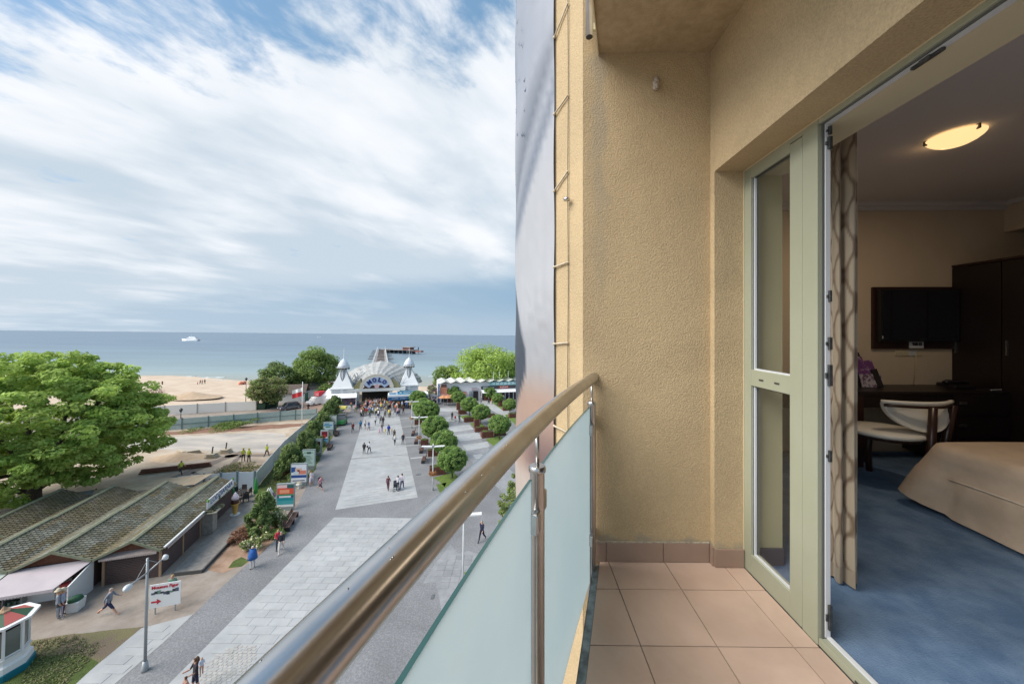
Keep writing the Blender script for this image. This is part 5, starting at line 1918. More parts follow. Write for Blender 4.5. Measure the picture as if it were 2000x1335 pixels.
# open stall with the awning
t = stalls[2]
aw = MB()
aw.hexa([(-1.95, -.12, 2.02), (2.0, -.12, 2.02), (1.35, -2.15, 1.52), (-2.15, -2.15, 1.52)], [(-1.95, -.12, 2.05), (2.0, -.12, 2.05), (1.35, -2.15, 1.55), (-2.15, -2.15, 1.55)])
for k in range(24):
    x0, x1 = -2.15 + 3.5 * k / 24, -2.15 + 3.5 * (k + 1) / 24
    aw.add([(x0, -2.16, 1.54), (x1, -2.16, 1.54), (x1, -2.16, 1.40), ((x0 + x1) / 2, -2.16, 1.36), (x0, -2.16, 1.40)], [(0, 1, 2, 3, 4)])
aw.build('awning', m_awn, t, local=True)
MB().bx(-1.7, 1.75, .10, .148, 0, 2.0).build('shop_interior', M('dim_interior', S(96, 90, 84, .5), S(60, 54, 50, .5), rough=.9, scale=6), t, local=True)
MB().bx(-.9, .75, -.6, .09, 0, .95).build('counter', m_white, t, local=True)
for x in (-.92, .35, .8):
    MB().box((x, -.60, .95), (.09, .09, 1.7)).build('frame_post', m_white, t, local=True)
MB().bx(-.86, .30, -.62, -.58, .95, 1.5).build('display_window', M('shop_window', (.06, .055, .05), S(150, 130, 110, .5), rough=.1, scale=9, lo=.5, hi=.6), t, local=True)
MB().hexa([(1.88, -.1, 0), (1.95, -.1, 0), (1.95, -2.0, 0), (1.88, -2.0, 0)][::-1], [(1.88, -.1, 1.95), (1.95, -.1, 1.95), (1.95, -2.0, 1.45), (1.88, -2.0, 1.45)][::-1]).build('white_side_screen', m_white, t, local=True)
for k, c in enumerate(((60, 90, 66), (150, 140, 120), (40, 44, 60), (120, 70, 60))):
    pass
rk = thing('goods_rack', 'dim rack of goods under the left end of the pinkish awning', 'rack', sp3(-5.35, -.9), rz=TA)
for z in (.3, .75, 1.15):
    MB().box((0, 0, z), (.9, .35, .04)).build('shelf', m_steelg, rk, local=True)
rg = random.Random(5)
gd = MB()
for z in (.32, .77):
    for k in range(7):
        gd.box((-.38 + k * .125, rg.uniform(-.08, .08), z + .12), (.1, .2, rg.uniform(.15, .3)), r=rg.random())
gd.build('goods', M('mixed_goods', S(90, 120, 96, .6), S(70, 66, 80, .6), rough=.7, scale=3, attr=True, rand=.5), rk, local=True, kind='stuff')
for x in (-.42, .42):
    MB().box((x, 0, .65), (.04, .3, 1.3)).build('upright', m_steelg, rk, local=True)
pt = thing('plant_tub', 'white tub with a dark green dome lid in front of the stall screen', 'tub', (gp(147, 1190).x, gp(147, 1190).y, 0), rz=TA)
MB().hexa([(-.28, -.28, 0), (.28, -.28, 0), (.28, .28, 0), (-.28, .28, 0)], [(-.33, -.33, .62), (.33, -.33, .62), (.33, .33, .62), (-.33, .33, .62)]).build('tub', m_white, pt, local=True, bevel=.02)
MB().ball((0, 0, .66), (.34, .34, .22), 14).build('green_dome', M('dome_green', S(44, 110, 72, .6), S(30, 84, 54, .6), rough=.7, scale=8), pt, local=True, smooth=True)
pm = thing('produce_stand', 'small stand of red and white goods at the right end of the open stall', 'display stand', sp3(-2.75, -1.2), rz=TA)
for k in range(4):
    MB().box((0, 0, .35 + .28 * k), (.42, .34, .20)).build('crate', M('crate_%s' % ('red' if k % 2 else 'white'), S(*((184, 70, 76) if k % 2 else (230, 220, 214)), .7), rough=.7), pm, local=True, bevel=.01)
t = stalls[4]
aw = MB()
aw.hexa([(-1.95, -.12, 2.02), (2.0, -.12, 2.02), (1.75, -2.3, 1.45), (-2.15, -2.3, 1.45)], [(-1.95, -.12, 2.05), (2.0, -.12, 2.05), (1.75, -2.3, 1.48), (-2.15, -2.3, 1.48)])
aw.build('awning', m_awn2, t, local=True)
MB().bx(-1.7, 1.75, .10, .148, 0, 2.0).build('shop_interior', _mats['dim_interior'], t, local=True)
gd = thing('clothes_rack', 'rack of dark blue and brown clothes at the left edge of the photo', 'clothes rack', sp3(-6.9, -1.5), rz=TA)
MB().tube([(-.7, 0, 0), (-.7, 0, 1.5), (.7, 0, 1.5), (.7, 0, 0)], .02, 6).build('frame', m_steelg, gd, local=True)
for k in range(9):
    MB().box((-.6 + .15 * k, 0, 1.05), (.09, .45, .8), rz=rg.uniform(-.2, .2)).build('garment', M('garment_%d' % (k % 3), S(*((60, 70, 110), (120, 90, 70), (70, 80, 74))[k % 3], .6), rough=.9), gd, local=True, bevel=.02)
# tarpaulin roofs behind the stalls
tp_ = thing('tarpaulin_roof', 'sand coloured tarpaulin stretched behind the mossy stall roofs', 'tarpaulin', sp3(-6.0, 12.4), rz=TA)
MB().add([(-4.2, 0, 1.9), (3.6, .2, 1.9), (4.4, 1.9, 2.3), (0, 2.6, 2.0), (-5.4, 2.2, 1.7)], [(0, 1, 2, 3, 4)]).build('sheet', M('sand_tarpaulin', S(212, 190, 160, .66), S(196, 172, 142, .64), rough=.8, scale=1), tp_, local=True)
MB().add([(-9.0, .5, 1.6), (-4.3, .1, 1.85), (-5.4, 2.3, 1.65), (-9.6, 2.0, 1.3)], [(0, 1, 2, 3)]).build('grey_sheet', M('grey_tarpaulin', S(150, 158, 166, .6), rough=.7), tp_, local=True)
for (x, y) in ((-4, .2), (3.5, .3), (4.2, 1.8), (-5.2, 2.1)):
    MB().box((x, y, .9), (.08, .08, 1.8)).build('prop', m_wood, tp_, local=True)
# giant ice-cream cone figure, tables, parasol, A-board
p = gp(459, 1004)
ic = thing('ice_cream_figure', 'giant ice cream cone figure with yellow wafer standing beside the ice cream stall', 'figure', (p.x, p.y, 0))
MB().lathe([(0, 0), (.16, 0), (.14, .05), (.16, .1), (.26, .95), (.34, 1.0), (.34, 1.08), (0, 1.08)], (0, 0, 0), 16).build('wafer_cone', M('wafer_yellow', S(236, 190, 96, .75), rough=.6), ic, local=True, smooth=True)
MB().lathe([(.30, 1.05), (.34, 1.12), (.30, 1.42), (.24, 1.5), (0, 1.5)], (0, 0, 0), 16).build('brown_glaze', M('chocolate', S(96, 54, 44, .6), rough=.4), ic, local=True, smooth=True)
MB().lathe([(.26, 1.42), (.31, 1.55), (.29, 1.7), (.22, 1.82), (.14, 1.95), (.05, 2.1), (0, 2.15)], (0, 0, 0), 16).build('ice_cream_top', M('pink_white', S(240, 220, 226, .8), rough=.5), ic, local=True, smooth=True)
MB().lathe([(0, 0), (.4, 0), (.4, .05), (0, .05)], (0, 0, 0), 16).build('base_plate', m_white, ic, local=True)


def cafe_set(u, v, lb, seed):
    p = gp(u, v)
    t = thing('cafe_table', lb, 'cafe table', (p.x, p.y, 0), rz=seed, group='dark cafe furniture by the site fence')
    md = M('dark_wicker', S(72, 66, 64, .6), rough=.8)
    MB().lathe([(0, .70), (.42, .70), (.42, .74), (0, .74)], n=18).build('table_top', md, t, local=True)
    MB().lathe([(0, 0), (.25, 0), (.03, .05), (.03, .70), (0, .70)], n=10).build('pedestal', md, t, local=True)


def cafe_chair(u, v, rz, lb):
    p = gp(u, v)
    t = thing('cafe_chair', lb, 'chair', (p.x, p.y, 0), rz=rz, group='dark cafe furniture by the site fence')
    md = _mats['dark_wicker']
    MB().box((0, 0, .43), (.5, .5, .07)).build('seat', md, t, local=True, bevel=.015)
    MB().box((0, .26, .68), (.5, .05, .5)).build('backrest', md, t, local=True, bevel=.015)
    for x in (-.25, .25):
        MB().box((x, 0, .6), (.04, .5, .04)).build('armrest', md, t, local=True)
        for y in (-.22, .22):
            MB().box((x * .9, y, .2), (.04, .04, .42)).build('leg', md, t, local=True)


cafe_set(472, 973, 'dark round cafe table by the white fence corner', .3)
for k, (u, v, rz, lb) in enumerate(((463, 968, 1.2, 'dark cafe chair left of the round table'), (468, 982, 2.8, 'dark cafe chair nearest the ice cream figure'),
                                    (484, 969, -1.4, 'dark cafe chair right of the round table'), (480, 979, -2.4, 'dark cafe chair at the near right of the round table'), (474, 964, 0.1, 'dark cafe chair closest to the fence'))):
    cafe_chair(u, v, rz, lb)
p = gp(499, 978)
ps = thing('closed_parasol', 'closed bright green parasol standing before the fence corner', 'parasol', (p.x, p.y, 0))
MB().lathe([(.06, .75), (.20, .8), (.17, 1.3), (.12, 1.9), (.05, 2.35), (0, 2.4)], n=10).build('folded_canopy', M('parasol_green', S(66, 176, 70, .7), S(40, 140, 60, .65), rough=.7, scale=12), ps, local=True, smooth=True)
MB().tube([(0, 0, 0), (0, 0, 2.45)], .025, 8).build('pole', m_white, ps, local=True)
MB().lathe([(0, 0), (.28, 0), (.28, .08), (0, .08)], n=14).build('foot', m_dark, ps, local=True)
p = gp(525, 985)
ab = thing('a_board', 'white folding A board standing behind the bushy pine', 'A board', (p.x, p.y, 0), rz=.5)
for sgn in (-1, 1):
    MB().box((sgn * .42, 0, .82), (.06, .75, 1.72), ry=-sgn * .42).build('panel', m_white, ab, local=True, bevel=.01)
    MB().box((sgn * .42 + .035, 0, .95), (.01, .5, .5), ry=-sgn * .42).build('printed_patch', M('print_pink', S(214, 130, 140, .7), S(80, 90, 140, .7), rough=.6, scale=5, lo=.45, hi=.55), ab, local=True)
for (u, v, lb) in ((569, 943, 'white flower urn behind the red sky poster board'), (584, 953, 'white flower urn beside the blue and white poster board')):
    p = gp(u, v)
    t = thing('flower_urn', lb, 'urn', (p.x, p.y, 0))
    MB().lathe([(0, 0), (.2, 0), (.1, .1), (.12, .2), (.3, .45), (.32, .5), (0, .5)], n=14).build('bowl', m_white, t, local=True, smooth=True)
    leaves('flowers', m_flower, [(0, 0, .6)], [(.28, .28, .15)], 60, .09, t, seed=3)

# =================================================================== KIOSK AT THE LOWER LEFT
p = gp(4, 1312)
kz = thing('octagonal_kiosk', 'small white octagonal kiosk with teal plinth and red roof at the lower left', 'kiosk', (p.x, p.y, 0), rz=.2)
m_teal = M('teal_paint', S(0, 122, 140, .7), rough=.5)
m_redroof = M('salmon_red_roof', S(214, 110, 100, .7), rough=.6)
m_rgreen = M('dark_green_roof', S(60, 104, 70, .6), rough=.6)
MB().lathe([(0, 0), (1.28, 0), (1.28, .32), (1.22, .34), (0, .34)], n=8).build('plinth', m_teal, kz, local=True)
MB().lathe([(0, .34), (1.20, .34), (1.18, .62), (1.05, .70), (1.02, .9), (1.10, .95), (1.10, 1.0), (0, 1.0)], n=8).build('base_wall', m_white, kz, local=True)
for k in range(8):
    a = 2 * math.pi * k / 8
    MB().box((.98 * math.cos(a), .98 * math.sin(a), 1.72), (.13, .13, 1.5), rz=a).build('column', m_white, kz, local=True, bevel=.01)
    am = a + math.pi / 8
    wn_ = MB().box((.88 * math.cos(am), .88 * math.sin(am), 1.68), (.04, .58, 1.22), rz=am)
    wo = wn_.build('window', M('kiosk_glass', S(140, 146, 140, .5), rough=.12), kz, local=True)
    MB().box((.90 * math.cos(am), .90 * math.sin(am), 1.06), (.07, .66, .07), rz=am).build('window_sill', m_white, wo, local=True)
MB().lathe([(0, 2.42), (1.0, 2.42), (1.1, 2.5), (1.42, 2.56), (1.42, 2.66), (0, 2.68)], n=8).build('cornice', m_white, kz, local=True)
for k in range(8):
    a0, a1 = 2 * math.pi * k / 8, 2 * math.pi * (k + 1) / 8
    r0, r1 = 1.15, .25
    MB().add([(r0 * math.cos(a0), r0 * math.sin(a0), 2.68), (r0 * math.cos(a1), r0 * math.sin(a1), 2.68), (r1 * math.cos(a1), r1 * math.sin(a1), 3.02), (r1 * math.cos(a0), r1 * math.sin(a0), 3.02)], [(0, 1, 2, 3)]).build('roof_panel', m_redroof if k % 2 else m_rgreen, kz, local=True)
MB().lathe([(0, 3.0), (.3, 3.0), (.3, 3.06), (.15, 3.12), (0, 3.3)], n=8).build('finial', m_tan, kz, local=True)

kz.scale = (.8, .8, 1.02)

# =================================================================== STREET LAMP + SIGN
p = gp(283, 1309)
h_ = hgt(291, 1089, p)
sl_ = thing('street_lamp', 'grey street lamp pole with two cobra heads in front of the market stalls', 'street lamp', (p.x, p.y, 0))
MB().tube([(0, 0, 0), (0, 0, h_ * .6), (0, 0, h_)], [.07, .062, .05], 12).build('pole', m_steelg, sl_, local=True, smooth=True)
MB().lathe([(0, 0), (.16, 0), (.15, .12), (.10, .5), (0, .5)], n=12).build('base_sleeve', m_steelg, sl_, local=True, smooth=True)
for sg_, (u, v), zz_ in ((-1, (247, 1163), h_ * .78), (1, (327, 1084), h_ * .98)):
    # head points found on the plane of the arms
    best = None
    for i in range(5, 40):
        r_ = i * .05
        for j in range(0, 72):
            a = j * math.pi / 36
            q = (p.x + r_ * math.cos(a), p.y + r_ * math.sin(a), h_ - .35)
            uu, vv, _d = proj(q)
            e_ = abs(uu - u) + abs(vv - v)
            if best is None or e_ < best[0]:
                best = (e_, q)
    q = Vector(best[1]) - Vector((p.x, p.y, 0))
    dirn = Vector((q.x, q.y, 0)).normalized()
    st_ = Vector((0, 0, h_ - .75))
    arm = MB().tube([st_, st_ + dirn * (q.xy.length * .5) + Vector((0, 0, .22)), st_ + dirn * (q.xy.length * .8) + Vector((0, 0, .36))], [.04, .035, .03], 8)
    arm.tube([Vector((0, 0, h_ - .1)), dirn * (q.xy.length * .55) + Vector((0, 0, h_ - .5))], .012, 5)
    ao = arm.build('arm', m_steelg, sl_, local=True, smooth=True)
    hd = MB()
    a_ = st_ + dirn * (q.xy.length * .72) + Vector((0, 0, .32))
    b_ = q + dirn * .05
    pts_ = [a_.lerp(b_, k / 8) for k in range(9)]
    hd.tube(pts_, [.03, .06, .10, .13, .15, .155, .14, .10, .03], 12)
    hd.build('lamp_head', M('lamp_grey', S(206, 210, 212, .8), rough=.3), sl_, local=True, smooth=True)
p = gp(322, 1196)
sb = thing('arrow_sign', 'white board with red lettering and a red arrow beside the street lamp', 'sign', (p.x, p.y, 0), rz=R(17))
bw, b0_, b1_ = .78, .42, 1.85
MB().bx(-bw, bw, -.02, .02, b0_, b1_).build('board', m_white, sb, local=True)
m_redp = M('red_print', S(206, 50, 66, .75), rough=.6)
RX = Matrix.Rotation(R(90), 3, 'X')
text('Muzeum Figur', .26, (0, -.03, 1.66), RX, m_redp, sb, width=1.35, bold=.006)
for k in range(9):
    c = random.choice(((60, 64, 70), (120, 150, 140), (190, 80, 80), (90, 100, 120)))
    MB().box((-.6 + .15 * k, -.024, 1.30 + .06 * math.sin(k)), (.17, .008, .12 + .05 * (k % 3))).build('picture_band', M('pic_%d' % (k % 4), S(*c, .7), rough=.6), sb, local=True)
MB().bx(-.68, -.4, -.03, -.022, .74, .84).build('arrow_shaft', m_redp, sb, local=True)
MB().add([(-.4, -.03, .62), (-.18, -.03, .79), (-.4, -.03, .96), (-.4, -.022, .62), (-.18, -.022, .79), (-.4, -.022, .96)], [(0, 1, 2), (3, 5, 4), (0, 3, 4, 1), (1, 4, 5, 2)]).build('arrow_head', m_redp, sb, local=True)
for x in (-.5, .5):
    MB().box((x, .04, .4), (.05, .05, .84)).build('leg', m_steelg, sb, local=True)

# double-headed white lamps on the square
for k, (ub, ut, vt, lb) in enumerate(((845, 847, 868, 'white double armed lamp between the first and second round tree'), (818, 818, 812, 'white double armed lamp beside the fourth round tree'),
                                      (804, 804, 782, 'white double armed lamp nearest the blue kiosk sign'), (904, 905, 1000, 'white double armed lamp seen under the steel handrail'))):
    d = 12.4 * F / (vt - 654)
    p = gp(ub, 655 + 17.5 * F / d)
    t = thing('double_lamp', lb, 'lamp post', (p.x, p.y, 0), rz=R(6), group='white double armed lamps')
    H = 5.2
    MB().tube([(0, 0, 0), (0, 0, H * .55), (0, 0, H)], [.07, .055, .05], 10).build('pole', m_white, t, local=True, smooth=True)
    MB().lathe([(0, 0), (.13, 0), (.12, .3), (0, .3)], n=10).build('base_sleeve', m_steelg, t, local=True)
    MB().box((0, 0, H - .3), (.24, .2, .3)).build('bracket', m_steelg, t, local=True, bevel=.03)
    for sg_ in (-1, 1):
        MB().hexa([(sg_ * .12, -.17, H - .36), (sg_ * 1.25, -.17, H - .30), (sg_ * 1.25, .17, H - .30), (sg_ * .12, .17, H - .36)][::sg_],
                  [(sg_ * .12, -.17, H - .26), (sg_ * 1.25, -.17, H - .22), (sg_ * 1.25, .17, H - .22), (sg_ * .12, .17, H - .26)][::sg_]).build('lamp_wing', m_white, t, local=True)
    if k in (0, 1, 2):
        leaves('hanging_flowers', M('orange_flowers', S(204, 132, 70, .7), S(150, 110, 60, .6), rough=.9, scale=6), [(.0, 0, 1.9)], [(.45, .45, .28)], 130, .12, t, seed=k)
# old black lanterns
for (u, v, vt, lb) in ((353, 822, 798, 'black old fashioned lantern in front of the pale green site fence'), (480, 786, 738, 'tall black lantern post at the end of the white beach wall')):
    p = gp(u, v)
    H = hgt(u, vt, p)
    t = thing('old_lantern', lb, 'lamp post', (p.x, p.y, 0))
    blk = M('black_iron', (.03, .035, .04), rough=.5)
    MB().tube([(0, 0, 0), (0, 0, H - .6)], [.08, .05], 8).build('post', blk, t, local=True)
    MB().lathe([(0, H - .65), (.12, H - .65), (.28, H - .2), (.34, H - .15), (.12, H + .1), (0, H + .2)], n=8).build('lantern_head', blk, t, local=True)
# flag pole
p = gp(589.5, 838)
H = hgt(595.5, 745, p)
t = thing('flagpole', 'white flagpole with a white and red flag behind the dwarf pines', 'flagpole', (p.x, p.y, 0))
MB().tube([(0, 0, 0), (0, 0, H)], [.09, .05], 10).build('pole', m_white, t, local=True, smooth=True)
for kk, (z0, z1, mm) in enumerate(((H - 1.9, H - 1.1, m_white), (H - 2.6, H - 1.75, M('flag_red', S(214, 60, 66, .75), rough=.8)))):
    g = MB()
    n = 10
    for i in range(n + 1):
        x = -.06 - 1.75 * i / n
        y = .12 * math.sin(i * 1.1)
        sag = -.5 * (i / n)
        g.v += [(x, y, z0 + sag), (x, y, z1 + sag)]
    for i in range(n):
        g.f.append((i * 2, i * 2 + 2, i * 2 + 3, i * 2 + 1)); g.m.append(0); g.r.append(.5)
    g.build('flag_%s_half' % ('white' if kk == 0 else 'red'), mm, t, local=True, smooth=True)

# =================================================================== FENCES
m_fgreen = M('pale_green_sheet', S(186, 206, 204, .68), S(176, 196, 194, .66), rough=.5, scale=2)
m_fwhite = M('white_sheet', S(226, 230, 228, .76), S(212, 218, 218, .74), rough=.5, scale=1.5)
m_fblue = M('pale_blue_sheet', S(196, 210, 220, .72), rough=.5)
m_fpost = M('green_grey_post', S(120, 146, 146, .6), rough=.6)


def fence(label, P, h, mats, plen, group=None, rails=True, post=m_fpost, name='site_fence', thick=.05, posts=True, ribs=0):
    """fence along ground points P; every panel and every post is a part"""
    t = thing(name, label, 'fence', (P[0].x, P[0].y, 0))
    o = Vector((P[0].x, P[0].y, 0))
    k = 0
    for a, b in zip(P[:-1], P[1:]):
        L_ = (b - a).length
        n = max(1, round(L_ / plen))
        ang = math.atan2(b.y - a.y, b.x - a.x)
        for i in range(n):
            c = a.lerp(b, (i + .5) / n) - o
            hh = h + random.uniform(-.02, .02)
            pn = MB().box((c.x, c.y, hh / 2 + .04), (L_ / n - .08, thick, hh - .04), rz=ang + random.uniform(-.01, .01)).build('panel', mats[k % len(mats)], t, local=True)
            if rails:
                dx, dy = math.sin(ang) * -.06, math.cos(ang) * .06
                for zz_ in (hh * .5,):
                    MB().box((c.x - dx, c.y - dy, zz_), (L_ / n - .08, .05, .09), rz=ang).build('rail', post, pn, local=True)
            if posts:
                c2 = a.lerp(b, i / n) - o
                MB().box((c2.x, c2.y, h / 2 + .08), (.16, .16, h + .16), rz=ang).build('post', post, t, local=True)
            k += 1
    if posts:
        c2 = P[-1] - o
        MB().box((c2.x, c2.y, h / 2 + .08), (.16, .16, h + .16)).build('post', post, t, local=True)
    return t


fence('long pale green sheet fence with posts across the back of the building site', [gp(180, 852), gp(355, 838.4), gp(456, 830), gp(547, 822), gp(577, 819.5), gp(618, 817)], 1.95, [m_fgreen], 3.6)
fence('white sheet fence running from the fence corner along the dwarf pines', [gp(499, 955), gp(532, 914), gp(553, 888), gp(580, 862), gp(606, 838), gp(634, 812), gp(650, 798)], 1.85, [m_fwhite], 2.0, post=m_fwhite, rails=False, posts=False)
fence('white and pale blue panels closing the building site behind the ice cream stall', [gp(345, 966), gp(398, 960), gp(463, 955.5), gp(497, 955)], 1.9, [m_fwhite, m_fwhite, m_fblue, m_fblue, m_fwhite, m_fwhite], 1.9, rails=False)
fence('white board wall between the beach sand and the building site', [gp(150, 828), gp(321, 811), gp(385, 807), gp(440, 803.5), gp(500, 800.5)], 2.0, [M('white_wall_board', S(240, 234, 226, .8), rough=.7)], 7.0, rails=False, post=M('wall_post', S(190, 182, 170, .7), rough=.8), name='beach_wall')
fence('short white return wall at the end of the beach wall by the dumpsters', [gp(500, 800.5), gp(506, 797)], 2.0, [_mats['white_wall_board']], 4.0, rails=False, posts=False, name='beach_wall')
# =================================================================== YARD: huts, dumpsters, vehicles
p = gp(566, 787)
m_hutroof = M('brown_hut_roof', S(140, 122, 112, .58), S(116, 100, 92, .56), rough=.9, scale=3)


def hut(label, base, w_, dpt, ze, zr, wallm, roofm, rz=TA, cat='hut', name='beach_kiosk'):
    t = thing(name, label, cat, (base.x, base.y, 0), rz=rz)
    MB().bx(-w_ / 2, w_ / 2, 0, dpt, 0, ze).build('walls', wallm, t, local=True)
    r = MB()
    o = .3
    r.hexa([(-w_ / 2 - o, -o, ze - .05), (w_ / 2 + o, -o, ze - .05), (w_ / 2 + o, dpt / 2, zr), (-w_ / 2 - o, dpt / 2, zr)], [(-w_ / 2 - o, -o, ze + .08), (w_ / 2 + o, -o, ze + .08), (w_ / 2 + o, dpt / 2, zr + .12), (-w_ / 2 - o, dpt / 2, zr + .12)])
    r.hexa([(-w_ / 2 - o, dpt / 2, zr), (w_ / 2 + o, dpt / 2, zr), (w_ / 2 + o, dpt + o, ze - .05), (-w_ / 2 - o, dpt + o, ze - .05)], [(-w_ / 2 - o, dpt / 2, zr + .12), (w_ / 2 + o, dpt / 2, zr + .12), (w_ / 2 + o, dpt + o, ze + .08), (-w_ / 2 - o, dpt + o, ze + .08)])
    r.build('roof', roofm, t, local=True)
    return t


t = hut('white walled beach kiosk with a brown hipped roof and green doors', gp(566, 786), 6.4, 4.0, 2.3, 4.2, m_white, m_hutroof)
m_gdoor = M('green_door', S(60, 146, 120, .65), rough=.6)
for k in range(3):
    MB().bx(3.21, 3.25, .4 + k * 1.1, 1.35 + k * 1.1, .05, 2.1).build('door', m_gdoor, t, local=True)
MB().bx(-3.0, -2.0, -.04, -.005, .9, 1.7).build('window', M('hut_window', (.06, .07, .08), rough=.2), t, local=True)
hut('grey roofed low beach building behind the flagpole', gp(607, 776), 5.4, 3.0, 2.4, 4.4, m_white, M('grey_hut_roof', S(122, 116, 112, .58), rough=.9))
for (u, v, lb) in ((521, 797, 'dark green dumpster under the yellow flowering tree'), (534, 795, 'green dumpster next to the parked dark car'), (511, 799, 'dark green dumpster at the end of the beach wall')):
    p = gp(u, v)
    t = thing('dumpster', lb, 'dumpster', (p.x, p.y, 0), rz=.3, group='green dumpsters in the yard')
    mg = M('dumpster_green', S(54, 96, 70, .6), S(44, 80, 60, .6), rough=.6, scale=3)
    MB().hexa([(-.75, -.5, .12), (.75, -.5, .12), (.75, .5, .12), (-.75, .5, .12)], [(-.9, -.6, 1.25), (.9, -.6, 1.25), (.9, .6, 1.25), (-.9, .6, 1.25)]).build('bin', mg, t, local=True)
    MB().box((0, 0, 1.30), (1.9, 1.3, .1)).build('lid', mg, t, local=True, bevel=.03)
    for x in (-.6, .6):
        for y in (-.4, .4):
            MB().tube([(x - .04, y, .08), (x + .04, y, .08)], .08, 8).build('wheel', m_dark, t, local=True)


def vehicle(label, cat, name, base, rz, L_, W_, H_, col, van=False, roofcol=None):
    t = thing(name, label, cat, (base.x, base.y, 0), rz=rz)
    mp = M(name + '_paint', col, rough=.25, coat=.6)
    gl = M('vehicle_glass', (.02, .025, .03), rough=.05)
    hb = H_ * .55
    sec = [(-L_ / 2, .35, hb * .9), (-L_ / 2 + .15, .25, hb), (-L_ * .18, .22, hb + .02), (L_ * .3, .22, hb + .02), (L_ / 2 - .1, .25, hb * .95), (L_ / 2, .35, hb * .85)]
    b_ = MB()
    n = len(sec)
    for (x, z0, z1) in sec:
        k = .9 if abs(x) > L_ / 2 - .01 else 1
        b_.v += [(x, -W_ / 2 * k, z0), (x, W_ / 2 * k, z0), (x, W_ / 2 * k * .94, z1), (x, -W_ / 2 * k * .94, z1)]
    for i in range(n - 1):
        for k in range(4):
            b_.f.append((i * 4 + k, i * 4 + (k + 1) % 4, i * 4 + 4 + (k + 1) % 4, i * 4 + 4 + k)); b_.m.append(0); b_.r.append(.5)
    b_.f += [(3, 2, 1, 0), tuple(range(4 * n - 4, 4 * n))]; b_.m += [0, 0]; b_.r += [.5, .5]
    bo_ = b_.build('body', mp, t, local=True, bevel=.06)
    x0, x1 = (-L_ / 2 + .9, L_ / 2 - .35) if not van else (-L_ / 2 + .8, L_ / 2 - .05)
    cabin = MB().hexa([(x0, -W_ * .45, hb), (x1, -W_ * .45, hb), (x1, W_ * .45, hb), (x0, W_ * .45, hb)], [(x0 + .65, -W_ * .36, H_), (x1 - (.5 if not van else .1), -W_ * .36, H_), (x1 - (.5 if not van else .1), W_ * .36, H_), (x0 + .65, W_ * .36, H_)])
    cabin.build('cabin_glass', gl if not van else mp, t, local=True, bevel=.05)
    MB().bx(x0 + .62, x1 - .42, -W_ * .37, W_ * .37, H_ - .03, H_ + .03).build('roof', roofcol or mp, t, local=True, bevel=.02)
    if van:
        MB().hexa([(x0 - .03, -W_ * .40, hb + .08), (x0 + .05, -W_ * .40, hb + .08), (x0 + .05, W_ * .40, hb + .08), (x0 - .03, W_ * .40, hb + .08)], [(x0 + .50, -W_ * .33, H_ - .12), (x0 + .58, -W_ * .33, H_ - .12), (x0 + .58, W_ * .33, H_ - .12), (x0 + .50, W_ * .33, H_ - .12)]).build('windscreen', gl, t, local=True)
    for x in (-L_ * .32, L_ * .32):
        for sg_ in (-1, 1):
            y = sg_ * (W_ / 2 - .1)
            w_ = MB().tube([(x, y - .1, .33), (x, y + .1, .33)], .33, 14)
            wo = w_.build('wheel', m_dark, t, local=True)
            MB().tube([(x, y - .11, .33), (x, y + .11, .33)], .18, 10).build('rim', m_steelg, wo, local=True)
    for sg_ in (-1, 1):
        MB().box((-L_ / 2 + .02, sg_ * W_ * .34, hb * .78), (.06, .3, .14)).build('headlight', m_white, t, local=True)
    return t


vehicle('dark blue grey car parked beside the green dumpsters', 'car', 'parked_car', gp(566, 799), R(60), 4.6, 1.85, 1.6, S(84, 90, 104, .6))
t = vehicle('white van with a red box on its roof parked behind the dwarf pines', 'van', 'parked_van', gp(619, 789), R(68), 4.8, 1.95, 1.9, S(232, 232, 232, .8), van=True)
MB().box((.8, 0, 2.55), (1.9, 1.7, 1.0)).build('red_roof_box', M('red_box', S(214, 50, 70, .75), rough=.5), t, local=True, bevel=.03)
text('112', .8, (-.17, 0, 2.5), Matrix.Rotation(R(-90), 3, 'Z') @ RX, m_white, t, width=1.2)
# site material: boards, blocks, timber
for k, (u, v, L_, rz, lb) in enumerate(((345, 918, 7.0, .42, 'long dark timber edge lying beside the tracks on the site'), (355, 888, 3.0, -.5, 'pale crossed plank on the sandy heap, left one'), (366, 889, 3.0, .75, 'pale crossed plank on the sandy heap, right one'),
                                        (414, 893, 1.4, .1, 'small stack of pale boards near the middle of the site'), (441, 884, 1.4, .1, 'small stack of pale boards nearest the concrete slab'))):
    p = gp(u, v)
    t = thing('timber_pile', lb, 'timber', (p.x, p.y, 0), rz=rz)
    mt_ = m_wood if k == 0 else M('pale_timber', S(216, 200, 176, .7), rough=.8)
    for i in range(3):
        MB().box((0, 0, .12 + i * .2), (L_ - i * .2, .35 if k < 3 else 1.0, .12)).build('board', mt_, t, local=True)
    if k >= 3:
        MB().tube([(0, 0, .6), (.1, 0, 1.5)], .08, 6).build('stake', m_dark, t, local=True)
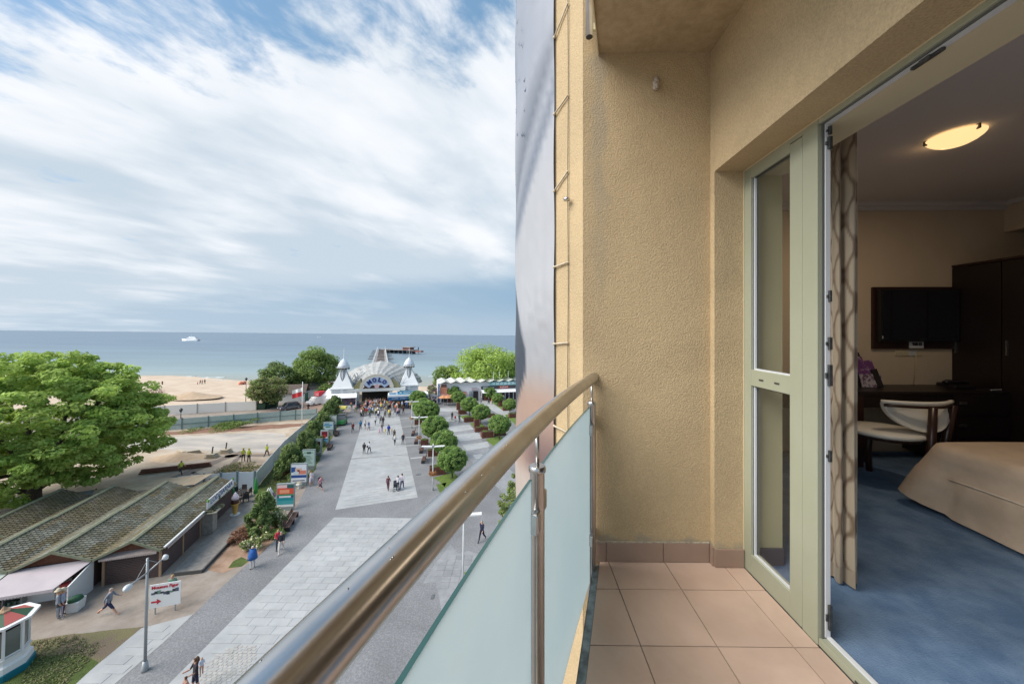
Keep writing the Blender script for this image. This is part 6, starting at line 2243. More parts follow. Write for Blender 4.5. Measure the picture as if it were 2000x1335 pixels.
for (u, v, r_, h_, lb) in ((375, 774, 7.5, 1.5, 'low heap of darker sand on the beach'), (350, 893, 3.6, .8, 'heap of pale sand on the building site near the big tree')):
    p = gp(u, v)
    t = MB()
    n = 28
    prof = []
    for j in range(7):
        f = j / 6
        for i in range(n):
            a = 2 * math.pi * i / n
            rr = r_ * (1 - f) * (1 + .12 * mnoise.noise(Vector((math.cos(a) * 1.5, math.sin(a) * 1.5, f * 2 + u))))
            t.v.append((rr * math.cos(a), rr * math.sin(a) * .6, h_ * (f ** 1.25) - .02))
    for j in range(6):
        for i in range(n):
            t.f.append((j * n + i, j * n + (i + 1) % n, j * n + n + (i + 1) % n, j * n + n + i)); t.m.append(0); t.r.append(.5)
    zb = 0 if v > 800 else -0.15
    solo(t, 'sand_heap', M('heap_sand', S(224, 196, 166, .64), S(210, 180, 148, .62), rough=.95, scale=1.2), lb, 'sand heap', loc=(p.x, p.y, zb), smooth=True, absolute=False)
# orange thing and people on the beach come later
# =================================================================== PIER GATE
GA = Vector((TX.x, TX.y, 0))


def gframe(p):
    return (p.x, p.y, 0)


m_tent = M('tent_white', S(244, 244, 244, .84), rough=.65)
m_tent2 = M('tent_grey', S(190, 196, 200, .7), rough=.6)


def tower(label, u, vb, sc_, sign=None):
    p = gp(u, vb)
    t = thing('pyramid_tower', label, 'tower', gframe(p), rz=TA, group='white pyramid towers of the pier gate')
    s = 2.3
    MB().bx(-s, s, -s, s, 0, 4.3).build('base_walls', m_tent, t, local=True)
    for x in (-1.15, 1.15):
        for z in (3.5, 3.95):
            MB().bx(x - .9, x + .9, -s - .04, -s + .02, z, z + .16).build('louvre', m_tent2, t, local=True)
    MB().bx(-s - .25, s + .25, -s - .25, s + .25, 4.301, 4.55).build('cornice', m_tent, t, local=True)
    # four curved pyramid sails, split at the top
    z0, z1 = 4.56, 8.6
    g = MB()
    n = 8
    for q in range(4):
        a = q * math.pi / 2
        R_ = Matrix.Rotation(a, 3, 'Z')
        for h_ in (-1, 1):
            row = []
            for i in range(n + 1):
                f = i / n
                w_ = s * (1 - f) ** 1.1 + .62 * f
                z = z0 + (z1 - z0) * f
                xin = 0 if f < .38 else h_ * w_ * ((f - .38) / .62) ** .8 * .85
                row.append((R_ @ Vector((xin, -w_, z)), R_ @ Vector((h_ * w_, -w_, z))))
            k0 = len(g.v)
            for a_, b_ in row:
                g.v += [tuple(a_), tuple(b_)]
            for i in range(n):
                g.f.append((k0 + 2 * i, k0 + 2 * i + 1, k0 + 2 * i + 3, k0 + 2 * i + 2)); g.m.append(0); g.r.append(.5)
    g.build('pyramid_sails', m_tent, t, local=True)
    MB().lathe([(0, 4.6), (1.9, 4.6), (.75, 8.5), (.8, 9.15), (0, 9.15)], n=8).build('inner_shaft', m_tent2, t, local=True)
    MB().lathe([(.9, 9.15), (1.45, 9.2), (1.5, 9.35), (0, 9.36)], n=16).build('gallery', m_tent, t, local=True)
    gm = MB()
    for k in range(12):
        a = k * math.pi / 6
        gm.box((1.28 * math.cos(a), 1.28 * math.sin(a), 9.0), (.16, .34, .3), rz=a)
    gm.build('dark_openings', m_dark, t, local=True, kind='stuff')
    MB().lathe([(1.42, 9.36), (1.25, 9.8), (1.05, 10.3), (.72, 10.8), (.34, 11.15), (.1, 11.4), (0, 11.5)], n=16).build('dome', M('dome_white', S(226, 230, 236, .82), S(204, 210, 222, .76), rough=.5, scale=1.5), t, local=True, smooth=True)
    MB().tube([(0, 0, 11.3), (0, 0, 13.9)], [.08, .04], 6).build('spire', m_tent, t, local=True)
    MB().box((.0, 0, 13.3), (.5, .05, .12)).build('weather_vane', m_tent, t, local=True)
    return t, p


tw1, p1 = tower('left white pyramid tower with shop at the pier gate', 670, 792, 1)
tw2, p2 = tower('right white pyramid tower with blue SOPOT sign at the pier gate', 798, 783, 1)
# shop below the left tower
MB().bx(-1.2, 3.4, -4.4, -2.9, 0, .75).build('shop_counter', m_tent, tw1, local=True)
MB().hexa([(-3.0, -4.6, 2.55), (3.5, -4.6, 2.55), (3.3, -2.6, 3.1), (-2.8, -2.6, 3.1)], [(-3.0, -4.6, 2.65), (3.5, -4.6, 2.65), (3.3, -2.6, 3.4), (-2.8, -2.6, 3.4)]).build('shop_awning', m_tent, tw1, local=True)
MB().bx(.4, 3.2, -3.6, -2.6, .76, 2.5).build('goods_display', M('dim_goods', S(110, 106, 130, .6), S(180, 140, 150, .6), rough=.8, scale=1.4, lo=.4, hi=.6), tw1, local=True)
MB().bx(-2.5, .35, -3.2, -2.6, 0, 2.4).build('dark_shopfront', M('shade_green', S(90, 110, 104, .5), rough=.7), tw1, local=True)
for x in (.3, 3.35):
    MB().box((x, -4.4, 1.3), (.14, .14, 2.6)).build('shop_post', m_tent, tw1, local=True)
tn = thing('white_tent', 'low white pagoda tent left of the left pyramid tower', 'tent', gframe(gp(642, 786)), rz=TA)
MB().lathe([(2.1, 0), (2.1, 2.0), (0, 2.0)], n=4, rot=math.pi / 4).build('tent_walls', m_tent, tn, local=True)
MB().lathe([(2.3, 2.0), (1.2, 2.7), (.1, 3.6), (0, 3.6)], n=4, rot=math.pi / 4).build('tent_roof', m_tent, tn, local=True)
# blue signs in front of the right tower
m_cy = M('cyan_sign', S(70, 170, 214, .75), rough=.5)
m_bl = M('deep_blue_sign', S(26, 110, 170, .7), rough=.5)
ks = thing('blue_sign_kiosk', 'white kiosk with blue sign boards in front of the right pyramid tower', 'kiosk', gframe(gp(798, 795)), rz=TA)
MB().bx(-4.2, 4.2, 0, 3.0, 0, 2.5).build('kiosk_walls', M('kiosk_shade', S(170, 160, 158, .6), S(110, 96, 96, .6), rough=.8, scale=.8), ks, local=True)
MB().bx(-4.7, 4.5, -.9, 3.2, 2.51, 3.2).build('canopy', m_tent, ks, local=True)
s1 = MB().bx(-4.6, 4.4, -.97, -.905, 2.0, 2.75).build('lower_sign_board', m_bl, ks, local=True)
text('CAFFE · LODY · NAPOJE', .42, (-1.0, -1.0, 2.38), RX, m_white, s1, width=5.6)
s2 = MB().bx(-2.6, 2.5, -.5, -.42, 3.22, 4.0).build('upper_sign_board', m_cy, ks, local=True)
text('★ SOPOT ★', .62, (0, -.53, 3.62), RX, m_white, s2, width=4.4, bold=.01)
MB().bx(-4.4, -2.7, -.45, -.4, 3.2, 3.7).build('side_sign', M('pale_blue_sign', S(150, 190, 220, .75), rough=.5), ks, local=True)
# ---- portal between the towers
pc = gp(736, 791)
po = thing('pier_gate', 'white pier gate with arched MOLO sign and long vaulted roof behind', 'gate building', gframe(pc), rz=TA)
m_gray = M('portal_white', S(226, 226, 222, .78), rough=.6)
MB().bx(-6.6, 6.6, -1.0, 1.4, 3.55, 4.25).build('portal_slab', m_gray, po, local=True)
for x in (-6.4, -4.3, 3.2, 6.2):
    MB().box((x, -.4, 1.77), (.7, .9, 3.54)).build('pillar', m_gray, po, local=True, bevel=.03)
MB().bx(-6.1, -4.7, -.3, 0, 0, 2.6).build('notice_wall', M('notice_wall', S(216, 210, 206, .7), S(120, 104, 110, .6), rough=.8, scale=1.2, lo=.5, hi=.6), po, local=True)
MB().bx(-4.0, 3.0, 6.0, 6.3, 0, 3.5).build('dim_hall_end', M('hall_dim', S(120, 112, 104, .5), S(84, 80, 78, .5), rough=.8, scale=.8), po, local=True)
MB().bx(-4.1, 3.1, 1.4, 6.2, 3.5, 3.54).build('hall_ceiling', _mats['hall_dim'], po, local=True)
# arch face
def arc_pts(r_, zc, n=20, sx=1.0, x0=0.0, a0=0, a1=math.pi):
    return [(x0 + r_ * sx * math.cos(a0 + (a1 - a0) * k / n), zc + r_ * math.sin(a0 + (a1 - a0) * k / n)) for k in range(n + 1)]
o_, i_ = arc_pts(3.45, 4.3, sx=1.12), arc_pts(2.75, 4.3, sx=1.12)
g = MB()
for k in range(20):
    g.hexa([(o_[k][0], -.9, o_[k][1]), (o_[k + 1][0], -.9, o_[k + 1][1]), (i_[k + 1][0], -.9, i_[k + 1][1]), (i_[k][0], -.9, i_[k][1])],
           [(o_[k][0], -.5, o_[k][1]), (o_[k + 1][0], -.5, o_[k + 1][1]), (i_[k + 1][0], -.5, i_[k + 1][1]), (i_[k][0], -.5, i_[k][1])])
g.build('arch_ring', M('arch_cream', S(226, 218, 204, .75), rough=.6), po, local=True)
fan = MB()
o2, i2 = arc_pts(2.7, 4.3, 14, 1.12, a0=.32, a1=math.pi - .32), arc_pts(1.15, 4.1, 14, 1.5, a0=.25, a1=math.pi - .25)
for k in range(14):
    fan.hexa([(o2[k][0], -.98, o2[k][1]), (o2[k + 1][0], -.98, o2[k + 1][1]), (i2[k + 1][0], -.98, i2[k + 1][1]), (i2[k][0], -.98, i2[k][1])],
             [(o2[k][0], -.9, o2[k][1]), (o2[k + 1][0], -.9, o2[k + 1][1]), (i2[k + 1][0], -.9, i2[k + 1][1]), (i2[k][0], -.9, i2[k][1])])
fo = fan.build('sign_fan', M('fan_pale_blue', S(190, 206, 232, .78), rough=.6), po, local=True)
m_navy = M('navy_letter', S(24, 44, 130, .7), rough=.5)
for ch_, a in zip('MOLO', (2.36, 1.82, 1.30, .78)):
    x, z = 2.12 * 1.12 * math.cos(a), 4.30 + 2.02 * math.sin(a)
    text(ch_, 1.35, (x, -1.04, z), Matrix.Rotation(-(a - math.pi / 2) * -.8, 3, 'Y').transposed() @ RX, m_navy, fo, width=.95 if ch_ != 'L' else .8, bold=.07, ext=.03, name='letter')
MB().lathe([(0, 0), (.55, 0), (.55, .1), (0, .1)], n=14).build('crest', M('crest_pink', S(226, 190, 196, .75), rough=.6), po, local=True).matrix_basis = Matrix.Translation((0, -.92, 4.75)) @ Matrix.Rotation(R(90), 4, 'X')
MB().bx(-2.9, 2.9, -.52, -.45, 4.26, 5.0).build('dark_fan_base', M('brown_shade', S(120, 84, 84, .6), rough=.7), po, local=True)
for sgn in (-1, 1):
    MB().add([(sgn * 3.4, -.6, 4.26), (sgn * 5.6, -.6, 4.26), (sgn * 3.7, -.6, 6.6), (sgn * 3.4, 6, 4.26), (sgn * 5.6, 6, 4.26), (sgn * 3.7, 6, 6.6)], [(0, 1, 2), (3, 5, 4), (0, 3, 4, 1), (1, 4, 5, 2)]).build('olive_gable', M('olive_glass', S(172, 164, 116, .6), rough=.5), po, local=True)
# fan shaped vault: from the arch back and outwards, ribbed
vr = MB()
mz = []
A0, B0 = (3.86, 3.5), (11.5, 6.6)
NN, MM = 30, 12
for j in range(MM + 1):
    f = j / MM
    rx_, rz_ = A0[0] + (B0[0] - A0[0]) * f ** .8, A0[1] + (B0[1] - A0[1]) * f ** .7
    y = -.4 + 17 * f
    for k in range(NN + 1):
        a = math.pi * k / NN
        rib = 1 + (.014 if k % 2 else -.01)
        vr.v.append((rx_ * math.cos(a) * rib, y, 4.2 - 1.2 * f + rz_ * (math.sin(a) * (1 - .25 * f) + .25 * f * (1 - abs(math.cos(a)) ** .9)) * rib))
for j in range(MM):
    for k in range(NN):
        i0 = j * (NN + 1) + k
        vr.f.append((i0, i0 + 1, i0 + NN + 2, i0 + NN + 1)); vr.m.append(0); vr.r.append(.5)
vr.build('vault_roof', M('vault_sheet', S(214, 214, 210, .66), S(176, 176, 174, .6), rough=.6, scale=1.2, detail=8), po, local=True)
# lattice trusses fanning to each side
lt = MB()
rgq = random.Random(8)
for sgn in (-1, 1):
    for k in range(46):
        f = rgq.random()
        x0 = sgn * (3.5 + 5.5 * f)
        y = 1 + 12 * rgq.random()
        ztop = 8.0 - 4.0 * f + y * .06
        lt.tube([(x0, y, 4.1 + rgq.random()), (x0 + sgn * rgq.uniform(.2, 1.2), y + rgq.uniform(-.5, .5), ztop)], .06, 4)
        lt.tube([(x0, y, ztop - .8), (x0 - sgn * rgq.uniform(.6, 1.6), y, ztop + .5)], .06, 4)
lt.build('lattice', m_tent2, po, local=True, kind='stuff')
bks = MB()
for k in range(12):
    bks.bx(-9 + 1.5 * k, -8.4 + 1.5 * k, 10, 10.3, 4, 5)

# =================================================================== PIER
pa, pb_ = gp(742, 722, 1.0), gp(745, 682, 1.0)
pr_ = thing('pier', 'long wooden pier running out to sea behind the gate', 'pier', (pa.x, pa.y, 0))
m_deck = M('pier_deck', S(206, 198, 192, .6), S(160, 150, 146, .6), rough=.85, scale=.25, detail=8)
m_pile = M('pier_pile', S(96, 92, 96, .55), rough=.9)
dvec = (pb_ - pa); dvec.z = 0
LN = dvec.length
ang = math.atan2(dvec.y, dvec.x)
un, vn = dvec.normalized(), Vector((-dvec.normalized().y, dvec.normalized().x, 0))
HW = 4.0
seg = 26
for k in range(seg):
    c = un * (LN * (k + .5) / seg)
    MB().box((c.x, c.y, .85), (LN / seg - .3, HW * 2, .35), rz=ang).build('deck_section', m_deck, pr_, local=True)
pl_ = MB()
for k in range(70):
    for s_ in (-1, -.4, .4, 1):
        c = un * (LN * k / 70) + vn * (HW * s_ * .95)
        pl_.tube([(c.x, c.y, -3), (c.x, c.y, .7)], .22, 5)
pl_.build('piles', m_pile, pr_, local=True, kind='stuff')
for s_ in (-1, 1):
    c0, c1 = vn * HW * s_, un * LN + vn * HW * s_
    MB().tube([(c0.x, c0.y, 2.0), (c1.x, c1.y, 2.0)], .10, 4).build('handrail', m_tent, pr_, local=True)
    MB().tube([(c0.x, c0.y, 1.5), (c1.x, c1.y, 1.5)], .06, 4).build('handrail', m_tent, pr_, local=True)
rp_ = MB()
for k in range(90):
    for s_ in (-1, 1):
        c = un * (LN * k / 90) + vn * (HW * s_)
        rp_.tube([(c.x, c.y, .9), (c.x, c.y, 2.05)], .07, 4)
rp_.build('rail_posts', m_tent, pr_, local=True, kind='stuff')
for k in range(1, 9):
    f = k / 9
    for s_ in (-1, 1):
        c = un * (LN * (.28 + .72 * f) ) + vn * (HW + 2.0) * s_
        if s_ == 1 or k % 2 == 1:
            MB().box((c.x, c.y, .75), (3.0, 4.0, .3), rz=ang).build('side_platform', M('dark_platform', S(120, 106, 104, .6), rough=.9), pr_, local=True)
for k in range(14):
    c = un * (LN * (k + .5) / 14)
    bx_ = MB().box((c.x, c.y, 1.45), (1.6, 4.6, .5), rz=ang)
    bx_.build('bench_block', M('bench_dark', S(110, 96, 96, .6), rough=.9), pr_, local=True)
for k in range(16):
    for s_ in (-.55, .55):
        c = un * (LN * (k + .3) / 16) + vn * (HW * s_ * 1.6)
        MB().tube([(c.x, c.y, .9), (c.x, c.y, 4.6)], .09, 4).build('lamp_post', m_tent, pr_, local=True)
# head of the pier, running to the right
ha, hb = gp(748, 682.5, 1.2), gp(812, 684.5, 1.2)
ph_ = thing('jetty', 'cross arm of the pier with dark piles and a small reddish pavilion', 'jetty', (ha.x, ha.y, 0))
dv2 = hb - ha; dv2.z = 0
a2 = math.atan2(dv2.y, dv2.x)
for k in range(8):
    c = dv2 * ((k + .5) / 8)
    MB().box((c.x, c.y, 1.6), (dv2.length / 8 - .4, 7, .7), rz=a2).build('deck_section', m_deck, ph_, local=True)
for k in range(8):
    c = dv2 * (k / 7.5)
    MB().box((c.x, c.y, -.4), (1.2, 5, 3.6), rz=a2).build('pile_group', M('dark_piles', S(66, 84, 96, .5), rough=.9), ph_, local=True)
c = dv2 * .84
pv_ = MB().box((c.x - 2, c.y, 3.0), (9, 6, 2.4), rz=a2).build('pavilion', M('pavilion_red', S(168, 112, 104, .6), rough=.8), ph_, local=True)
MB().box((c.x - 2, c.y, 4.5), (11, 8, .5), rz=a2).build('pavilion_roof', m_deck, pv_, local=True)
MB().box((dv2.x * 1.03, dv2.y * 1.03, .6), (13, 4, 1.4), rz=a2).build('landing_stage', _mats['pavilion_red'], ph_, local=True)
# navigation pole right of it
p = gp(817, 689, -2)
bo_ = solo(MB().tube([(p.x, p.y, -3), (p.x, p.y, 4)], .5, 6), 'channel_marker', m_dark, 'dark marker pole in the sea right of the pier head', 'marker', loc=(p.x, p.y, -2))
# ---- ships
def ship(label, u, v, L_, rz, name='passenger_ship'):
    p = gp(u, v, -2)
    t = thing(name, label, 'ship', (p.x, p.y, -2), rz=rz)
    h = L_ * .09
    MB().hexa([(-L_ / 2 * .9, -L_ * .07, -.2), (L_ / 2 * .8, -L_ * .06, -.2), (L_ / 2 * .8, L_ * .06, -.2), (-L_ / 2 * .9, L_ * .07, -.2)], [(-L_ / 2, -L_ * .09, h), (L_ / 2, -.3, h * 1.3), (L_ / 2, .3, h * 1.3), (-L_ / 2, L_ * .09, h)]).build('hull', m_tent, t, local=True)
    MB().hexa([(-L_ * .38, -L_ * .07, h), (L_ * .22, -L_ * .07, h), (L_ * .22, L_ * .07, h), (-L_ * .38, L_ * .07, h)], [(-L_ * .38, -L_ * .07, h * 1.9), (L_ * .14, -L_ * .07, h * 1.9), (L_ * .14, L_ * .07, h * 1.9), (-L_ * .38, L_ * .07, h * 1.9)]).build('superstructure', m_tent, t, local=True)
    MB().bx(-L_ * .30, L_ * .06, -L_ * .05, L_ * .05, h * 1.9, h * 2.6).build('bridge_deck', m_tent, t, local=True)
    MB().tube([(-.05 * L_, 0, h * 2.5), (-.05 * L_, 0, h * 4)], L_ * .008, 5).build('mast', m_tent, t, local=True)
    return t, p


ship('white passenger ship with a long wake on the sea at the left', 372, 665.5, 40, math.pi * .98)
wk = gp(386, 666, -1.95)
wm = MB()
for i in range(13):
    f = i / 12
    wm.v += [(wk.x + 60 * f, wk.y - 3 + 3 * f - 2 * f, -1.93), (wk.x + 60 * f, wk.y + 9 - 6 * f, -1.93)]
for i in range(12):
    wm.f.append((2 * i, 2 * i + 2, 2 * i + 3, 2 * i + 1)); wm.m.append(0); wm.r.append(.5)
solo(wm, 'ship_wake', M('wake_white', S(214, 222, 226, .8), S(150, 170, 184, .6), rough=.7, scale=.08, coord='World', lo=.4, hi=.6), None, None, absolute=False, kind='stuff')
ship('tiny distant white sailing boat near the horizon', 622, 658.6, 20, .3, 'distant_boat')

# =================================================================== SHOPS ON THE RIGHT
sa, sb_ = gp(859, 786), gp(1012, 778)
dS = sb_ - sa; dS.z = 0
LS = dS.length
aS = math.atan2(dS.y, dS.x)
sh = thing('shop_row', 'long white row of beach shops with zigzag canopy roof and coloured signs', 'shop building', (sa.x, sa.y, 0), rz=aS)
m_zig = M('canopy_membrane', S(226, 226, 218, .76), S(206, 206, 200, .72), rough=.6, scale=.5)
m_shopw = M('shop_wall_white', S(250, 244, 244, .88), rough=.7)
m_dimsh = M('shop_dim', S(80, 72, 76, .5), S(140, 110, 112, .5), rough=.8, scale=.9, lo=.5, hi=.65)
MB().bx(0, LS + 6, .3, 8, 0, 4.9).build('walls', m_shopw, sh, local=True)
nz_ = 9
for k in range(nz_):
    x0, x1 = LS * 1.1 * k / nz_, LS * 1.1 * (k + 1) / nz_
    xm = (x0 + x1) / 2
    MB().add([(x0, -.4, 4.95), (xm, -.6, 5.45), (x1, -.4, 4.95), (x0, 8, 4.95), (xm, 8, 5.45), (x1, 8, 4.95), (x0, -.4, 4.85), (xm, -.6, 5.35), (x1, -.4, 4.85)],
             [(0, 1, 4, 3), (1, 2, 5, 4), (6, 7, 1, 0), (7, 8, 2, 1)]).build('canopy_bay', m_zig, sh, local=True)
def panel(nm, x0, x1, z0, z1, mat, y=-.06, d=.35):
    return MB().bx(x0, x1, y, y + d, z0, z1).build(nm, mat, sh, local=True)
k_ = LS / 153.0
X = lambda u: (u - 859) * k_
m_teals = M('turquoise_sign', S(150, 214, 216, .76), rough=.6)
m_darks = M('charcoal_sign', S(86, 84, 86, .6), rough=.6)
m_reds = M('red_sign', S(196, 62, 62, .7), rough=.6)
m_oran = M('orange_front', S(244, 190, 156, .78), S(232, 150, 116, .75), rough=.7, scale=.8)
tq = panel('turquoise_board', X(954), X(1012), 3.9, 4.85, m_teals, -.1)
for k in range(7):
    MB().bx(X(958) + k * 1.1, X(958) + k * 1.1 + .8, -.14, -.11, 4.05, 4.7).build('pale_print', M('print_pale', S(214, 236, 238, .8), rough=.6), tq, local=True)
dk2 = panel('charcoal_board', X(937), X(1012), 2.95, 3.75, m_darks, -.1)
MB().bx(X(940), X(950), -.14, -.11, 3.15, 3.55).build('sign_plate', M('plate_pale', S(206, 210, 206, .75), rough=.6), dk2, local=True)
text('BAR', .6, (X(959), -.13, 3.35), RX, M('print_lilac', S(190, 196, 226, .78), rough=.6), dk2, width=1.0)
MB().bx(X(972), X(992), -.14, -.11, 3.0, 3.7).build('red_plate', m_reds, dk2, local=True)
text('KEBAB', .6, (X(982), -.16, 3.35), RX, m_white, dk2, width=2.2)
MB().hexa([(X(936), -2.2, 2.25), (X(1012), -2.2, 2.25), (X(1012), .2, 2.75), (X(936), .2, 2.75)], [(X(936), -2.2, 2.35), (X(1012), -2.2, 2.35), (X(1012), .2, 2.95), (X(936), .2, 2.95)]).build('white_awning', m_tent, sh, local=True)
panel('dim_shopfront', X(936), X(1012), 0, 2.3, m_dimsh, .05, .3)
for u in (937, 946, 956, 984, 992, 1001):
    panel('shop_post', X(u), X(u) + .22, 0, 2.3, m_shopw, -.1)
panel('doorway', X(922), X(931), 0, 2.5, M('doorway_dark', S(60, 50, 54, .5), rough=.8), .05)
panel('glass_strip', X(914), X(921), 0, 2.6, M('pale_glazing', S(190, 198, 204, .7), S(150, 158, 166, .6), rough=.3, scale=1), .02)
panel('pale_poster', X(919), X(930), 2.75, 3.5, M('poster_pinkish', S(222, 210, 212, .76), S(206, 186, 190, .72), rough=.6, scale=2), -.08)
panel('orange_front', X(859), X(872), 2.3, 3.9, m_oran, -.1)
panel('window_band', X(861), X(871), 3.95, 4.6, M('band_brown', S(150, 110, 90, .6), rough=.6), -.05)
panel('dark_window', X(862), X(876), .2, 1.7, M('window_dark2', (.04, .04, .05), rough=.2), -.02)
MB().hexa([(X(861), -1.4, 1.85), (X(908), -1.4, 1.85), (X(908), .2, 2.3), (X(861), .2, 2.3)], [(X(861), -1.4, 1.95), (X(908), -1.4, 1.95), (X(908), .2, 2.55), (X(861), .2, 2.55)]).build('terracotta_awning', M('terracotta_awning', S(176, 122, 112, .65), rough=.8), sh, local=True)
panel('blue_column', X(858.5) - .5, X(858.5), 0, 4.9, M('blue_column', S(70, 110, 170, .65), S(180, 200, 220, .7), rough=.6, scale=1), -.4)
for k, u in enumerate((962, 974, 992)):
    MB().tube([(X(u), .5, 5.6), (X(u), .5, 7.6)], .05, 5).build('mast', m_tent, sh, local=True)
for k, (u, v) in enumerate(((866, 791), (874, 791), (881, 790))):
    p = gp(u, v)
    t = thing('orange_parasol', ('left', 'middle', 'right')[k] + ' one of three orange parasols before the orange fronted shop', 'parasol', (p.x, p.y, 0), group='orange parasols')
    MB().lathe([(1.3, 1.9), (.7, 2.25), (0, 2.5)], n=8).build('canopy', M('parasol_orange', S(240, 176, 126, .78), rough=.8, trans=.3), t, local=True)
    MB().tube([(0, 0, 0), (0, 0, 2.4)], .03, 6).build('pole', m_white, t, local=True)
for (u, v, h, sd_) in ((839, 782, 2.6, 1), (846, 776, 3.2, 2), (842, 772, 3.0, 3)):
    p = gp(u, v)
    t = thing('potted_palm', ('nearest', 'middle', 'farthest')[sd_ - 1] + ' of three scruffy potted palms by the passage beside the shops', 'palm', (p.x, p.y, 0), group='potted palms by the shops')
    MB().lathe([(0, 0), (.35, 0), (.42, .6), (0, .6)], n=10).build('pot', m_corten, t, local=True)
    MB().tube([(0, 0, .5), (0, 0, h * .6)], .08, 6).build('trunk', m_bark, t, local=True)
    leaves('fronds', M('frond_olive', (.20, .22, .10), (.28, .26, .16), rough=.8, scale=1, coord='World', attr=True, rand=.3, trans=.3), [(0, 0, h * .75)], [(1.1, 1.1, .7)], 160, .3, t, up=.2, asp=3, seed=sd_)
for k, (u, v, c, lb) in enumerate(((850, 776, (150, 110, 150), 'small purple roofed stand in the passage beside the shops'), (848, 764, (190, 150, 170), 'small pinkish stand deeper in the passage beside the shops'), (846, 789, (120, 120, 124), 'small grey stand with postcards near the shop corner'))):
    p = gp(u, v)
    t = thing('souvenir_stand', lb, 'stand', (p.x, p.y, 0), rz=TA)
    MB().bx(-.8, .8, -.5, .5, 0, .9).build('table', m_dimsh, t, local=True)
    MB().hexa([(-1.1, -.9, 2.0), (1.1, -.9, 2.0), (1.1, .9, 2.0), (-1.1, .9, 2.0)], [(-.3, -.2, 2.6), (.3, -.2, 2.6), (.3, .2, 2.6), (-.3, .2, 2.6)]).build('canopy', M('canopy_%d' % k, S(*c, .7), rough=.8), t, local=True)
    for x in (-.9, .9):
        MB().box((x, -.6, 1.0), (.06, .06, 2.0)).build('post', m_steelg, t, local=True)

# =================================================================== ADVERTISING BOARDS
m_bframe = M('board_frame', S(176, 190, 190, .65), rough=.4, metal=.3)
POST = {
    'sea': [(0, .0, 1, .10, (238, 244, 244)), (0, .10, 1, .30, (70, 170, 176)), (0, .28, 1, .42, (30, 150, 160)), (.0, .42, 1, .50, (40, 90, 130)), (0, .5, 1, .58, (60, 150, 110)), (0, .58, 1, .86, (232, 96, 76)), (.15, .62, .75, .78, (246, 170, 130)), (0, .86, .6, 1, (244, 206, 206)), (.6, .84, 1, 1, (60, 104, 104)), (.12, .42, .85, .50, (226, 230, 236))],
    'blue': [(0, 0, 1, 1, (236, 238, 244)), (0, .24, 1, .40, (50, 84, 150)), (.0, .56, .3, .86, (46, 90, 160)), (.25, .48, .7, .8, (236, 200, 180)), (.5, .44, .98, .66, (232, 140, 120)), (.1, .06, .9, .11, (50, 50, 80)), (.4, .52, .55, .7, (120, 60, 54)), (.15, .42, .5, .6, (214, 226, 230))],
    'notice': [(0, 0, 1, 1, (206, 232, 222)), (.1, .82, .9, .9, (150, 190, 176)), (.35, .78, .7, .92, (90, 110, 100))] + [(.12, .18 + .09 * k, .82 - .1 * (k % 3), .215 + .09 * k, (130, 160, 154)) for k in range(6)],
    'white': [(0, 0, 1, 1, (226, 230, 226)), (.55, .55, .9, .85, (110, 50, 56)), (.3, .1, .8, .2, (150, 110, 90)), (.1, .7, .45, .9, (160, 200, 190))],
    'redblue': [(0, 0, 1, 1, (214, 216, 220)), (.1, .5, .95, .95, (130, 40, 54)), (.4, .4, .7, .7, (200, 60, 60)), (0, 0, 1, .28, (120, 180, 220)), (0, .28, 1, .36, (60, 110, 170))],
    'water': [(0, 0, 1, 1, (190, 214, 220)), (0, .5, .9, .7, (90, 150, 190)), (.2, .3, .7, .45, (90, 130, 110)), (.1, .75, .6, .9, (80, 140, 180))],
    'plain': [(0, 0, 1, 1, (222, 226, 218)), (.2, .2, .8, .5, (130, 140, 120))],
}


def board(label, u0, v0, u1, v1, vb, poster, rz=.0, name='advertising_board'):
    uc = (u0 + u1) / 2
    p = gp(uc, vb)
    d = proj((p.x, p.y, 1.5))[2]
    w_ = (u1 - u0) / F * d
    zt, zb = hgt(uc, v0, p), max(.12, hgt(uc, v1, p))
    t = thing(name, label, 'advertising board', (p.x, p.y, 0), rz=rz, group='free standing advertising boards along the promenade')
    fr_ = MB().bx(-w_ / 2, w_ / 2, -.10, .10, zb - .1, zt)
    fr_.build('casing', m_bframe, t, local=True, bevel=.02)
    MB().bx(-w_ / 2 + .1, w_ / 2 - .1, -.08, .08, 0, zb - .1).build('foot', m_bframe, t, local=True)
    pw, pz0, pz1 = w_ - .16, zb, zt - .12
    g = MB()
    mats = []
    for i, (a0, b0, a1, b1, c) in enumerate(POST[poster]):
        mm = M('poster_%d_%d_%d' % c, S(*c, .8), rough=.35)
        if mm not in mats:
            mats.append(mm)
        y = -.102 - .0012 * i
        x0, x1, z0, z1 = -pw / 2 + pw * a0, -pw / 2 + pw * a1, pz0 + (pz1 - pz0) * b0, pz0 + (pz1 - pz0) * b1
        if poster == 'sea' and 0 < i < 6:
            n = 10
            vs = []
            for k in range(n + 1):
                x = x0 + (x1 - x0) * k / n
                vs += [(x, y, z0), (x, y, z1 + .03 * math.sin(k * 1.3 + i))]
            g.add(vs, [(2 * k, 2 * k + 2, 2 * k + 3, 2 * k + 1) for k in range(n)], mats.index(mm))
        else:
            g.add([(x0, y, z0), (x1, y, z0), (x1, y, z1), (x0, y, z1)], [(0, 1, 2, 3)], mats.index(mm))
    g.build('poster', mats, t, local=True, kind='stuff')
    return t


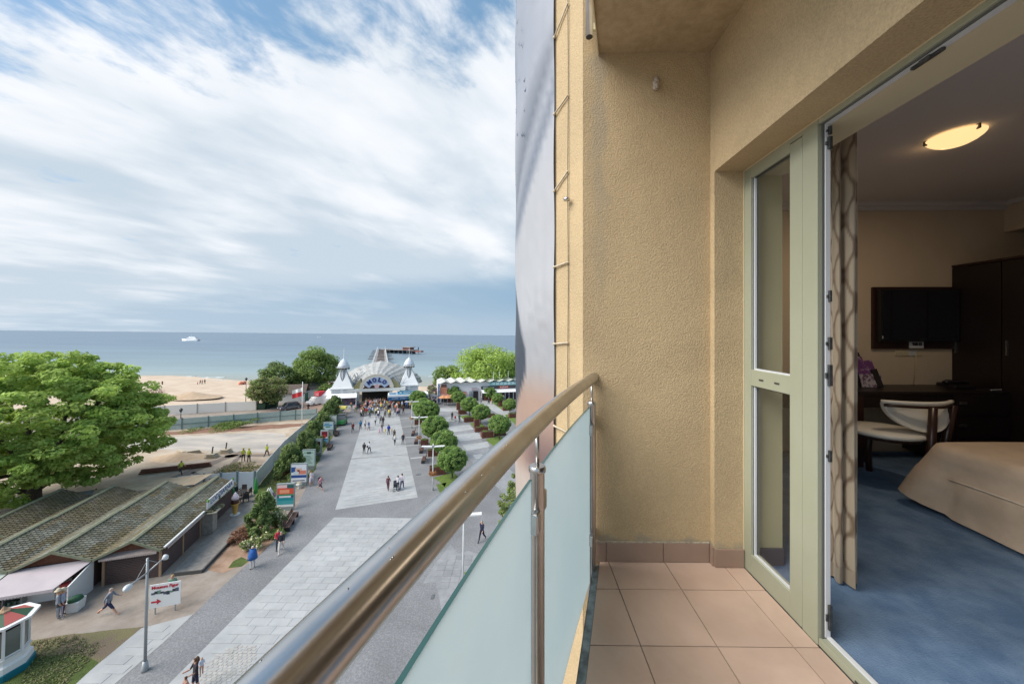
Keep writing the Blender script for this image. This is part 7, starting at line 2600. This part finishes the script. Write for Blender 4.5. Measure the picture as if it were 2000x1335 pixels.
board('large advertising board with red sky and turquoise sea poster, nearest of its row', 541.5, 943, 574, 988, 996, 'sea', .14)
board('advertising board with blue poster of round figures, second nearest of its row', 569, 904, 599, 940, 949, 'blue', .14)
board('advertising board with pale green text notice, third nearest of its row', 591, 877, 615, 909, 917, 'notice', .14)
board('advertising board with white poster and one dark red spot, fourth nearest', 608, 856, 628, 884, 890, 'white', .14)
board('advertising board with dark red and light blue poster, fifth nearest of its row', 626, 839, 641, 864, 870, 'redblue', .14)
board('pale advertising board left of the red and blue poster board', 619, 840, 627, 856, 866, 'plain', .14)
board('advertising board with light blue water poster, sixth nearest of its row', 632, 823, 651, 838, 851, 'water', .14)
board('pale advertising board just beyond the light blue water poster', 642, 811, 657, 828, 842, 'plain', .14)
board('turquoise framed board by the shop under the left tower', 657, 791, 670, 799, 812, 'water', .14)
# benches


def bench(label, u0, v0, u1, v1, back=1, group='benches along the promenade'):
    a, b = gp(u0, v0), gp(u1, v1)
    c = (a + b) / 2
    d_ = b - a
    L_ = max(1.6, d_.length)
    t = thing('park_bench', label, 'bench', (c.x, c.y, 0), rz=math.atan2(d_.y, d_.x), group=group)
    mb_ = M('bench_wood', S(126, 92, 80, .6), S(104, 76, 66, .58), rough=.7, scale=3)
    for k in range(3):
        MB().box((0, -.16 + .16 * k, .44), (L_, .12, .04)).build('seat_slat', mb_, t, local=True)
    for k in range(3):
        MB().box((0, back * (.27 + .03 * k), .56 + .14 * k), (L_, .04, .11)).build('back_slat', mb_, t, local=True)
    for x in (-L_ / 2 + .15, 0, L_ / 2 - .15):
        MB().box((x, 0, .22), (.07, .5, .44)).build('leg', M('black_iron2', (.03, .03, .035), rough=.5), t, local=True)
        MB().box((x, back * .29, .66), (.06, .05, .5)).build('back_support', _mats['black_iron2'], t, local=True)
    return t


bench('long brown wooden bench beside the bushy dwarf pine bed', 559, 1040, 578, 1008, 1)
bench('brown bench next to the dark red and blue poster board', 642, 880, 647, 872, 1)
bench('brown bench beyond the light blue water poster board', 656, 853, 660, 846, 1)
bench('bench by the second round tree at the right edge of the setts', 822, 886, 824, 878, -1)
bench('bench by the nearest round tree at the right edge of the setts', 826, 906, 829, 896, -1)
bench('bench by the far double lamp at the right edge of the setts', 806, 852, 808, 845, -1)
bench('bench in front of the third round tree at the right edge of the setts', 812, 868, 813, 862, -1)
# green cart and colourful stall near the end of the pines
p = gp(667, 829)
ct = thing('green_cart', 'small green utility cart with grey windscreen among the last boards', 'cart', (p.x, p.y, 0), rz=.2)
mgc = M('cart_green', S(70, 160, 90, .65), rough=.4)
MB().hexa([(-.75, -1.0, .3), (.75, -1.0, .3), (.8, 1.0, .3), (-.8, 1.0, .3)], [(-.6, -.9, .95), (.6, -.9, .95), (.75, 1.0, 1.0), (-.75, 1.0, 1.0)]).build('body', mgc, ct, local=True, bevel=.05)
MB().hexa([(-.7, -.5, 1.0), (.7, -.5, 1.0), (.7, -.4, 1.0), (-.7, -.4, 1.0)], [(-.62, -.2, 1.9), (.62, -.2, 1.9), (.62, -.1, 1.9), (-.62, -.1, 1.9)]).build('windscreen', M('cart_glass', S(130, 136, 136, .6), rough=.2), ct, local=True)
MB().bx(-.75, .75, -.3, 1.0, 1.91, 1.98).build('roof', m_dark, ct, local=True)
for x in (-.75, .75):
    for y in (-.6, .7):
        MB().tube([(x - .08, y, .3), (x + .08, y, .3)], .3, 12).build('wheel', m_dark, ct, local=True)
for x in (-.68, .68):
    MB().box((x, .9, 1.45), (.05, .05, .95)).build('roof_post', m_dark, ct, local=True)
p = gp(663, 815)
st = thing('souvenir_stall', 'colourful toy stall with orange and yellow canopy near the left tower', 'stall', (p.x, p.y, 0), rz=.2)
MB().bx(-1.1, 1.1, -.5, .5, 0, .85).build('table', M('toy_goods', S(220, 150, 110, .75), S(120, 90, 150, .7), rough=.8, scale=2, lo=.45, hi=.55), st, local=True)
MB().hexa([(-1.3, -.8, 1.9), (.2, -.8, 1.9), (.2, .8, 1.9), (-1.3, .8, 1.9)], [(-1.2, -.5, 2.3), (.2, -.5, 2.3), (.2, .5, 2.3), (-1.2, .5, 2.3)]).build('orange_canopy', M('canopy_orange', S(236, 160, 110, .75), rough=.8), st, local=True)
MB().hexa([(.25, -.8, 1.9), (1.4, -.8, 1.9), (1.4, .8, 1.9), (.25, .8, 1.9)], [(.25, -.5, 2.3), (1.3, -.5, 2.3), (1.3, .5, 2.3), (.25, .5, 2.3)]).build('yellow_canopy', M('canopy_yellow', S(236, 220, 110, .75), rough=.8), st, local=True)
for x in (-1.2, .2, 1.3):
    MB().box((x, -.6, 1.0), (.05, .05, 2.0)).build('post', m_white, st, local=True)
p = gp(985, 880)
solo(MB().bx(p.x - 9.0, p.x - 8.99, p.y, p.y + .01, 0, .01), 'x', m_dark, None, None) if False else None
# =================================================================== PEOPLE
def skin_body(P, edges, radii, root, name, sub=1):
    me = bpy.data.meshes.new(name)
    me.from_pydata(P, edges, [])
    o = bpy.data.objects.new(name, me)
    COL.objects.link(o)
    md = o.modifiers.new('skin', 'SKIN')
    md.use_smooth_shade = True
    for i, r in enumerate(radii):
        r = (r, r) if not isinstance(r, tuple) else r
        me.skin_vertices[0].data[i].radius = (r[0] * 1.14, r[1] * 1.12)
    me.skin_vertices[0].data[root].use_root = True
    if sub:
        s = o.modifiers.new('sub', 'SUBSURF')
        s.levels = sub
        s.render_levels = sub
    bpy.context.view_layer.update()
    ev = o.evaluated_get(bpy.context.evaluated_depsgraph_get())
    out_ = bpy.data.meshes.new_from_object(ev)
    bpy.data.objects.remove(o)
    return out_


def person_mesh(name, leg=(0, 0), knee=(0, 0), arm=(0, 0), elbow=(.15, .15), slim=1.0, skirt=False, lean=0.0, coat=False, spread=.0, run=False):
    """faces -Y, feet at z = 0, 1.72 m tall. leg / arm: forward swing in radians for (left, right)"""
    P, E, Rd = [], [], []

    def add(p, r, parent=None):
        P.append(p); Rd.append(r)
        if parent is not None:
            E.append((parent, len(P) - 1))
        return len(P) - 1
    hipz = .93
    yl = lambda z: -(z - hipz) * math.tan(lean)
    root = add((0, 0, hipz), (.150 * slim, .115 * slim))
    w = add((0, yl(1.10), 1.10), (.125 * slim, .095 * slim) if not coat else (.16, .13), root)
    c = add((0, yl(1.32), 1.32), (.155 * slim, .105 * slim) if not coat else (.17, .13), w)
    n = add((0, yl(1.47), 1.47), (.065, .06), c)
    h1 = add((0, yl(1.56) - .015, 1.565), (.080, .088), n)
    h2 = add((0, yl(1.66) - .01, 1.655), (.078, .090), h1)
    h3 = add((0, yl(1.70), 1.70), (.045, .05), h2)
    nose = None
    for s, side in ((-1, 0), (1, 1)):
        hp = add((s * .085, 0, .90), (.095 * slim, .10 * slim) if not skirt else (.12, .12), root)
        L1, L2 = .42, .42
        a = leg[side]
        kx = s * (.095 + spread)
        k = (kx, -math.sin(a) * L1, .88 - math.cos(a) * L1)
        ki = add(k, .062 * slim if not skirt else (.11, .10), hp)
        b = a - knee[side]
        an = (s * (.10 + spread * 1.4), k[1] - math.sin(b) * L2, k[2] - math.cos(b) * L2 + .02)
        ai = add(an, .040, ki)
        toe = (an[0] + s * .015, an[1] - .13, max(.035, an[2] - .055))
        add(toe, (.038, .03), ai)
        sh = add((s * .165 * slim, yl(1.40), 1.40), .058 if not coat else .07, c)
        a = arm[side]
        el = (s * .215 * slim, yl(1.40) - math.sin(a) * .28, 1.40 - math.cos(a) * .28)
        e_ = add(el, .042 if not coat else .055, sh)
        b = a + elbow[side]
        wr_ = (s * .215 * slim, el[1] - math.sin(b) * .25, el[2] - math.cos(b) * .25)
        wi = add(wr_, .030, e_)
        hd = (s * .205 * slim, wr_[1] - math.sin(b + .2) * .09, wr_[2] - math.cos(b + .2) * .09)
        add(hd, (.033, .022), wi)
    me = skin_body(P, E, Rd, root, name)
    zmin = min(v.co.z for v in me.vertices)
    for v in me.vertices:
        v.co.z -= zmin
    # clothing zones: 0 hair 1 skin 2 top 3 upper leg 4 lower leg 5 shoes 6 sleeve
    me.materials.clear()
    for k in range(7):
        me.materials.append(None)
    P_ = [Vector(p) for p in P]
    for f in me.polygons:
        c_ = f.center
        z = c_.z + zmin
        yy = c_.y - yl(z) if z > hipz else c_.y
        ax = abs(c_.x)
        m = 2
        if z > 1.485:
            m = 0 if (z > 1.665 or (yy > .012 and z > 1.53) or (ax > .066 and z > 1.58)) else 1
        elif z > 1.45 and ax < .06:
            m = 1
        elif ax > .172 * slim and z < 1.45:
            # arms
            dmin = min((c_ + Vector((0, 0, zmin)) - P_[i]).length for i in range(len(P_)) if i in WR)
            if dmin < .10:
                m = 1
            elif z < 1.16 or (abs(yy) > .16):
                m = 6
            else:
                m = 2
        elif z < .95:
            m = 3 if z > .52 else 4
            if z < .085:
                m = 5
        if skirt and .45 < z < .95 and ax < .2:
            m = 3
        f.material_index = m
    return me


WR = set()
# indices of wrist and hand vertices are the same for every pose: found once
WR = {14 - 0, 15 - 0, 23, 24}
_idx = list(range(7))
base_idx = 7
WR = set()
for s in (0, 1):
    o0 = 7 + s * 8
    WR |= {o0 + 6, o0 + 7}
POSES = {
    'walk_a': person_mesh('person_walk', (.42, -.38), (.12, .35), (-.35, .38), (.25, .3)),
    'walk_b': person_mesh('person_walk', (-.30, .36), (.42, .08), (.30, -.28), (.35, .2), slim=.9),
    'stand': person_mesh('person_stand', (.03, -.03), (.03, .02), (.05, .0), (.25, .2), spread=.03),
    'stand_coat': person_mesh('person_coat', (.12, -.1), (.05, .12), (.1, -.05), (.5, .4), coat=True),
    'skirt': person_mesh('person_skirt', (.22, -.2), (.1, .2), (-.15, .2), (.2, .2), slim=.88, skirt=True),
    'stride': person_mesh('person_stride', (.62, -.62), (.15, .35), (-.5, .5), (.5, .6), lean=.12),
    'hold': person_mesh('person_hold', (.15, -.12), (.05, .15), (.5, .35), (1.2, 1.3), slim=.92),
}
SKIN = M('skin', S(222, 170, 144, .72), rough=.6)


def cmat(c):
    return M('cloth_%d_%d_%d' % c, S(*c, .68), rough=.85)


HAIR = {'dark': (44, 34, 30), 'brown': (96, 66, 48), 'fair': (196, 160, 110), 'grey': (170, 166, 160), 'white': (226, 220, 212), 'yellow_helmet': (240, 226, 90), 'white_helmet': (236, 236, 230), 'navy': (40, 44, 80)}


def person(label, u, v, top, bot, hair='brown', pose='walk_a', face=0.0, h=1.72, short=False, sleeves=True, group=None, shoes=(50, 46, 46), pos=None, z=0.0):
    p = Vector(pos) if pos else gp(u, v, z)
    o = bpy.data.objects.new('person', POSES[pose])
    COL.objects.link(o)
    tag(o, label, 'person', group)
    o.matrix_world = Matrix.Translation((p.x, p.y, z + .03)) @ Matrix.Rotation(face, 4, 'Z') @ Matrix.Scale(h / 1.72, 4)
    cols = [cmat(HAIR[hair]), SKIN, cmat(top), cmat(bot), SKIN if short else cmat(bot), cmat(shoes), cmat(top) if sleeves else SKIN]
    for k, m in enumerate(cols):
        o.material_slots[k].link = 'OBJECT'
        o.material_slots[k].material = m
    ORIG[o] = Vector((0, 0, 0))
    return o


def extra(o, mb, name, mat, smooth=True):
    x = mb.build(name, mat, o, local=True, smooth=smooth)
    return x


BACK = math.pi
person('person in red jacket walking beside the brown bench, left of the one in black', 543, 1074, (220, 50, 84), (60, 66, 84), 'fair', 'hold', .5, 1.68)
o = person('person in black top and white trousers walking beside the red jacketed one', 549, 1079, (44, 46, 54), (232, 224, 216), 'grey', 'walk_a', .4, 1.74)
o = person('white haired person in a blue cape and white trousers at the edge of the setts', 493, 1109, (46, 104, 180), (226, 222, 224), 'white', 'stand_coat', .5, 1.66)
extra(o, MB().lathe([(.14, 1.42), (.22, 1.25), (.30, 1.0), (.33, .72), (.30, .72), (.12, 1.36)], n=16), 'cape', cmat((46, 104, 180)))
o = person('person in dark vest top and navy shorts carrying a child, at the bottom edge', 381, 1352, (52, 46, 54), (40, 40, 66), 'brown', 'hold', -.5, 1.68, short=True, sleeves=False)
extra(o, MB().ball((0, .06, 1.52), (.12, .10, .2), 12), 'long_hair', cmat(HAIR['brown']))
person('small fair haired child in pale blue held by the person in dark vest top', 390, 1340, (214, 220, 236), (220, 170, 150), 'fair', 'hold', .8, .86, pos=(gp(389, 1352).x + .05, gp(389, 1352).y + .05, 0), z=.78)
person('brown haired child walking at the bottom edge left of the person in dark vest', 362, 1372, (196, 150, 130), (120, 90, 90), 'brown', 'walk_b', -.4, 1.25)
o = person('person in grey top and navy shorts striding past the white side screen', 212, 1201, (150, 156, 170), (44, 50, 90), 'grey', 'stride', 1.9, 1.76, short=True, shoes=(50, 46, 60))
o = person('person in light grey shirt and dark trousers with a sun hat at the open stall', 113, 1208, (166, 172, 184), (84, 86, 92), 'fair', 'stand', 2.4, 1.72)
extra(o, MB().lathe([(0, 1.70), (.17, 1.68), (.17, 1.70), (.10, 1.72), (.09, 1.80), (0, 1.81)], n=16), 'sun_hat', cmat((224, 206, 178)))
o = person('person in pale blue shirt, wine red trousers and sun hat at the open stall', 122, 1203, (186, 196, 216), (120, 66, 80), 'fair', 'stand', 2.2, 1.64)
extra(o, MB().lathe([(0, 1.70), (.18, 1.68), (.18, 1.70), (.10, 1.72), (.09, 1.80), (0, 1.81)], n=16), 'sun_hat', cmat((226, 212, 186)))
person('person with reddish hair and green top behind the white arrow board', 323, 1184, (110, 160, 140), (90, 90, 96), 'fair', 'stand', .3, 1.75, pos=(gp(321, 1186).x, gp(321, 1186).y + .5, 0))
person('person in white summer dress by the blue poster board', 608, 948, (236, 226, 236), (232, 220, 234), 'brown', 'skirt', .4, 1.7, short=True, sleeves=False)
o = person('person in pink shirt and dark shorts with backpack right of the blue poster', 626, 958, (236, 176, 184), (86, 52, 64), 'dark', 'stride', 1.3, 1.75, short=True)
extra(o, MB().box((0, .17, 1.22), (.30, .16, .42)), 'backpack', cmat((70, 56, 66)), False)
person('person in dark red checked shirt and maroon trousers walking on the light paving', 758, 958, (120, 62, 76), (104, 52, 60), 'brown', 'walk_b', BACK + .1, 1.70)
person('person in white shirt and dark skirt pushing a pushchair on the light paving', 777, 957, (238, 232, 240), (60, 60, 84), 'dark', 'hold', BACK, 1.66)
person('person in white shirt and blue jeans right of the pushchair', 785, 955, (240, 230, 238), (58, 70, 116), 'brown', 'walk_a', BACK + .1, 1.82)
p = gp(772.5, 957)
pc_ = thing('pushchair', 'dark pushchair on the light paving beside the two people in white shirts', 'pushchair', (p.x, p.y, .03), rz=.3)
MB().hexa([(-.22, -.3, .4), (.22, -.3, .4), (.22, .2, .35), (-.22, .2, .35)], [(-.24, -.25, .75), (.24, -.25, .75), (.24, .3, .98), (-.24, .3, .98)]).build('seat_shell', cmat((44, 46, 60)), pc_, local=True, bevel=.03)
for x in (-.24, .24):
    for y in (-.35, .3):
        MB().tube([(x - .02, y, .13), (x + .02, y, .13)], .13, 10).build('wheel', m_dark, pc_, local=True)
    MB().tube([(x, -.35, .15), (x, .25, .9), (x, .45, 1.02)], .014, 5).build('frame_tube', m_steelg, pc_, local=True)
person('person in wide dark coat walking left of the white topped one with a bag', 711, 886, (66, 62, 64), (70, 66, 68), 'dark', 'stand_coat', BACK, 1.66)
o = person('person in white top and dark jeans with a shoulder bag on the light paving', 721, 885, (236, 238, 242), (52, 56, 76), 'dark', 'walk_a', BACK, 1.76)
extra(o, MB().box((.24, .02, .95), (.10, .26, .26)), 'shoulder_bag', cmat((40, 40, 48)), False)
person('person in white top and black trousers walking in front of a dark jacketed one', 771, 869, (240, 240, 240), (48, 46, 50), 'fair', 'walk_b', BACK, 1.70)
person('person in dark brown jacket just behind the one in white top and black trousers', 770, 858, (84, 74, 72), (70, 62, 62), 'brown', 'walk_a', BACK, 1.74)
person('slim person all in dark clothes at the right edge of the light paving', 787, 868, (48, 48, 62), (60, 62, 74), 'white', 'stand', 0, 1.80)
person('person in bright blue jacket with dark trousers facing the pier', 759, 849, (24, 64, 176), (52, 56, 84), 'dark', 'stand_coat', BACK, 1.80)
person('person in dark patterned top walking with small children left of the bright blue jacket', 746, 845, (76, 66, 76), (206, 170, 196), 'dark', 'hold', BACK, 1.70)
person('small child in yellow beside the bright blue jacketed person', 752, 848, (246, 232, 130), (240, 220, 140), 'fair', 'walk_b', 0, 1.05)
person('small child in pink left of the person in dark patterned top', 741, 848, (232, 180, 200), (214, 160, 170), 'brown', 'walk_a', 0, 1.0)
person('small child in pale yellow right of the bright blue jacketed person', 765, 846, (244, 224, 160), (214, 190, 160), 'fair', 'stand', 0, 1.0)
person('person in burgundy cardigan over white, walking on the dark setts by the green cart', 689, 844, (120, 46, 60), (40, 36, 44), 'grey', 'walk_a', .3, 1.76)
person('person in turquoise blue jacket at the left edge of the light paving', 704, 839, (30, 128, 176), (50, 60, 80), 'dark', 'stand_coat', BACK, 1.74)
person('person in white top and dark shorts right of the turquoise jacket', 713, 837, (232, 224, 220), (70, 58, 66), 'brown', 'walk_b', 0, 1.62, short=True)
person('person in blue shirt and pale skirt, second right of the turquoise jacket', 720, 840, (70, 96, 156), (196, 200, 214), 'brown', 'skirt', 0, 1.66, short=True)
person('person in white top and dark trousers walking alone before the crowd', 733, 830, (236, 236, 240), (60, 60, 70), 'dark', 'walk_b', 0, 1.70)
person('person in grey jacket of a close pair before the crowd, left one', 743, 827, (150, 150, 158), (90, 84, 86), 'grey', 'stand_coat', BACK, 1.76)
person('person in dark jacket of a close pair before the crowd, right one', 748, 831, (56, 54, 62), (60, 58, 66), 'brown', 'stand_coat', BACK, 1.78)
person('person in navy suit standing below the balcony, seen between rail and glass', 941, 1057, (38, 42, 72), (34, 36, 58), 'grey', 'walk_a', -.5, 1.82)
# right hand square
person('person in dark clothes with a bicycle among the square paving, left of the red one', 883, 820, (62, 56, 64), (50, 60, 66), 'dark', 'stand', 0, 1.76)
person('person in red and white crouching with bicycles in the square', 889, 823, (214, 50, 80), (230, 220, 224), 'fair', 'stand_coat', 0, 1.25)
person('person in green with a bicycle in the square, right of the red one', 897, 824, (72, 108, 96), (64, 72, 76), 'brown', 'walk_b', 0, 1.70)
for k, (u, v) in enumerate(((885, 823), (898, 826))):
    p = gp(u, v)
    t = thing('bicycle', ('left' if k == 0 else 'right') + ' one of two dark bicycles standing in the square', 'bicycle', (p.x, p.y, .02), rz=.4 + k, group='bicycles in the square')
    for x in (-.5, .5):
        w_ = MB()
        w_.tube([(x + .33 * math.cos(a * math.pi / 8), 0, .34 + .33 * math.sin(a * math.pi / 8)) for a in range(17)], .022, 5, caps=False)
        w_.build('wheel', m_dark, t, local=True)
    MB().tube([(-.5, 0, .34), (-.15, 0, .85), (.38, 0, .88), (.5, 0, .34)], .02, 5).tube([(-.15, 0, .85), (0, 0, .32), (.38, 0, .8)], .02, 5).build('frame', M('bike_teal', S(60, 110, 110, .6), rough=.4), t, local=True)
    MB().tube([(.36, -.28, 1.0), (.38, 0, 1.02), (.36, .28, 1.0)], .014, 5).build('handlebar', m_dark, t, local=True)
    MB().box((-.2, 0, .92), (.24, .12, .05)).build('saddle', m_dark, t, local=True)
# workers
for (u, v, lb, pose, f, hl) in ((475, 901, 'worker in yellow vest and dark trousers, left one of the standing pair', 'stand', .5, 'yellow_helmet'), (486, 902, 'worker in full yellow jacket, right one of the standing pair', 'stand_coat', BACK, 'yellow_helmet'),
                                (521, 892, 'worker in yellow vest walking alone near the white fence', 'walk_a', BACK, 'white_helmet'), (353, 926, 'worker in yellow vest and navy cap striding at the left of the site', 'stride', 1.2, 'navy')):
    o = person(lb, u, v, (232, 236, 80) if pose != 'walk_a' else (214, 226, 70), (64, 58, 62), hl, pose, f, 1.8, sleeves=(pose == 'stand_coat'))
    if hl != 'navy':
        extra(o, MB().lathe([(.12, 1.64), (.11, 1.70), (.08, 1.76), (0, 1.79)], n=12), 'hard_hat', cmat(HAIR[hl]))
person('person in black standing in the yard between the car and the flagpole', 602, 803, (40, 30, 34), (60, 56, 66), 'dark', 'stand_coat', 0, 1.85)
for (u, v, c, lb, pose) in ((317, 753, (40, 40, 48), 'dark figure at the water edge beside the big tree', 'stand_coat'), (391, 750, (50, 44, 60), 'dark clothed walker on the beach, left of the three', 'walk_a'),
                            (395, 750, (206, 150, 140), 'pinkish clothed walker on the beach, middle of the three', 'walk_b'), (400, 749, (60, 48, 66), 'dark purple clothed walker on the beach, right of the three', 'stand'),
                            (386, 751, (226, 120, 110), 'small figure in orange red on the beach left of three walkers', 'stand')):
    p = gp(u, v, -1.7)
    person(lb, 0, 0, c, (60, 54, 64), 'dark', pose, 0, 1.75 if 'small' not in lb else 1.1, pos=(p.x, p.y, 0), z=-1.75)
for (u, v, lb) in ((470, 751, 'left orange beach buoy ball lying near the water'), (476, 750, 'right orange beach buoy ball lying near the water')):
    p = gp(u, v, -1.6)
    solo(MB().ball((p.x, p.y, -1.1), .75, 12), 'beach_buoy', M('buoy_orange', S(240, 150, 120, .75), rough=.6), lb, 'buoy', loc=(p.x, p.y, -1.7), smooth=True)

# ---- the crowd in front of the gate: each one a person, told apart by clothes and place
rc = random.Random(21)
TOPS = {'white': (238, 236, 238), 'red': (200, 48, 60), 'orange': (232, 140, 90), 'navy': (44, 52, 92), 'black': (44, 42, 48), 'grey': (150, 148, 152), 'pink': (232, 176, 180), 'blue': (70, 110, 176), 'beige': (214, 190, 162), 'green': (96, 130, 100), 'maroon': (110, 48, 62), 'pale blue': (186, 200, 224), 'yellow': (232, 214, 110), 'brown': (120, 84, 66)}
BOTS = {'dark': (50, 48, 56), 'blue': (66, 80, 120), 'white': (226, 224, 222), 'beige': (196, 176, 150), 'grey': (120, 120, 126), 'black': (34, 32, 36), 'khaki': (140, 130, 96)}
zones = [((696, 762), (802, 817), 'front rows of the left crowd', 18), ((704, 740), (797, 812), 'near the front left of the crowd', 26), ((740, 790), (797, 812), 'near the front right of the crowd', 22),
         ((712, 760), (787, 797), 'in the gate opening', 40), ((764, 812), (788, 799), 'before the blue sign', 28),
         ((676, 704), (788, 806), 'by the left tower shop', 8), ((838, 862), (770, 792), 'in the shop passage', 9),
         ((925, 1003), (779, 790), 'by the white awning', 9), ((700, 712), (800, 812), 'at the left crowd edge', 6)]
used = {}
for (ur, vr, where, n) in zones:
    for k in range(n):
        for tr in range(40):
            u, v = rc.uniform(*ur), rc.uniform(*vr)
            tk, bk, hk = rc.choice(list(TOPS)), rc.choice(list(BOTS)), rc.choice(['dark', 'brown', 'fair', 'grey'])
            if (tk, where, bk) not in used:
                break
        used[(tk, where, bk)] = 1
        sk_ = rc.random() < .12
        person('%s haired person, %s top, %s %s, %s' % (hk, tk, bk, 'skirt' if sk_ else 'trousers', where), u, v, TOPS[tk], BOTS[bk], hk,
               'skirt' if sk_ else rc.choice(['walk_a', 'walk_b', 'stand', 'stand_coat', 'walk_a']), rc.choice([0, BACK]) + rc.uniform(-.6, .6), rc.uniform(1.64, 1.90), group='people walking at the pier gate')
